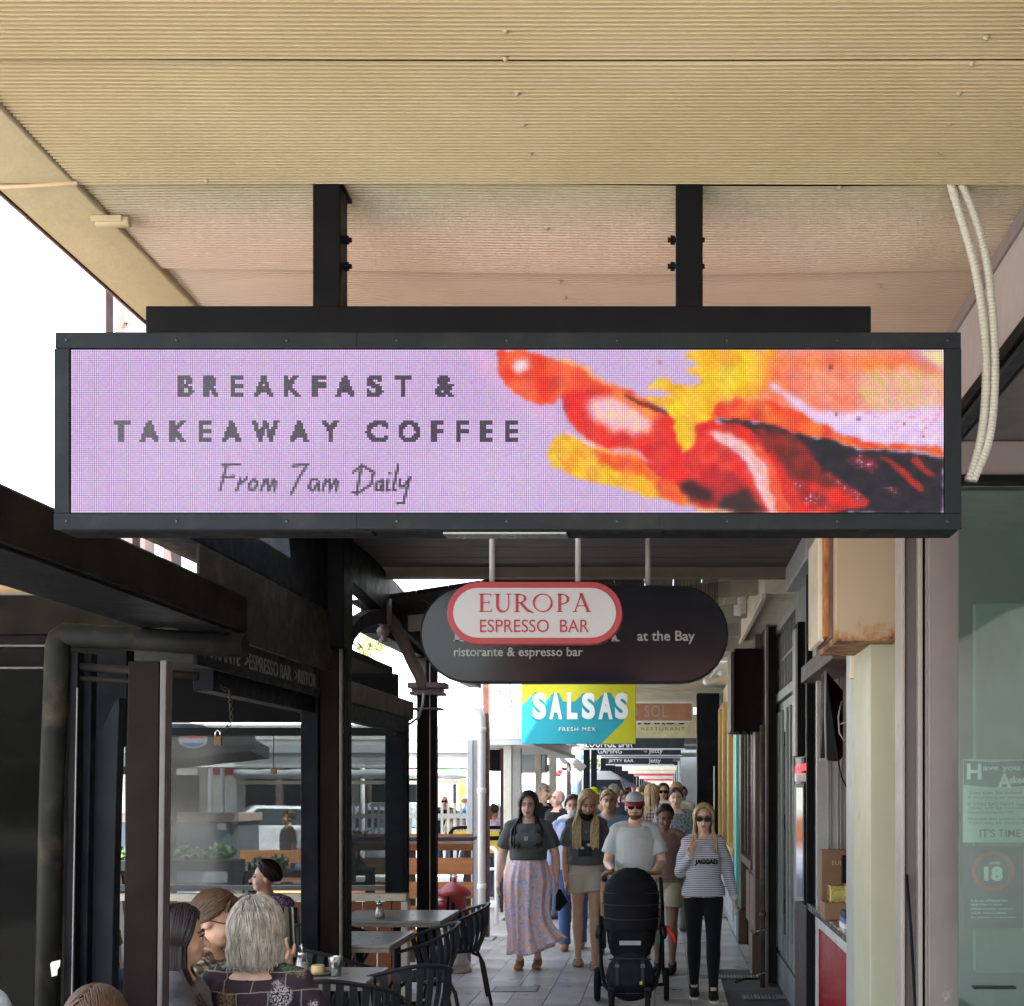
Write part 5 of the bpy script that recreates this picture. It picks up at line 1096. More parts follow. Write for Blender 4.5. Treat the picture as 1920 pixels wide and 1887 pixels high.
m_, n, l, bb = nt('stripe_cloth'); v = coords(n, l, (1,1,1)); wv = n.new('ShaderNodeTexWave'); wv.inputs['Scale'].default_value = 7; wv.inputs['Distortion'].default_value = .6; l.new(v, wv.inputs[0]); l.new(ramp(n, l, wv.outputs[0], [(.45, (.015,.014,.013)), (.55, (.40,.38,.30))]), bb.inputs['Base Color']); MC['stripe_cloth'] = m_
b = B(); vs = []
for i in range(13):
    x = PX(515,9.2)+.17*i/12
    for j in range(6): vs.append((x, 9.2+.02*math.sin(i*1.1)+.01*j, PZ(1702,9.2)-.06*j-.004*math.sin(i*2+j)))
b.add(vs, [(i*6+j,i*6+j+1,i*6+j+7,i*6+j+6) for i in range(12) for j in range(5)], True); o = b.obj('cloth', m_, st); md = o.modifiers.new('s', 'SOLIDIFY'); md.thickness = .01
# ------------------------------------------------------------ hydrant
hy = thing('fire_hydrant', 'red fire hydrant on a peeling white base right of the brown post', 'hydrant', (-2.02,12.2,0))
RH = M('hydrant_red', (.36,.035,.035), .4, var=.25, ns=7, dirt=(.2,.06,.05)); WB = M('peeling_white', (.55,.52,.48), .7, var=.15, ns=6, dirt=(.2,.15,.1), lo=.5, hi=.6)
hx = PX(851,12.2)
B().lathe((hx,12.2,0), [(.17,0),(.175,.03),(.15,.045),(.15,.07),(.165,.085),(.14,.10),(.125,.16),(.12,.3),(.12,.47)], 20).obj('base', WB, hy)
B().lathe((hx,12.2,.47), [(.14,0),(.14,.04),(.12,.05),(.115,.22),(.12,.24),(.165,.26),(.165,.29),(.15,.31),(.10,.35),(.05,.38),(.02,.39),(.018,.43)], 20).obj('barrel', RH, hy)
B().tube([(hx,12.2,.60),(hx-.17,12.08,.60)], .085, 14).obj('outlet', RH, hy); B().tube([(hx-.17,12.08,.60),(hx-.20,12.06,.60)], .10, 14).obj('outlet_cap', RH, hy)
b = B(); b.caps([(hx-.03,12.05,.72),(hx-.03,12.04,.62),(hx-.04,12.05,.53)], .014, 6); b.caps([(hx+.02,12.04,.66),(hx+.02,12.02,.58)], .02, 6); b.obj('chain_hook', BLACK, hy)

# ------------------------------------------------------------ beyond the terrace: street furniture
def planks(t, x0, x1, y, z0, n_, h, gap, mat, name='plank', d=.03):
    me = B().box(x0, x1, y, y+d, 0, h).mesh(name)
    w = t['_w']
    for i in range(n_):
        o = piece(name, me, mat, t, (0,0,z0+i*(h+gap)))
ob = thing('timber_bench_wall', 'orange slatted timber bench back with a dark ledge, beyond the brown post', 'bench', (-3.3,12.6,0))
TIMB2 = M('orange_timber_r', (.60,.25,.09), .6, var=.25, ns=3, stretch=(.7,3,6), bump=.25, obj_rand=.15)
xa, xb = PX(640,12.8), PX(886,12.8)
planks(ob, xa, xb, 12.8, PZ(1775,12.8), 5, .165, .075, TIMB2)
box('ledge', M('ledge_dark', (.07,.04,.05), .5), ob, xa, xb+.02, 12.7, 12.95, PZ(1576,12.8), PZ(1569,12.8)); box('ledge_panel', WHITE, ob, xa, xb, 12.78, 12.9, PZ(1583,12.8)+.005, PZ(1577,12.8), .003)
for x in (xa+.05, (xa+xb)/2, xb-.1): box('upright', M('bench_brown', (.12,.08,.06), .6), ob, x, x+.07, 12.84, 12.9, 0, 1.2)
ob2 = thing('timber_bench_wall', 'orange slatted timber panel seen through the plastic blind, behind the seated woman', 'bench', (-4.2,13.4,0))
planks(ob2, PX(450,13.4), PX(572,13.4), 13.4, PZ(1690,13.4), 3, .13, .07, TIMB2)
def leafy(name, lab, c, r, n_, cols, cat='plant', size=.03, squash=.8, pot=None, parent=None, rr=1):
    t = parent or thing(name, lab, cat, (c[0], c[1], 0))
    rs = random.Random(int(c[0]*100)); b = B()
    for i in range(n_):
        d = Vector((rs.gauss(0,1), rs.gauss(0,1), rs.gauss(0,1))).normalized()*(rs.random()**.4)*r*(1+.35*math.sin(i*.7)); d.z *= squash
        p = Vector(c)+d; u = Vector((rs.gauss(0,1), rs.gauss(0,1), rs.gauss(0,1))).normalized(); w_ = u.orthogonal().normalized(); s_ = size*rs.uniform(.6,1.4)
        b.add([p-u*s_, p+w_*s_*.45, p+u*s_, p-w_*s_*.45], [(0,1,2,3)])
    m_ = M('leaf_'+name+str(cols), cols, .6, var=.45, ns=1.2/r if r > 1 else 6, bump=0)
    o = b.obj('foliage' if parent is None or name != 'crown' else 'crown', m_, t); o['kind'] = 'stuff'
    return t
PLB = M('planter_black', (.03,.032,.035), .5)
def planter(lab, Y, x0, x1, y0, y1, plants, leg=True, col=(.05,.11,.03)):
    t = thing('planter_box', lab, 'planter', (PX((x0+x1)/2,Y), Y, 0))
    z0, z1 = PZ(y1,Y), PZ(y0,Y); h = z1-z0
    pbox('trough', PLB, t, Y, x0, x1, y0, y0+(y1-y0)*.35, .3, .006)
    for xa_ in (x0, x1-(x1-x0)*.06): pbox('leg', PLB, t, Y, xa_, xa_+(x1-x0)*.06, y0+(y1-y0)*.35, 0, .3, z0=0)
    pbox('rail', PLB, t, Y+.002, x0, x1, y0+(y1-y0)*.78, y1, .28)
    for (px_, py_, r_) in plants:
        leafy('foliage', '', (PX(px_,Y+.15), Y+.15, PZ(py_,Y+.15)), r_, 260, col, parent=t, size=.035)
    return t
planter('long black planter trough with small bushes, right of the red-brown post', 11.7, 212, 440, 1614, 1672, [(353,1605,.11),(402,1603,.11),(225,1608,.1),(420,1600,.08)])
planter('black planter box with spiky grass behind the seated woman in purple', 11.9, 458, 575, 1633, 1670, [(485,1622,.07),(520,1620,.08)], col=(.08,.09,.05))
planter('black planter box on legs with a small plant, right of the thick dark post', 12.2, 600, 690, 1630, 1666, [(668,1622,.07)], col=(.06,.1,.04))
leafy('hedge_plant', 'trailing green planting on top of the timber bench back', (PX(665,12.9),12.9,PZ(1573,12.9)), .16, 500, (.12,.16,.07), squash=.4)
cb2 = thing('utility_cabinet', 'large slate-blue cabinet with a small white notice, seen through the blind', 'cabinet', (-6.5,15.5,0))
SLB = M('slate_blue', (.10,.135,.19), .5, var=.08)
pbox('body', SLB, cb2, 15.5, 215, 432, 1543, 0, .8, z0=0); pbox('side_panel', M('slate_grey', (.14,.16,.17), .5), cb2, 15.52, 433, 446, 1532, 0, .8, z0=0)
pbox('lid', M('pinkish_coping', (.4,.3,.27), .7), cb2, 15.45, 212, 448, 1526, 1541, .9); pbox('notice', WHITE, cb2, 15.49, 408, 424, 1544, 1556, .005, 0); pbox('lower_panel', M('slate_grey2', (.2,.23,.27), .5), cb2, 15.48, 320, 426, 1635, 1662, .01)
um = thing('cafe_umbrella', 'dark market umbrella printed with round red white and blue drinks logos, beyond the terrace', 'umbrella', (PX(325,14),14,0))
UC = M('umbrella_cloth', (.035,.038,.042), .8, var=.15)
apex = P(250,1330,14.5); cor = [P(120,1425,12.8),P(470,1383,13.6),P(505,1402,16.0),P(160,1440,16.5)]
b = B(); b.add([apex]+cor+[c_-Vector((0,0,.14)) for c_ in cor], [(0,1,2),(0,2,3),(0,3,4),(0,4,1),(1,5,6,2),(2,6,7,3),(3,7,8,4),(4,8,5,1)]); o = b.obj('canopy', UC, um); md = o.modifiers.new('s', 'SOLIDIFY'); md.thickness = .01
valf = box('valance', UC, um, PX(150,13.2), PX(478,13.2), 13.2, 13.22, PZ(1405,13.2), PZ(1379,13.2), .002)
for cx_ in (362,203):
    lg = B(); Yv = 13.195; fr_ = front(Yv); c_ = (PX(cx_,Yv), PZ(1388,Yv)); r_ = .13
    el = [(c_[0]+1.0*r_*math.cos(q*PI/16), c_[1]+.52*r_*math.sin(q*PI/16)) for q in range(32)]
    B().prism([(c_[0]+1.14*r_*math.cos(q*PI/16), c_[1]+.66*r_*math.sin(q*PI/16)) for q in range(32)], 'y', Yv-.003, Yv-.0005).obj('logo_ring', WT, um)
    up_ = [p for p in el if (p[1]-c_[1]) > .12*r_-.35*(p[0]-c_[0])*0]; dn_ = [p for p in el if (p[1]-c_[1]) < -.12*r_]
    up_.sort(key=lambda p: math.atan2(p[1]-c_[1], p[0]-c_[0])); dn_.sort(key=lambda p: math.atan2(p[1]-c_[1], p[0]-c_[0]))
    B().prism(up_, 'y', Yv-.006, Yv-.0032).obj('logo_red', M('logo_red', (.55,.03,.05), .5), um); B().prism(dn_, 'y', Yv-.006, Yv-.0032).obj('logo_blue', M('logo_blue', (.02,.09,.4), .5), um)
B().tube([(PX(326,14.5),14.5,0),(PX(324,14.5),14.5,apex.z-.02)], .035, 10).obj('mast', CHAR, um)
for x in (395,417): tag(B().tube([(PX(x,19),19,0),(PX(x,19),19,PZ(1440,19))], .035, 8).obj('white_post', WHITE, None), 'slim white post seen through the plastic blind, %s of a pair' % ('left' if x == 395 else 'right'), 'post', 'pair of slim white posts')
# awning with rolled plastic blinds, and silver columns
aw = thing('street_awning', 'grey awning with rolled plastic blinds beyond the timber bench', 'awning', (-4,16,2))
Y = 16.6
pbox('head_rail', SILVER, aw, Y, 440, 890, 1396, 1412, .5); pbox('roll_upper', M('roll_grey', (.30,.31,.30), .5, var=.2, stretch=(1,1,5)), aw, Y+.02, 440, 876, 1413, 1434, .12); pbox('bar', SILVER, aw, Y, 440, 876, 1435, 1440, .1)
b = B(); pts = [P(440+i*15,1452,Y) for i in range(30)]; b.tube(pts, [.062+.008*math.sin(i*1.9)+.005*math.sin(i*4.1) for i in range(30)], 12); b.obj('rolled_film', M('rolled_film', (.34,.36,.37), .35, var=.3, ns=7, stretch=(1,1,3)), aw)
pbox('lower_bar', CREAMD, aw, Y, 440, 878, 1464, 1471, .05)
for a_, b_ in ((876,886),(886.5,896)): pbox('column', SILVER if a_ < 880 else GREYC, aw, 14.9+(a_ > 880)*.02, a_, b_, 1388, 0, .12, z0=0)
# shelter with a hipped white roof
sl = thing('street_shelter', 'white hipped-roof shelter on cream and silver columns, left of the far arcade', 'shelter', (-5,20,0))
Y = 17.6
WS = M('white_sheet', (.6,.6,.58), .4, var=.03)
pbox('fascia', WS, sl, Y, 380, 972, 1361, 1387, .08); pbox('soffit_edge', M('soffit_grey', (.45,.46,.46), .6), sl, Y+.01, 380, 1000, 1388, 1397, 8)
box('side_fascia', WS, sl, PX(972,Y)+.002, PX(972,Y)+.06, Y, Y+9, PZ(1387,Y), PZ(1361,Y))
a0, a1, a2, a3 = P(380,1361,Y), P(1000,1361,Y), P(1010,1361,Y)+Vector((0,9,0)), P(380,1361,Y)+Vector((0,9,0)); ap1, ap2 = P(500,1290,Y+4), P(900,1302,Y+3)
b = B(); b.add([a0,a1,a2,a3,ap1,ap2], [(0,1,5,4),(1,2,5),(2,3,4,5),(3,0,4)]); b.obj('hipped_roof', M('white_ribbed_roof', (.78,.76,.70), .5, var=.05), sl)
rbm = B().box(-.006,.006,0,1,0,.012).mesh('roof_rib')
for i in range(30):
    x = PX(640,Y)+i*.075; s_ = (i/34); top = (ap1*(1-s_)+ap2*s_)*.999; bot = Vector((x,Y,a0.z+.004)); d = (top-bot)
    tpt = bot+Vector((0, d.y, d.z))*.96; o = B().tube([bot,tpt], .007, 4, smooth=False).obj('roof_rib', WS, sl)
CCOL = M('cream_column', (.52,.50,.42), .5)
for x0, x1, yy, mt in ((944,959,17.8,CCOL),(960,977,19.2,SILVER),(1003,1015,22.5,CCOL),(1029,1042,25.2,CCOL)):
    pbox('column', mt, sl, yy, x0, x1, 1397, 0, .14, .01, z0=0)
pbox('menu_board', M('poster_greyblue', (.35,.42,.47), .5, var=.25, ns=4), sl, 23, 978, 1022, 1412, 1446, .04); pbox('board_frame', CREAMD, sl, 23.05, 974, 1026, 1408, 1450, .03)
pbox('dark_cabinet', BLACK, sl, 19, 917, 940, 1406, 1446, .4); pbox('dark_post', M('bench_brown2', (.05,.03,.03), .6), sl, 18, 938, 944, 1404, 0, .1, z0=0)
yb2 = thing('yellow_bench_panel', 'yellow advertising bench panel in a dark round-cornered tube frame', 'bench', (-2.9,18.6,0)); Y = 18.6
pbox('panel', M('mustard', (.50,.38,.03), .5), yb2, Y, 850, 936, 1558, 1569, .03); pbox('panel', M('mustard', (.50,.38,.03), .5), yb2, Y, 905, 936, 1576, 1600, .03)
b = B(); b.tube([P(844,1572,Y),P(844,1562,Y),P(850,1554,Y),P(860,1552,Y),P(942,1552,Y)], .025, 8); b.tube([P(905,1572,Y),P(942,1572,Y)], .03, 8); b.obj('frame', BLACK, yb2)
for x in (846,939): B().tube([(PX(x,Y),Y+.02,0),(PX(x,Y),Y+.02,PZ(1560,Y))], .022, 8).obj('leg', BLACK, yb2)
# white tube racks (bike rails)
for lab, Y, x0, x1, y0 in (('white tubular rail behind the hydrant',13.6,815,852,1622),('white hoop rail between the maroon post and the floral skirt',16.4,912,931,1590)):
    t = thing('hoop_rail', lab, 'rail', (PX(x0,Y),Y,0), group='white tubular hoop rails by the kerb')
    B().tube([P(x0,0,Y)*0+Vector((PX(x0,Y),Y,0)),P(x0,y0+12,Y),P(x0+5,y0,Y),P(x1-7,y0,Y),P(x1,y0+8,Y),Vector((PX(x1,Y),Y,0))], .028, 10).obj('hoop', WHITE, t)
    B().tube([P(x0,y0+40,Y),P(x1,y0+40,Y)], .02, 8).obj('crossbar', WHITE, t); 
    if x0 > 900: pbox('foot_box', WHITE, t, Y-.05, 914, 932, 1690, 1702, .1)
# white fence table beyond
wf = thing('white_railing', 'white metal railing with a broad top, across the street corner behind the posts', 'railing', (-5,22,0)); Y = 21
pbox('top_rail', WS, wf, Y, 655, 940, 1527, 1535, .5)
me = B().box(-.02,.02,0,.03,0,.66).mesh('baluster')
for i in range(24): piece('baluster', me, WHITE, wf, (PX(660,Y)+i*.104, Y+.1, PZ(1582,Y)))
pbox('bottom_rail', WHITE, wf, Y+.02, 655, 940, 1583, 1587, .06)
for x in (660,760,850,935): pbox('leg', WHITE, wf, Y+.04, x, x+6, 1536, 0, .06, z0=0)

# ------------------------------------------------------------ vehicles
TIN = M('car_glass', (.03,.04,.045), .06, var=.1, bump=0); TYR = M('tyre', (.015,.015,.016), .8); RIMM = M('wheel_rim', (.4,.4,.42), .3, .8)
def car(lab, x, y, deg, paint, van=False, s=1, grp='parked cars'):
    t = thing('parked_car', lab, 'van' if van else 'car', (0,0,0), 0, grp)
    if van: prof = [(-2.5,.3),(2.45,.3),(2.5,.9),(2.1,1.25),(1.75,2.2),(1.5,2.35),(-2.4,2.35),(-2.52,2.2)]; cab = [(1.0,1.3),(2.02,1.3),(1.72,2.12),(1.0,2.12)]
    else: prof = [(-2.2,.3),(2.2,.3),(2.25,.62),(2.1,.82),(1.2,.95),(.5,1.42),(-1.1,1.46),(-1.85,1.0),(-2.22,.92),(-2.26,.5)]; cab = [(-1.5,.98),(1.05,.98),(.45,1.36),(-1.05,1.39)]
    b = B(); w_ = .88; n_ = len(prof); tp = max(p[1] for p in prof)
    vs = []
    for sx in (-1,1):
        for (u, z) in prof: vs.append((sx*w_*(1-.14*max(0,(z-.9))/(tp-.9)), u, z))
    b.add(vs, [tuple(range(n_-1,-1,-1)), tuple(range(n_,2*n_))]+[(i,(i+1)%n_,n_+(i+1)%n_,n_+i) for i in range(n_)])
    b.obj('body', paint, t, .06, local=True)
    for sx in (-1,1):
        vs = [(sx*(w_*(1-.14*(z-.9)/(tp-.9))+.012), u, z) for u, z in cab]+[(sx*(w_*(1-.14*(z-.9)/(tp-.9))-.03), u, z) for u, z in cab]
        B().add(vs, [(0,1,2,3),(7,6,5,4),(0,4,5,1),(1,5,6,2),(2,6,7,3),(3,7,4,0)]).obj('side_window', TIN, t, local=True)
    if not van:
        B().add([(-.7,1.17,1.0),(.7,1.17,1.0),(.62,.55,1.40),(-.62,.55,1.40)], [(0,1,2,3)]).obj('windscreen', TIN, t, local=True)
        B().add([(-.7,-1.86,1.03),(.7,-1.86,1.03),(.62,-1.18,1.45),(-.62,-1.18,1.45)], [(3,2,1,0)]).obj('rear_window', TIN, t, local=True)
        lz = .78
    else:
        B().add([(-.72,2.13,1.3),(.72,2.13,1.3),(.66,1.80,2.12),(-.66,1.80,2.12)], [(0,1,2,3)]).obj('windscreen', TIN, t, local=True)
        B().box(-.6,.6,-2.54,-2.5,1.3,2.0).obj('rear_window', TIN, t, local=True); lz = .95
    for sx in (-.7,.7):
        B().box(sx-.14,sx+.14,-2.56 if van else -2.29,-2.2,lz-.08,lz+.08).obj('tail_light', M('tail_red', (.5,.02,.02), .3), t, .02, True)
        B().box(sx-.15,sx+.15,2.1,2.5 if van else 2.24,.62,.76).obj('headlight', M('lamp_clear', (.7,.7,.7), .15), t, .02, True)
    for sx in (-.86,.86):
        for u in ((-1.5,1.6) if van else (-1.35,1.35)):
            wh = B().tube([(sx-.1,u,.33),(sx+.1,u,.33)], .33, 18).obj('wheel', TYR, t, .02, True)
            B().tube([(sx-.105,u,.33),(sx+.105,u,.33)], .19, 12).obj('rim', RIMM, wh, local=True)
    B().box(-.25,.25,-2.30 if not van else -2.57,-2.25,.55,.66).obj('number_plate', WHITE, t, .004, True)
    t.location = (x, y, -.15); t.rotation_euler = (0,0,math.radians(deg)); t.scale = (s,s,s); return t
CW = M('car_white', (.75,.75,.75), .15, var=.02, bump=0); CS = M('car_silver', (.33,.35,.37), .2, .5, bump=0); CG = M('car_grey', (.10,.11,.12), .2, .4, bump=0)
car('white parked hatchback between the thick dark post and the brown post', -6.6, 31, -62, CW)
car('silver parked car behind the bald man with sunglasses', -4.9, 30.5, -40, CS)
car('dark parked car partly behind the downpipe', -4.4, 35, 20, CG)
car('white parked car right of the maroon veranda post', -5.0, 38, -75, CW)
car('white parked car seen through the plastic blind', -9.5, 33, -70, CW)
car('grey parked car in a row across the street', -8.2, 40, -10, CS)
vn = car('white van with lime safety stripes behind the cream columns', -3.1, 34, -78, CW, van=True)
vn['group'] = ''; del vn['group']
LIME = M('lime_stripe', (.45,.7,.02), .5)
B().box(.892,.9,-2.45,-2.3,.4,2.2).obj('lime_stripe', LIME, vn, local=True); B().box(.89,.9,-2.4,1.8,.75,.95).obj('lime_stripe', LIME, vn, local=True); B().box(-.9,-.89,1.0,1.15,.4,2.2).obj('lime_stripe', LIME, vn, local=True)
B().box(.885,.905,-1.9,.6,1.15,2.0).obj('side_panel', M('pale_aqua', (.42,.62,.65), .3), vn, local=True)
# ------------------------------------------------------------ far background
bl2 = thing('shop_row', 'low row of shops with dark openings under white verandas across the street', 'building', (-10,52,0))
box('wall', M('shop_wall', (.3,.29,.27), .7, var=.3, ns=1), bl2, -30, -3.6, 54, 56, 0, 3.2); box('veranda_edge', WHITE, bl2, -30, -3.6, 51.8, 52, 2.6, 2.95); box('veranda_roof', WHITE, bl2, -30, -3.6, 52.01, 54, 2.7, 2.76)
rs = random.Random(3)
for i in range(16):
    x = -29+i*1.6; box('window', SL if i % 3 else M('plain_white_panel',(.6,.6,.58),.5), bl2, x, x+1.25, 53.97, 53.99, .5, 2.3, 0)  # every third shop window is plain white, without emission
    box('shop_sign', (WHITE, REDP, M('green_sign',(.03,.4,.05),.5), CHAR, BL)[i % 5], bl2, x+.05, x+1.2, 53.93, 53.96, 2.3, 2.58, 0)
box('green_panel', M('green_sign',(.02,.45,.04),.5), bl2, PX(848,50), PX(867,50), 50, 50.1, PZ(1464,50), PZ(1457,50), .01)
for i in range(9): box('veranda_post', (NAVY,MAR,WHITE)[i % 3], bl2, -27+i*2.8, -26.9+i*2.8, 51.82, 51.92, 0, 2.6)
tb_ = thing('terrace_building', 'pale building edge with maroon trim rising beside the canopy gutter at the left', 'building', (-3.2,7.6,3))
box('parapet', M('grey_white_render', (.20,.20,.195), .7), tb_, PX(238,7.6), -2.44, 7.6, 7.9, 3.55, 5.2); box('pilaster', M('mauve_render', (.15,.105,.10), .6), tb_, PX(215,7.55), PX(237,7.55), 7.55, 7.9, 2.9, 5.2)
box('trim_strip', M('maroon_lip', (.12,.05,.05), .5), tb_, PX(197,7.6), PX(199.5,7.6), 7.6, 7.7, 2.9, 5.2); box('flashing', M('maroon_lip', (.12,.05,.05), .5), tb_, PX(231,7.54), PX(239,7.54), 7.54, 7.56, PZ(606,7.54), PZ(604,7.54))
box('lower_wall', M('mauve_render', (.15,.105,.10), .6), tb_, PX(262,7.6), PX(305,7.6), 7.6, 7.9, 2.9, 3.5); box('lower_trim', WHITE, tb_, PX(292,7.58), PX(305,7.58), 7.56, 7.59, 2.9, 3.5)
def tree(lab, x, y, zc, r, n_, col, trunk=.14):
    t = thing('street_tree', lab, 'tree', (x,y,0)); BK = M('bark', (.09,.07,.055), .9, bump=.5)
    b = B(); b.tube([(x,y,-.15),(x+.05*r,y,zc*.5),(x,y,zc-.3*r)], [trunk,trunk*.8,trunk*.5], 8)
    rs = random.Random(int(x*10))
    for k in range(6):
        a_ = k*1.05; b.tube([(x,y,zc-.5*r),(x+math.cos(a_)*r*.35,y+math.sin(a_)*r*.35,zc-.1*r),(x+math.cos(a_)*r*.6,y+math.sin(a_)*r*.6,zc+.3*r*rs.random())], [trunk*.4,trunk*.25,trunk*.08], 6)
    b.obj('trunk', BK, t)
    cl = B()
    for k in range(26):
        d = Vector((rs.gauss(0,1),rs.gauss(0,1),rs.gauss(0,.8))).normalized()*r*rs.uniform(.35,.95); c_ = Vector((x,y,zc))+d; rr = r*rs.uniform(.18,.34)
        for i in range(n_//26):
            p = c_+Vector((rs.gauss(0,.5),rs.gauss(0,.5),rs.gauss(0,.4)))*rr; u = Vector((rs.gauss(0,1),rs.gauss(0,1),rs.gauss(0,1))).normalized(); w_ = u.orthogonal().normalized(); s_ = r*.035*rs.uniform(.7,1.5)
            cl.add([p-u*s_,p+w_*s_*.5,p+u*s_,p-w_*s_*.5], [(0,1,2,3)])
    o = cl.obj('crown', M('leaves'+str(col), col, .6, var=.5, ns=1.5, bump=0), t); o['kind'] = 'stuff'
tree('yellow-green tree seen through the arch bracket, beyond the street', PX(688,40), 40, PZ(1205,40), .95, 5200, (.20,.25,.08))
tree('green tree behind the white shelter roof', PX(985,42), 42, PZ(1355,42), .95, 4200, (.14,.19,.07))
tree('tree at the far end beside the blue road sign', PX(1104,62), 62, PZ(1440,62), 1.5, 4200, (.07,.11,.04))
tree('dark tree among the distant shops', PX(880,75), 75, PZ(1475,75), 2.0, 3000, (.05,.08,.03))
sr_ = thing('white_roof', 'white hipped kiosk roofs forming a valley under the tree beyond the arch', 'roof', (-7,28,0))
b = B(); Y = 28
b.add([P(560,1255,Y),P(680,1243,Y),P(655,1216,Y)+Vector((0,1,0)),P(560,1130,Y)+Vector((0,2,0)),P(560,1345,Y),P(680,1345,Y)], [(0,1,2,3),(0,4,5,1)])
b.add([P(681,1243,Y),P(860,1262,Y),P(860,1180,Y)+Vector((0,2,0)),P(722,1208,Y)+Vector((0,1,0)),P(681,1345,Y),P(860,1345,Y)], [(0,1,2,3),(0,4,5,1)])
o = b.obj('roof_sheets', WS, sr_); md = o.modifiers.new('s', 'SOLIDIFY'); md.thickness = .02
for x in (600,680,800): B().tube([(PX(x,Y+.05),Y+.05,-.15),(PX(x,Y+.05),Y+.05,PZ(1345,Y))], .05, 8).obj('support', WHITE, sr_)
lp = thing('street_lamp', 'grey street lamp head on a curved pole, seen at the left of the arch', 'street lamp', (PX(652,20),20,0))
b = B(); b.tube([(PX(645,20),20,-.15),(PX(645,20),20,PZ(1230,20)),P(648,1205,20),P(655,1192,20),P(664,1190,20)], .045, 8); b.obj('pole', M('lamp_grey', (.3,.31,.32), .4), lp)
B().ell(P(664,1192,20), .12, .18, .035).obj('lamp_head', M('lamp_aqua', (.4,.45,.46), .3), lp)
ca = thing('tram_mast', 'thin tram overhead mast with bracket arms and wires, left of the SALSAS sign', 'mast', (PX(960,45),45,0))
DG = M('mast_grey', (.12,.11,.13), .5)
b = B(); b.tube([(PX(963,45),45,PZ(1360,45)),P(956,1280,45),P(955,1100,45)], .04, 6); b.obj('pole', DG, ca)
b = B(); b.tube([(PX(963,45),45,PZ(1360,45)),(PX(964,45),45,-.15)], .05, 6); b.obj('pole', DG, ca)
for a_, b_ in (((940,1322),(985,1322)),((918,1299),(946,1300)),((938,1302),(952,1282)),((935,1300),(952,1320)),((941,1322),(941,1332))): B().tube([P(*a_,45),P(*b_,45)], .022, 5).obj('bracket_arm', DG, ca)
for a_, b_ in (((560,1140),(946,1300)),((640,1145),(985,1322)),((650,1238),(946,1300))): B().tube([P(*a_,45),P(*b_,45)], .012, 4).obj('wire', DG, ca)
pu = thing('cafe_umbrella', 'pale purple market umbrella over the far footpath, above the crowd', 'umbrella', (PX(1140,40),40,0)); Y = 40
LIL = M('lilac_cloth', (.30,.26,.42), .8); c0 = P(1140,1444,Y); rim_ = [Vector((c0.x+.92*math.cos(k*PI/4+.2), Y+.92*math.sin(k*PI/4+.2), PZ(1473,Y))) for k in range(8)]
b = B(); b.add([c0]+rim_+[(q.x,q.y,q.z-.05) for q in rim_], [(0,1+k,1+(k+1)%8) for k in range(8)]+[(1+k,9+k,9+(k+1)%8,1+(k+1)%8) for k in range(8)]); o = b.obj('canopy', LIL, pu); md = o.modifiers.new('s', 'SOLIDIFY'); md.thickness = .01
B().tube([(c0.x,Y,0),(c0.x,Y,c0.z)], .03, 8).obj('mast', CHAR, pu)
du = thing('cafe_umbrella', 'dark umbrella peak with a red flower-like fabric end, behind the cream columns', 'umbrella', (PX(1040,38),38,0)); b = B(); Y = 30
b.add([P(1020,1432,Y),P(1070,1442,Y),P(1040,1447,Y+1),P(1000,1446,Y)], [(0,1,2),(0,2,3)]); o = b.obj('canopy', UC, du); md = o.modifiers.new('s', 'SOLIDIFY'); md.thickness = .02
B().tube([(PX(1040,Y+.5),Y+.5,0),(PX(1040,Y+.5),Y+.5,PZ(1445,Y))], .03, 6).obj('mast', CHAR, du)
for o_ in ((1043,1449),(1050,1446),(1047,1452)): B().ell(P(*o_,29.5), .07, .07, .06, 8, 6).obj('red_tassel', M('red_fabric', (.6,.03,.05), .7), du)
# ------------------------------------------------------------ people
def remesh(b, vox, smooth=2, fold=0, seed=0):
    me = b.mesh('r'); ob = bpy.data.objects.new('r', me)
    m = ob.modifiers.new('r', 'REMESH'); m.mode = 'VOXEL'; m.voxel_size = vox; m.use_smooth_shade = True
    if smooth: m = ob.modifiers.new('s', 'SMOOTH'); m.factor = .5; m.iterations = smooth
    out = evaluated(ob); bpy.data.objects.remove(ob); bpy.data.meshes.remove(me)
    if fold:
        n_ = len(out.vertices); co = np.empty(n_*3); out.vertices.foreach_get('co', co); co = co.reshape(-1,3)
        no = np.empty(n_*3); out.vertices.foreach_get('normal', no); no = no.reshape(-1,3)
        r = np.random.RandomState(seed); d = np.zeros(n_)
        for k in range(6):
            f = r.uniform(-1,1,3)*np.array((30,30,18))*(.6+.3*k); ph = r.uniform(0,6); w2 = r.uniform(-11,11,3)
            d += .45*np.sin(co@f+ph+1.8*np.sin(co@w2))/(1+.4*k)+(1-np.abs(np.sin(co@f[::-1]*.8+ph*2+2.2*np.sin(co@w2*.8))))**4*(np.sin(co@w2+ph)*.5+.5)*1.3-.25
        co += no*((np.clip(d,-.3,2.2)+.35)*fold*.8)[:, None]; out.vertices.foreach_set('co', co.ravel())
    out.polygons.foreach_set('use_smooth', np.ones(len(out.polygons), bool)); out.update()
    return out
def mobj(name, me, mat, parent, label=None):
    me.name = name; me.materials.clear(); me.materials.append(mat); o = bpy.data.objects.new(name, me); COL.objects.link(o); o.parent = parent
    if label: o['label'] = label
    return o
SKIN = {}
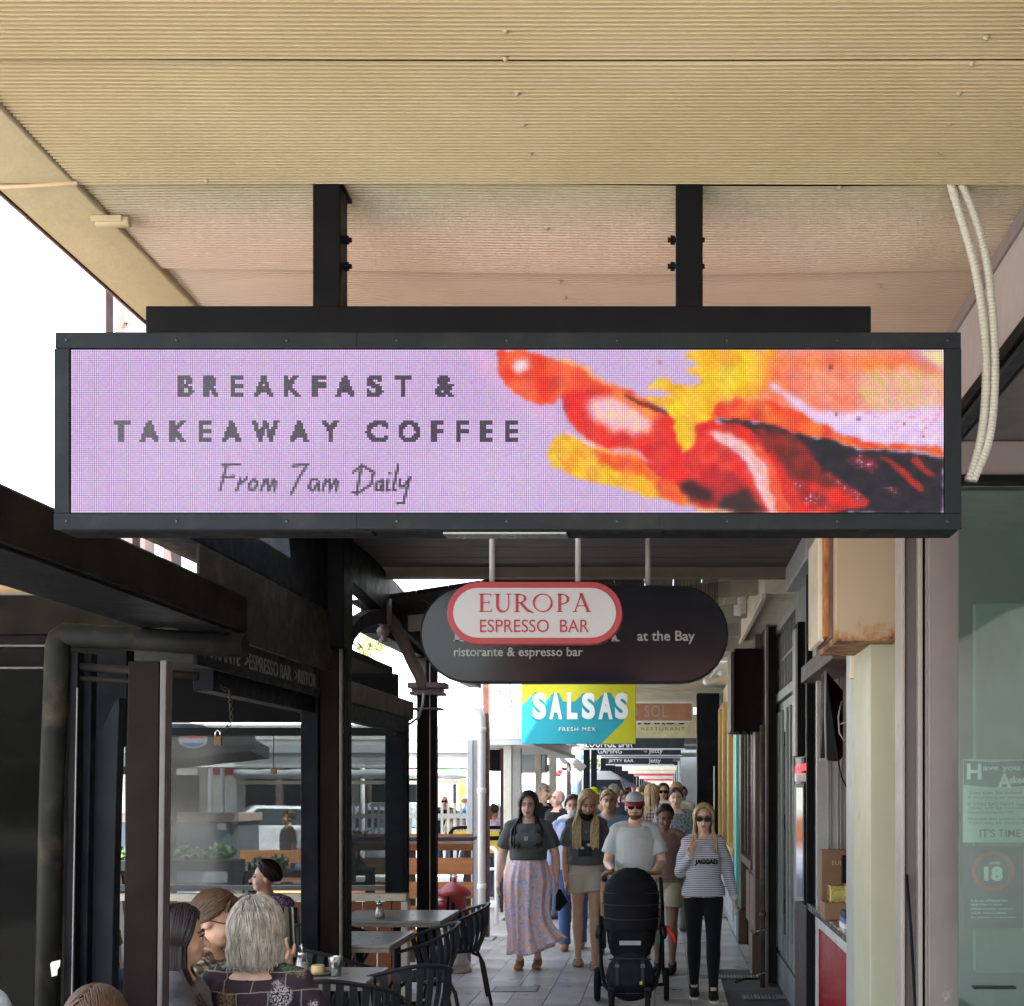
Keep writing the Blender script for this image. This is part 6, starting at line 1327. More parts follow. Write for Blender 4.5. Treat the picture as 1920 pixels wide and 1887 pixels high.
def skin(k):
    c = {'fair': (.66,.42,.32), 'tan': (.54,.32,.22), 'pink': (.64,.36,.27), 'dark': (.25,.135,.085)}[k]
    m = M('skin_'+k, c, .48, var=.10, ns=14, bump=.12, bs=220, dist=.001); b = m.node_tree.nodes['Principled BSDF']
    b.inputs['Subsurface Weight'].default_value = .12; b.inputs['Subsurface Radius'].default_value = (.02,.008,.004); return m
def hair_mat(name, c, c2=None):
    if name in MC: return MC[name]
    m, n, l, b = nt(name); v = coords(n, l, (1,1,.25)); t = noise(n, l, v, 60, 5, .7); c2 = c2 or tuple(q*.45 for q in c)
    l.new(ramp(n, l, t.outputs[0], [(.35, c2), (.62, c)]), b.inputs['Base Color']); b.inputs['Roughness'].default_value = .42; b.inputs['Specular IOR Level'].default_value = .4
    MC[name] = m; return m
BLONDE = hair_mat('hair_blonde', (.60,.45,.24), (.30,.19,.09)); DARKH = hair_mat('hair_dark', (.020,.012,.012), (.008,.005,.005)); BRNH = hair_mat('hair_brown', (.10,.05,.025), (.03,.015,.008))
GREYH = hair_mat('hair_silver', (.50,.46,.39), (.17,.15,.12)); AUB = hair_mat('hair_auburn', (.03,.008,.014), (.01,.004,.006)); GINH = hair_mat('hair_warm_brown', (.09,.05,.026), (.06,.03,.015))
GLB = M('sunglass_lens', (.006,.005,.005), .2, var=.05, bump=0, spec=.05); EYEW = M('eye_white', (.6,.56,.52), .3, bump=0); IRIS = M('iris_dark', (.03,.018,.012), .2, bump=0)
LIP = M('lips', (.40,.14,.11), .4, bump=0); BEARD = M('beard', (.10,.055,.035), .9, var=.4, ns=80)
def hand(b, w, d, nrm, side, curl=.5, k=1):
    """palm, four unequal fingers and a thumb; d along the hand, nrm out of the palm, side towards the thumb"""
    w, d, nrm, side = Vector(w), Vector(d).normalized(), Vector(nrm).normalized(), Vector(side).normalized()
    b.caps([w-d*.01, w+d*.03*k, w+d*.075*k], [(.024,.019),(.036*k,.017),(.038*k,.013)], 10, ref=tuple(side))
    for i, L in enumerate((.062,.072,.067,.052)):
        p = w+d*(.078-.004*i)*k+side*(.031-.0205*i)*k; q = d.copy(); pts = [p-d*.012]; sp = side*(.10-.07*i)
        for j, f in enumerate((.45,.3,.25)):
            a_ = curl*(.5+.6*j); q = (d*math.cos(a_)+nrm*math.sin(a_)+sp).normalized(); p = p+q*L*f*k; pts.append(p)
        b.caps(pts, [.0095*k,.009*k,.0085*k,.0075*k], 8)
    p = w+d*.018*k+side*.026*k; q = (d*.62+side*.75+nrm*.25).normalized(); q2 = (d*.85+side*.35+nrm*.4).normalized()
    b.caps([p-side*.01, p+q*.028*k, p+q*.03*k+q2*.03*k], [.0125*k,.0115*k,.009*k], 8)
def person(lab, x, y, yaw=0, H=1.7, sk='fair', hair=None, top=None, bottom=None, shoes=None, arms=None, stride=(0,0,0,0), head=(0,0,0), w=1., bust=0, vox=.008, seated=False, group=None, extras=(), belly=0, lean=0, hipw=1, legr=1, armr=1, face=True):
    t = thing('person', lab, 'person', (0,0,0), 0, group); s = H/1.7
    dz = -.47 if seated else 0
    up = lambda v: Vector((v[0]*1, v[1]+lean*(v[2]-.9), v[2]+dz))
    N = up((0,.0,1.47)); R = Euler((math.radians(head[0]), math.radians(head[1]), math.radians(head[2])), 'XYZ').to_matrix()
    hp = lambda v: N+R@(up(v)-N)
    b = B(); W_ = w
    rings = [(.84,.13*hipw,.09,.01),(.90,.165*hipw,.108,.01),(.97,.158*hipw,.104,.005),(1.06,.132+belly,.092+belly,0),(1.16,.140+belly*.6,.098+belly*.5,0),(1.27,.158,.108,0),(1.35,.158,.10,.005),(1.40,.125,.078,.01),(1.435,.07,.058,.01)]
    tor = [(up((0,r[3],r[0])), (r[1]*W_, r[2]*W_)) for r in rings]
    b.caps([q[0] for q in tor], [q[1] for q in tor], 20, ref=(1,0,0))
    if bust:
        for sx in (-1,1): b.ell(up((sx*.072*W_,-.085*W_,1.235)), .062*(1+bust)*W_, .05*(1+bust), .058*(1+bust), 12, 8)
    b.caps([up((0,.012,1.38)), up((0,.008,1.44)), hp((0,.002,1.50)), hp((0,0,1.54))], [.062*(.6+.4*W_),.054,.050,.05], 14)
    b.ell(hp((0,.012,1.608)), .074, .092, .094, 20, 14, R); b.ell(hp((0,-.028,1.56)), .062, .066, .086, 18, 12, R); b.ell(hp((0,-.045,1.508)), .043+.006*(W_ > 1.1), .044, .036, 14, 10, R)
    b.ell(hp((.036,-.055,1.55)), .024, .03, .03, 10, 8, R); b.ell(hp((-.036,-.055,1.55)), .024, .03, .03, 10, 8, R)
    b.caps([hp((0,-.086,1.594)), hp((0,-.101,1.574)), hp((0,-.112,1.556))], [.0075,.010,.0135], 8); b.ell(hp((0,-.084,1.524)), .024, .012, .011, 10, 8, R)
    for sx in (-1,1): b.ell(hp((sx*.076,.012,1.568)), .011, .02, .031, 10, 8, R)
    # legs
    LEG = []
    for i, sx in enumerate((-1,1)):
        fy, lift = stride[2*i], stride[2*i+1]
        hip = Vector((sx*.088*W_*hipw, .005, .88+dz+(.0)))
        if seated: kn = Vector((sx*.12,-.43,.50)); an = Vector((sx*.12,-.40,.09))
        else: kn = Vector((sx*.088*(.6+.4*W_), fy*.5-.02-abs(lift)*.5, .49+lift*.3)); an = Vector((sx*.082, fy+.02, .085+lift))
        LEG.append((hip, kn, an))
        f = legr
        b.caps([hip, hip.lerp(kn,.45), kn+Vector((0,0,.03)), kn.lerp(an,.3)+Vector((0,.012,0)), kn.lerp(an,.75), an], [.092*W_*f,.074*W_*f,.052*f,.054*f,.036*f,.032*f], 14)
        b.caps([an+Vector((0,.025,-.045)), an+Vector((0,-.06,-.05)), an+Vector((sx*.01,-.15,-.062))], [(.034,.034),(.038,.028),(.04,.016)], 12, ref=(1,0,0))
        if not seated and not shoes:
            pass
    # arms
    ARM = []
    arms = arms or {}
    for sx, key in ((-1,'l'),(1,'r')):
        sh_ = up((sx*.168*W_, .005, 1.375)); a_ = arms.get(key, {})
        el = sh_+Vector(a_.get('e', (sx*.055,.03,-.285))); wr = el+Vector(a_.get('w', (sx*.02,-.07,-.245)))
        hd = Vector(a_.get('h', wr-el)).normalized(); hn = Vector(a_.get('n', (-sx,0,0))); hs = Vector(a_.get('s', (0,-1,0))); ar = armr*(.55+.45*W_)
        hs = (hs-hd*hs.dot(hd)).normalized(); hn = (hn-hd*hn.dot(hd)-hs*hn.dot(hs)).normalized()
        b.caps([sh_+Vector((-sx*.02,0,.0)), sh_.lerp(el,.3), el, el.lerp(wr,.3), wr], [.050*ar,.049*ar,.037*ar,.038*ar,.025], 12)
        hand(b, wr+hd*.008, hd, hn, hs, a_.get('c', .55)); ARM.append((sh_, el, wr, hd))
    body = mobj('body', remesh(b, vox, 2), skin(sk), t)
    # face
    if face:
        for sx in (-1,1):
            eb_ = B().ell(hp((sx*.031,-.0815,1.588)), .0145, .007, .0062, 10, 8, R).obj('eye', EYEW, t, local=True)
            B().ell(hp((sx*.031,-.0868,1.588)), .0062, .0035, .0058, 8, 6, R).obj('iris', IRIS, eb_, local=True)
            B().caps([hp((sx*.014,-.090,1.5965)), hp((sx*.032,-.0905,1.600)), hp((sx*.048,-.079,1.5945))], .0032, 5).obj('eyelid', hair['mat'] if hair and hair['mat'] is DARKH else BRNH, t, local=True)
            B().caps([hp((sx*.014,-.089,1.611)), hp((sx*.033,-.087,1.617)), hp((sx*.052,-.071,1.610))], [.004,.0045,.003], 6).obj('eyebrow', BRNH if sk != 'dark' else DARKH, t, local=True)
        b = B(); b.ell(hp((0,-.0955,1.5255)), .024, .0055, .0055, 10, 6, R); b.ell(hp((0,-.0935,1.5165)), .019, .006, .0058, 10, 6, R); b.obj('mouth', LIP, t, local=True)
        b = B()
        for sx in (-1,1): b.ell(hp((sx*.0075,-.1155,1.5475)), .0035, .003, .0022, 6, 4, R)
        b.obj('nostrils', M('nostril', (.12,.04,.03), .7), t, local=True)
    # top
    if top:
        L_ = top.get('loose', .0); hem = top.get('hem', .93); b = B(); tr = [(max(q[0], hem), q[1], q[2], q[3]) for q in rings if q[0] > hem-.04]
        cut = top.get('neck', 1.43)
        tr = [q for q in tr if q[0] <= cut]; P_ = []; Q_ = []
        for (z, a_, d_, yc) in tr:
            k = .017 if z < 1.36 else .016
            P_.append(up((0,yc,z))); Q_.append((a_*W_+k+L_*(1 if z < 1.25 else .35), d_*W_+k+L_*(.8 if z < 1.25 else .3)))
        if hem < rings[0][0]: P_ = [up((0,.01,hem))]+P_; Q_ = [Q_[0]]+Q_
        b.tube(P_, Q_, 24, ref=(1,0,0))
        for sx in (-1,1): b.caps([up((sx*.03,.012,1.405)), up((sx*.10*W_,.012,1.402)), up((sx*.165*W_,.005,1.378))], [.052,.058,.057*(.7+.3*W_)], 12)
        if bust:
            b.caps([up((-.085*W_,-.083*W_,1.235)), up((0,-.088*W_,1.238)), up((.085*W_,-.083*W_,1.235))], [(.074*(1+bust*.6),.062*(1+bust))]*3, 16, ref=(0,0,1)); b.caps([up((-.07*W_,-.085*W_,1.235)), up((-.05*W_,-.06*W_,1.33))], .06, 12); b.caps([up((.07*W_,-.085*W_,1.235)), up((.05*W_,-.06*W_,1.33))], .06, 12)
        sl_ = top.get('sleeve', .4)
        for (sh_, el, wr, hd), sx in zip(ARM, (-1,1)):
            ar = armr*(.55+.45*W_); c0 = sh_+Vector((-sx*.03,0,.0))
            if sl_ <= .6: e_ = sh_.lerp(el, sl_/.5*.62+.1); b.tube([c0, sh_.lerp(e_,.5), e_], [.056*ar+L_*.25,.057*ar+L_*.4,.058*ar+L_*.5+.006], 14)
            else:
                e_ = el.lerp(wr, .93); b.tube([c0, sh_.lerp(el,.5), el, el.lerp(wr,.5), e_], [.062*ar+L_*.3,.061*ar+L_*.3,.052*ar+L_*.3,.046*ar+L_*.2,.036], 14)
                b.ell(el, .05*ar+L_*.3, .05*ar+L_*.3, .05*ar+L_*.3, 12, 8)
        mobj('shirt', remesh(b, max(.009, vox), 3, top.get('fold', .004), int(abs(x*100))), top['mat'], t)
        if sl_ > .6 and top.get('cuff'):
            for (sh_, el, wr, hd) in ARM: B().tube([el.lerp(wr,.86), el.lerp(wr,1.02)], .037, 12).obj('cuff', top['cuff'], t, local=True)
    if bottom:
        k = bottom['kind']; b = B()
        if k in ('pants','shorts','leggings'):
            ex = {'pants': .016, 'shorts': .022, 'leggings': .007}[k]; zt = bottom.get('waist', 1.02); f = legr
            rr_ = [q for q in rings if q[0] <= zt+.01]; b.caps([Vector((0,q[3],q[0]+dz)) for q in rr_], [(q[1]*W_+ex, q[2]*W_+ex) for q in rr_], 20, ref=(1,0,0))
            for (hip, kn, an) in LEG:
                if k == 'shorts':
                    e_ = hip.lerp(kn, bottom.get('len', .5)); b.tube([hip+Vector((0,0,.03)), hip.lerp(e_,.5), e_], [.098*W_*f+ex*.6,.094*W_*f+ex,.092*W_*f+ex], 18)
                else:
                    an2 = an+Vector((0,0,-.02 if k == 'pants' else .02)); a2 = ex if k == 'pants' else .004
                    b.tube([hip, hip.lerp(kn,.45), kn+Vector((0,0,.03)), kn.lerp(an,.3)+Vector((0,.012,0)), kn.lerp(an,.75), an2], [.092*W_*f+ex,.075*W_*f+ex,.053*f+ex,.055*f+a2*1.1,.038*f+a2*1.5,.034*f+a2*(2 if k == 'pants' else 1)], 16)
            mobj({'pants':'trousers','shorts':'shorts','leggings':'leggings'}[k], remesh(b, max(.009, vox), 2, .0035 if k == 'pants' else (.003 if k == 'shorts' else .001), 5), bottom['mat'], t)
        elif k == 'skirt':
            n_, m_ = 120, 34; vs = []
            for j in range(m_+1):
                s_ = j/m_; z = 1.055-(1.055-.155)*s_
                for i in range(n_):
                    a_ = 2*PI*i/n_; fl = .015-.012*s_+.02*math.sin(PI*min(1,s_*2.4)); pl_ = (.003+.022*s_**.8)*(math.sin(a_*13+1.1*math.sin(3*a_)+s_*1.3)+.5*math.sin(a_*23+2+s_*2))
                    rx = .142*W_+.045*math.sin(PI*min(1,s_*1.3))+fl; ry = .105*W_+.045+fl
                    r_ = 1+pl_/.2*1.0; xx = rx*math.cos(a_)*r_*1.0; yy = ry*math.sin(a_)*r_
                    sw_ = max(0, math.cos(a_-math.radians(-25)))**2*max(0, s_-.45)**1.6*.62; xx += sw_; zz = z+(.16*max(0, math.cos(a_-math.radians(-25)))**3*max(0, s_-.6)/.4)+.012*math.sin(a_*5)*s_
                    xx -= .02*s_
                    vs.append((xx, yy-.02*s_, zz))
            b.add(vs, [(j*n_+i, j*n_+(i+1)%n_, (j+1)*n_+(i+1)%n_, (j+1)*n_+i) for j in range(m_) for i in range(n_)], True)
            o = b.obj('skirt', bottom['mat'], t, local=True); md = o.modifiers.new('s', 'SOLIDIFY'); md.thickness = .004
    if shoes:
        for (hip, kn, an), nm in zip(LEG, ('l','r')):
            c_ = shoes['mat']
            if shoes.get('kind') == 'sandal':
                sx = 1 if nm == 'r' else -1
                o = B().prism([(an.x+q[0], an.y+q[1]) for q in [(-.036,.06),(.036,.06),(.045,-.05),(.052,-.13),(.03,-.195),(-.01,-.2),(-.042,-.16),(-.045,-.06)]], 'z', an.z-.098, an.z-.074).obj('sole', M('cork_sole', (.20,.13,.08), .8), t, .005, True)
                for yy in (-.045,-.115): B().caps([an+Vector((-.047,yy,-.07)), an+Vector((-.03,yy-.01,-.033+(.012 if yy > -.1 else -.006))), an+Vector((.03,yy-.01,-.033+(.012 if yy > -.1 else -.006))), an+Vector((.047,yy,-.07))], [(.005,.017)]*4, 8, ref=(0,0,1)).obj('strap', c_, t, local=True)
                b = B()
                for q in range(5): b.ell(an+Vector((sx*(-.028+.0155*q)+sx*.01,-.165+.008*abs(q-1),-.066)), .010-.001*q, .018, .010, 8, 6)
                b.obj('toes', skin(sk), t, local=True)
            else:
                b = B(); b.caps([an+Vector((0,.03,-.045)), an+Vector((0,-.06,-.045)), an+Vector((0,-.15,-.055))], [(.042,.042),(.046,.036),(.045,.024)], 14, ref=(1,0,0)); b.caps([an+Vector((0,.02,-.03)), an+Vector((0,.012,.02 if shoes.get('kind') != 'flat' else -.01))], .044, 12)
                mobj('shoe', remesh(b, .008, 1), c_, t)
                if shoes.get('sole'): B().prism([(an.x+q[0], an.y+q[1]) for q in [(-.036,.075),(.036,.075),(.048,-.06),(.045,-.16),(.015,-.2),(-.025,-.2),(-.046,-.15),(-.046,-.05)]], 'z', an.z-.088, an.z-.068).obj('sole', shoes['sole'], t, .006, True)
    # hair
    if hair:
        rs = random.Random(int(abs(x*1000))+7); Cc = Vector((0,.012,1.608)); rad = Vector((.0785,.097,.099)); kind = hair.get('kind', 'long'); hb = B(); hat = any(q[0] == 'cap' for q in extras)
        def lim(ph):   # polar limit of the hairline; ph=0 at the face
            a_ = abs(((ph+180) % 360)-180); base = 42 if not hair.get('bald') else 42
            return base+(112-base)*min(1, max(0, (a_-38)/75))**.8
        def dirv(ph, th): ph = math.radians(ph); th = math.radians(th); return Vector((math.sin(th)*math.sin(ph), -math.sin(th)*math.cos(ph), math.cos(th)))
        sc_ = lambda d, k: Vector((Cc.x+d.x*rad.x*k, Cc.y+d.y*rad.y*k, Cc.z+d.z*rad.z*k))
        nph, nth = 40, 10; vs = []
        for j in range(nth+1):
            for i in range(nph): ph = i*360/nph; vs.append(hp(sc_(dirv(ph, max(.5, lim(ph)*j/nth)), ((1.05 if kind != 'short' else 1.02)+hair.get('vol',0)*.5)-(.03+hair.get('vol',0)*.4)*(j == nth))))
        hb.add(vs, [(j*nph+i, (j+1)*nph+i, (j+1)*nph+(i+1)%nph, j*nph+(i+1)%nph) for j in range(nth) for i in range(nph)], True)
        ns = hair.get('n', 300); wd = hair.get('w', .0065); zend = hair.get('end', 1.25); part = hair.get('part', 0.); step = .022 if kind == 'long' else (.016 if kind == 'bob' else .012)
        for i in range(ns):
            ph = rs.uniform(0,360); L0 = lim(ph); th = L0*math.sqrt(rs.random())
            if kind == 'short' and hair.get('crop'): pass
            d = dirv(ph, th); k = (1.05 if not hat else .985)+rs.uniform(0,.05 if not hat else .02)*(1 if kind != 'short' else .9)+(.06 if kind == 'long' else 0)+(.02 if kind != 'short' else 0)+(hair.get('vol', 0)*rs.uniform(.5,1)); q = hp(sc_(d, k)); pts = [q.copy()]; ze = zend+dz+rs.uniform(-.04,.04)*(1.2 if kind == 'long' else .5)-(.02 if abs(d.x) < .3 else 0)
            Ri = R.transposed(); sgn = 1 if (d.x*rad.x-part+rs.uniform(-.01,.01)) > 0 else -1; maxn = 60 if kind != 'short' else (int(hair.get('steps', 5)) if d.y > -.45 else 3); tx_ = rs.uniform(.05,.135); side_front = d.y < (-.25 if kind == 'bob' else hair.get('front', .2))
            for j in range(maxn):
                loc = N+Ri@(q-N); lx = Vector((loc.x, loc.y-lean*(loc.z-dz-.9), loc.z-dz)); e_ = Vector(((lx.x-Cc.x)/rad.x, (lx.y-Cc.y)/rad.y, (lx.z-Cc.z)/rad.z)); rr_ = e_.length
                if lx.z > Cc.z-.045 and j < 16:
                    if kind == 'short': f = Vector((sgn*.5, .45 if d.y > -.5 or hair.get('sweep') else -.3, -.55)); f += Vector((rs.uniform(-.5,.5), rs.uniform(-.4,.4), rs.uniform(-.3,.5)))*hair.get('mess', .45)
                    else: f = Vector((sgn*((1.0 if abs(e_.x) < .75 else .15) if d.y < 0 else .22), .5 if lx.y < -.02 else .12, -.5 if abs(e_.x) < .5 else -1.2))
                    f = R@f if kind == 'short' else (R@f*.75+Vector((0,0,-.4))); nn = (R@Vector((e_.x/rad.x, e_.y/rad.y, e_.z/rad.z))).normalized(); f = (f-nn*f.dot(nn)).normalized()
                    q = q+f*step; loc = N+Ri@(q-N); lx = Vector((loc.x, loc.y-lean*(loc.z-dz-.9), loc.z-dz)); e_ = Vector(((lx.x-Cc.x)/rad.x, (lx.y-Cc.y)/rad.y, (lx.z-Cc.z)/rad.z)); e_ = e_*(k/max(.01, e_.length))
                    q = hp(Vector((Cc.x+e_.x*rad.x, Cc.y+e_.y*rad.y, Cc.z+e_.z*rad.z)))
                else:
                    if kind == 'short': break
                    g = Vector((0,0,-step)); z_ = q.z-dz
                    if z_ < 1.47:
                        if side_front and abs(q.x) > .035: ty = -(.148+(1.40-z_)*(.10+.8*bust))*W_ if z_ < 1.41 else q.y-.010; ty += lean*(z_-.9)
                        else: ty = (.115 if z_ < 1.4 else .09)*W_+lean*(z_-.9)
                        g.y = max(-.013, min(.013, ty-q.y))
                        if side_front: g.x = max(-.011, min(.011, (sgn*tx_*W_-q.x)))
                    else:
                        g.x = sgn*.0012*(1 if kind != 'bob' else .4); 
                        if side_front and abs(q.x) < .07 and q.y < -.03: g.x = sgn*.010
                        if kind == 'bob' and z_ < 1.53: g.x = -sgn*.0015; g.y = -.0015 if q.y > 0 else .001
                        elif kind == 'bob': g.x = sgn*.0028
                    q = q+g+Vector((rs.uniform(-1,1),rs.uniform(-1,1),0))*.0012
                pts.append(q.copy())
                if kind != 'short' and q.z < ze: break
            if len(pts) > 2: hb.tube(pts, [wd*(.55+.6*math.sin(PI*min(1, .15+.8*m_/len(pts)))) for m_ in range(len(pts))], 4, cap=False)
        if hair.get('tail'):
            for i in range(40):
                p0 = hp((rs.uniform(-.02,.02), .115, 1.64)); hb.tube([p0, p0+Vector((rs.uniform(-.02,.02),.03,-.03)), p0+Vector((rs.uniform(-.03,.03),.035,-.11)), p0+Vector((rs.uniform(-.02,.02),.015,-.2))], [.008,.009,.007,.002], 4)
        hb.obj('hair', hair['mat'], t, local=True)
    for ex in extras:
        k = ex[0]
        if k == 'sunglasses':
            b = B()
            for sx in (-1,1):
                b.tube([hp((sx*.0345,-.098,1.586)), hp((sx*.0345,-.103,1.586))], [(.024,.030)]*2, 16, ref=tuple(R@Vector((0,0,1))))
            b.obj('sunglass_lens', GLB, t, local=True)
            b = B(); b.caps([hp((-.012,-.1,1.595)), hp((.012,-.1,1.595))], .003, 6)
            for sx in (-1,1): b.caps([hp((sx*.06,-.092,1.594)), hp((sx*.078,.0,1.588))], .0028, 5)
            b.obj('sunglass_frame', BLACK, t, local=True)
        if k == 'glasses':
            b = B()
            for sx in (-1,1): b.tube([hp((sx*.033+.024*math.cos(q*PI/6),-.098,1.586+.019*math.sin(q*PI/6))) for q in range(13)], .0022, 5); b.caps([hp((sx*.057,-.096,1.592)), hp((sx*.079,.01,1.59))], .0024, 5)
            b.obj('spectacles', BLACK, t, local=True)
        if k == 'cap':
            b = B(); vs = []
            for j in range(9):
                for i in range(28):
                    th = j/8*(PI*.52); ph = 2*PI*i/28; vs.append(hp((.083*math.sin(th)*math.cos(ph), .012+.104*math.sin(th)*math.sin(ph), 1.626+.088*math.cos(th))))
            b.add(vs, [(j*28+i,(j+1)*28+i,(j+1)*28+(i+1)%28,j*28+(i+1)%28) for j in range(8) for i in range(28)], True); o = b.obj('cap', ex[1], t, local=True); md = o.modifiers.new('s','SOLIDIFY'); md.thickness = .006
            sgn_ = 1 if len(ex) > 3 and ex[3] == 'back' else -1
            vs = []
            for j in range(4):
                for i in range(13):
                    a_ = math.radians(-75+150*i/12); r_ = 1+.85*j/3*math.cos(a_*.85); vs.append(hp((.084*math.sin(a_)*(1+.10*j/3), sgn_*(-.012+.103*math.cos(a_)*r_)+.012*0, 1.630-.028*j/3-.012*(math.sin(a_)**2)*j/3)))
            b = B().add(vs, [(j*13+i,(j+1)*13+i,(j+1)*13+i+1,j*13+i+1) for j in range(3) for i in range(12)], True); o = b.obj('brim', ex[2], t, local=True); md = o.modifiers.new('s','SOLIDIFY'); md.thickness = .005
        if k == 'mask':
            b = B(); b.ell(hp((0,-.062,ex[2] if len(ex) > 2 else 1.53)), .060, .052, .042, 14, 10, R); b.obj('face_mask', ex[1], t, local=True)
        if k == 'beard':
            b = B(); b.ell(hp((0,-.046,1.500)), .0475, .0475, .032, 14, 10, R); b.ell(hp((0,-.086,1.5365)), .026, .011, .0055, 10, 6, R)
            for sx in (-1,1): b.caps([hp((sx*.052,-.028,1.505)), hp((sx*.064,-.008,1.555))], [.014,.009], 8)
            b.obj('beard', BEARD, t, local=True)
        if k == 'necklace':
            b = B(); b.tube([up((-.05,-.07,1.42)), up((-.03,-.105,1.36)), up((0,-.125,1.31)), up((.03,-.105,1.36)), up((.05,-.07,1.42))], .0022, 5); b.ell(up((0,-.132,1.30)), .009, .004, .009, 8, 6); b.obj('necklace', GOLD, t, local=True)
        if k == 'collar':
            b = B(); b.tube([up((.055*math.cos(q*PI/8)*1.15, .012+.055*math.sin(q*PI/8)*1.1, 1.432-.018*(math.sin(q*PI/8) < 0)*abs(math.sin(q*PI/8)))) for q in range(17)], (.009), 6); b.obj('collar', ex[1], t, local=True)
        if k == 'call': ex[1](t, hp, up, ARM, LEG)
    if seated: pass
    t.location = (x, y, 0 if not seated else ex_z(seated)); t.rotation_euler = (0,0,math.radians(yaw)); t.scale = (s,s,s); return t
def ex_z(v): return v if isinstance(v, float) else 0.
# fabrics
def fabric(name, c, **k): return M(name, c, .85, var=k.get('var', .12), ns=6, bump=.25, bs=260, dist=.0015, sheen=.1)
def pat(name, build):
    if name in MC: return MC[name]
    m, n, l, b = nt(name); b.inputs['Roughness'].default_value = .85; c = build(n, l, coords(n, l)); l.new(c, b.inputs['Base Color']); MC[name] = m; return m
def vor(n, l, v, s, feat='F1', rnd=1):
    t = n.new('ShaderNodeTexVoronoi'); t.inputs['Scale'].default_value = s; t.feature = feat; t.inputs['Randomness'].default_value = rnd; l.new(v, t.inputs['Vector']); return t
def f_floral(n, l, v):
    mp = n.new('ShaderNodeMapping'); mp.inputs['Scale'].default_value = (1,1,.55); l.new(v, mp.inputs[0]); t = noise(n, l, mp.outputs[0], 17, 2, .5, 1.2)
    c = ramp(n, l, t.outputs[0], [(0, (.80,.38,.35)), (.40, (.85,.48,.44)), (.46, (.78,.68,.72)), (.52, (.36,.38,.62)), (.56, (.62,.66,.78)), (.61, (.85,.58,.54)), (.75, (.85,.42,.38))])
    return c
def f_leopard(n, l, v):
    t = noise(n, l, v, 62, 2, .5, 1.5); return ramp(n, l, t.outputs[0], [(.46, (.02,.025,.04)), (.50, (.45,.47,.50)), (.55, (.5,.5,.52)), (.58, (.03,.035,.05))])
def f_stripe(n, l, v):
    sp_ = n.new('ShaderNodeSeparateXYZ'); l.new(v, sp_.inputs[0]); m_ = n.new('ShaderNodeMath'); m_.operation = 'MULTIPLY'; m_.inputs[1].default_value = 62; l.new(sp_.outputs[2], m_.inputs[0])
    t = noise(n, l, v, 6, 2); a_ = n.new('ShaderNodeMath'); a_.operation = 'MULTIPLY_ADD'; a_.inputs[1].default_value = .7; l.new(t.outputs[0], a_.inputs[0]); l.new(m_.outputs[0], a_.inputs[2])
    fr_ = n.new('ShaderNodeMath'); fr_.operation = 'FRACT'; l.new(a_.outputs[0], fr_.inputs[0]); return ramp(n, l, fr_.outputs[0], [(.0, (.045,.045,.09)), (.30, (.045,.045,.09)), (.36, (.58,.58,.66)), (.94, (.58,.58,.66)), (1, (.045,.045,.09))])
def f_plaid(c1, c2, c3, s):
    def f(n, l, v):
        sp_ = n.new('ShaderNodeSeparateXYZ'); l.new(v, sp_.inputs[0]); o = []
        for k in (0, 2):
            m_ = n.new('ShaderNodeMath'); m_.operation = 'MULTIPLY'; m_.inputs[1].default_value = s; l.new(sp_.outputs[k], m_.inputs[0]); fr_ = n.new('ShaderNodeMath'); fr_.operation = 'FRACT'; l.new(m_.outputs[0], fr_.inputs[0]); o.append(fr_.outputs[0])
        x_ = ramp(n, l, o[0], [(.0, c2), (.3, c2), (.34, c1), (.9, c1), (.94, c2)]); z_ = ramp(n, l, o[1], [(.0, c3), (.3, c3), (.34, (1,1,1)), (.9, (1,1,1)), (.94, c3)]); return mixc(n, l, 1., x_, z_, 'MULTIPLY')
    return f
def f_hawaii(n, l, v):
    g_ = n.new('ShaderNodeTexBrick'); g_.inputs['Scale'].default_value = 1; g_.inputs['Brick Width'].default_value = .13; g_.inputs['Row Height'].default_value = .085; g_.inputs['Mortar Size'].default_value = .0025; g_.inputs['Color1'].default_value = (.012,.012,.018,1); g_.inputs['Color2'].default_value = (.03,.012,.022,1); g_.inputs['Mortar'].default_value = (.22,.20,.16,1)
    mp = n.new('ShaderNodeMapping'); mp.inputs['Rotation'].default_value = (PI/2,.08,0); l.new(v, mp.inputs[0]); nz = noise(n, l, mp.outputs[0], 5, 2); ad = n.new('ShaderNodeVectorMath'); ad.operation = 'MULTIPLY_ADD'; ad.inputs[1].default_value = (.04,.04,.04); l.new(nz.outputs['Color'], ad.inputs[0]); l.new(mp.outputs[0], ad.inputs[2]); l.new(ad.outputs[0], g_.inputs['Vector'])
    vv = vor(n, l, v, 9); leaf = noise(n, l, v, 34, 3, .6, 2.5)
    mk = ramp(n, l, leaf.outputs[0], [(.47, (0,0,0)), (.50, (1,1,1)), (.58, (1,1,1)), (.61, (0,0,0))]); sel = ramp(n, l, vv.outputs['Distance'], [(.36, (1,1,1)), (.50, (0,0,0))]); mk2 = mixc(n, l, 1., mk, sel, 'MULTIPLY')
    cc = n.new('ShaderNodeSeparateColor'); l.new(vv.outputs['Color'], cc.inputs[0]); col = ramp(n, l, cc.outputs[0], [(.3, (.50,.50,.52)), (.45, (.10,.16,.07)), (.6, (.45,.45,.48)), (.8, (.22,.17,.08))], 'CONSTANT'); return mixc(n, l, mk2, g_.outputs[0], col)
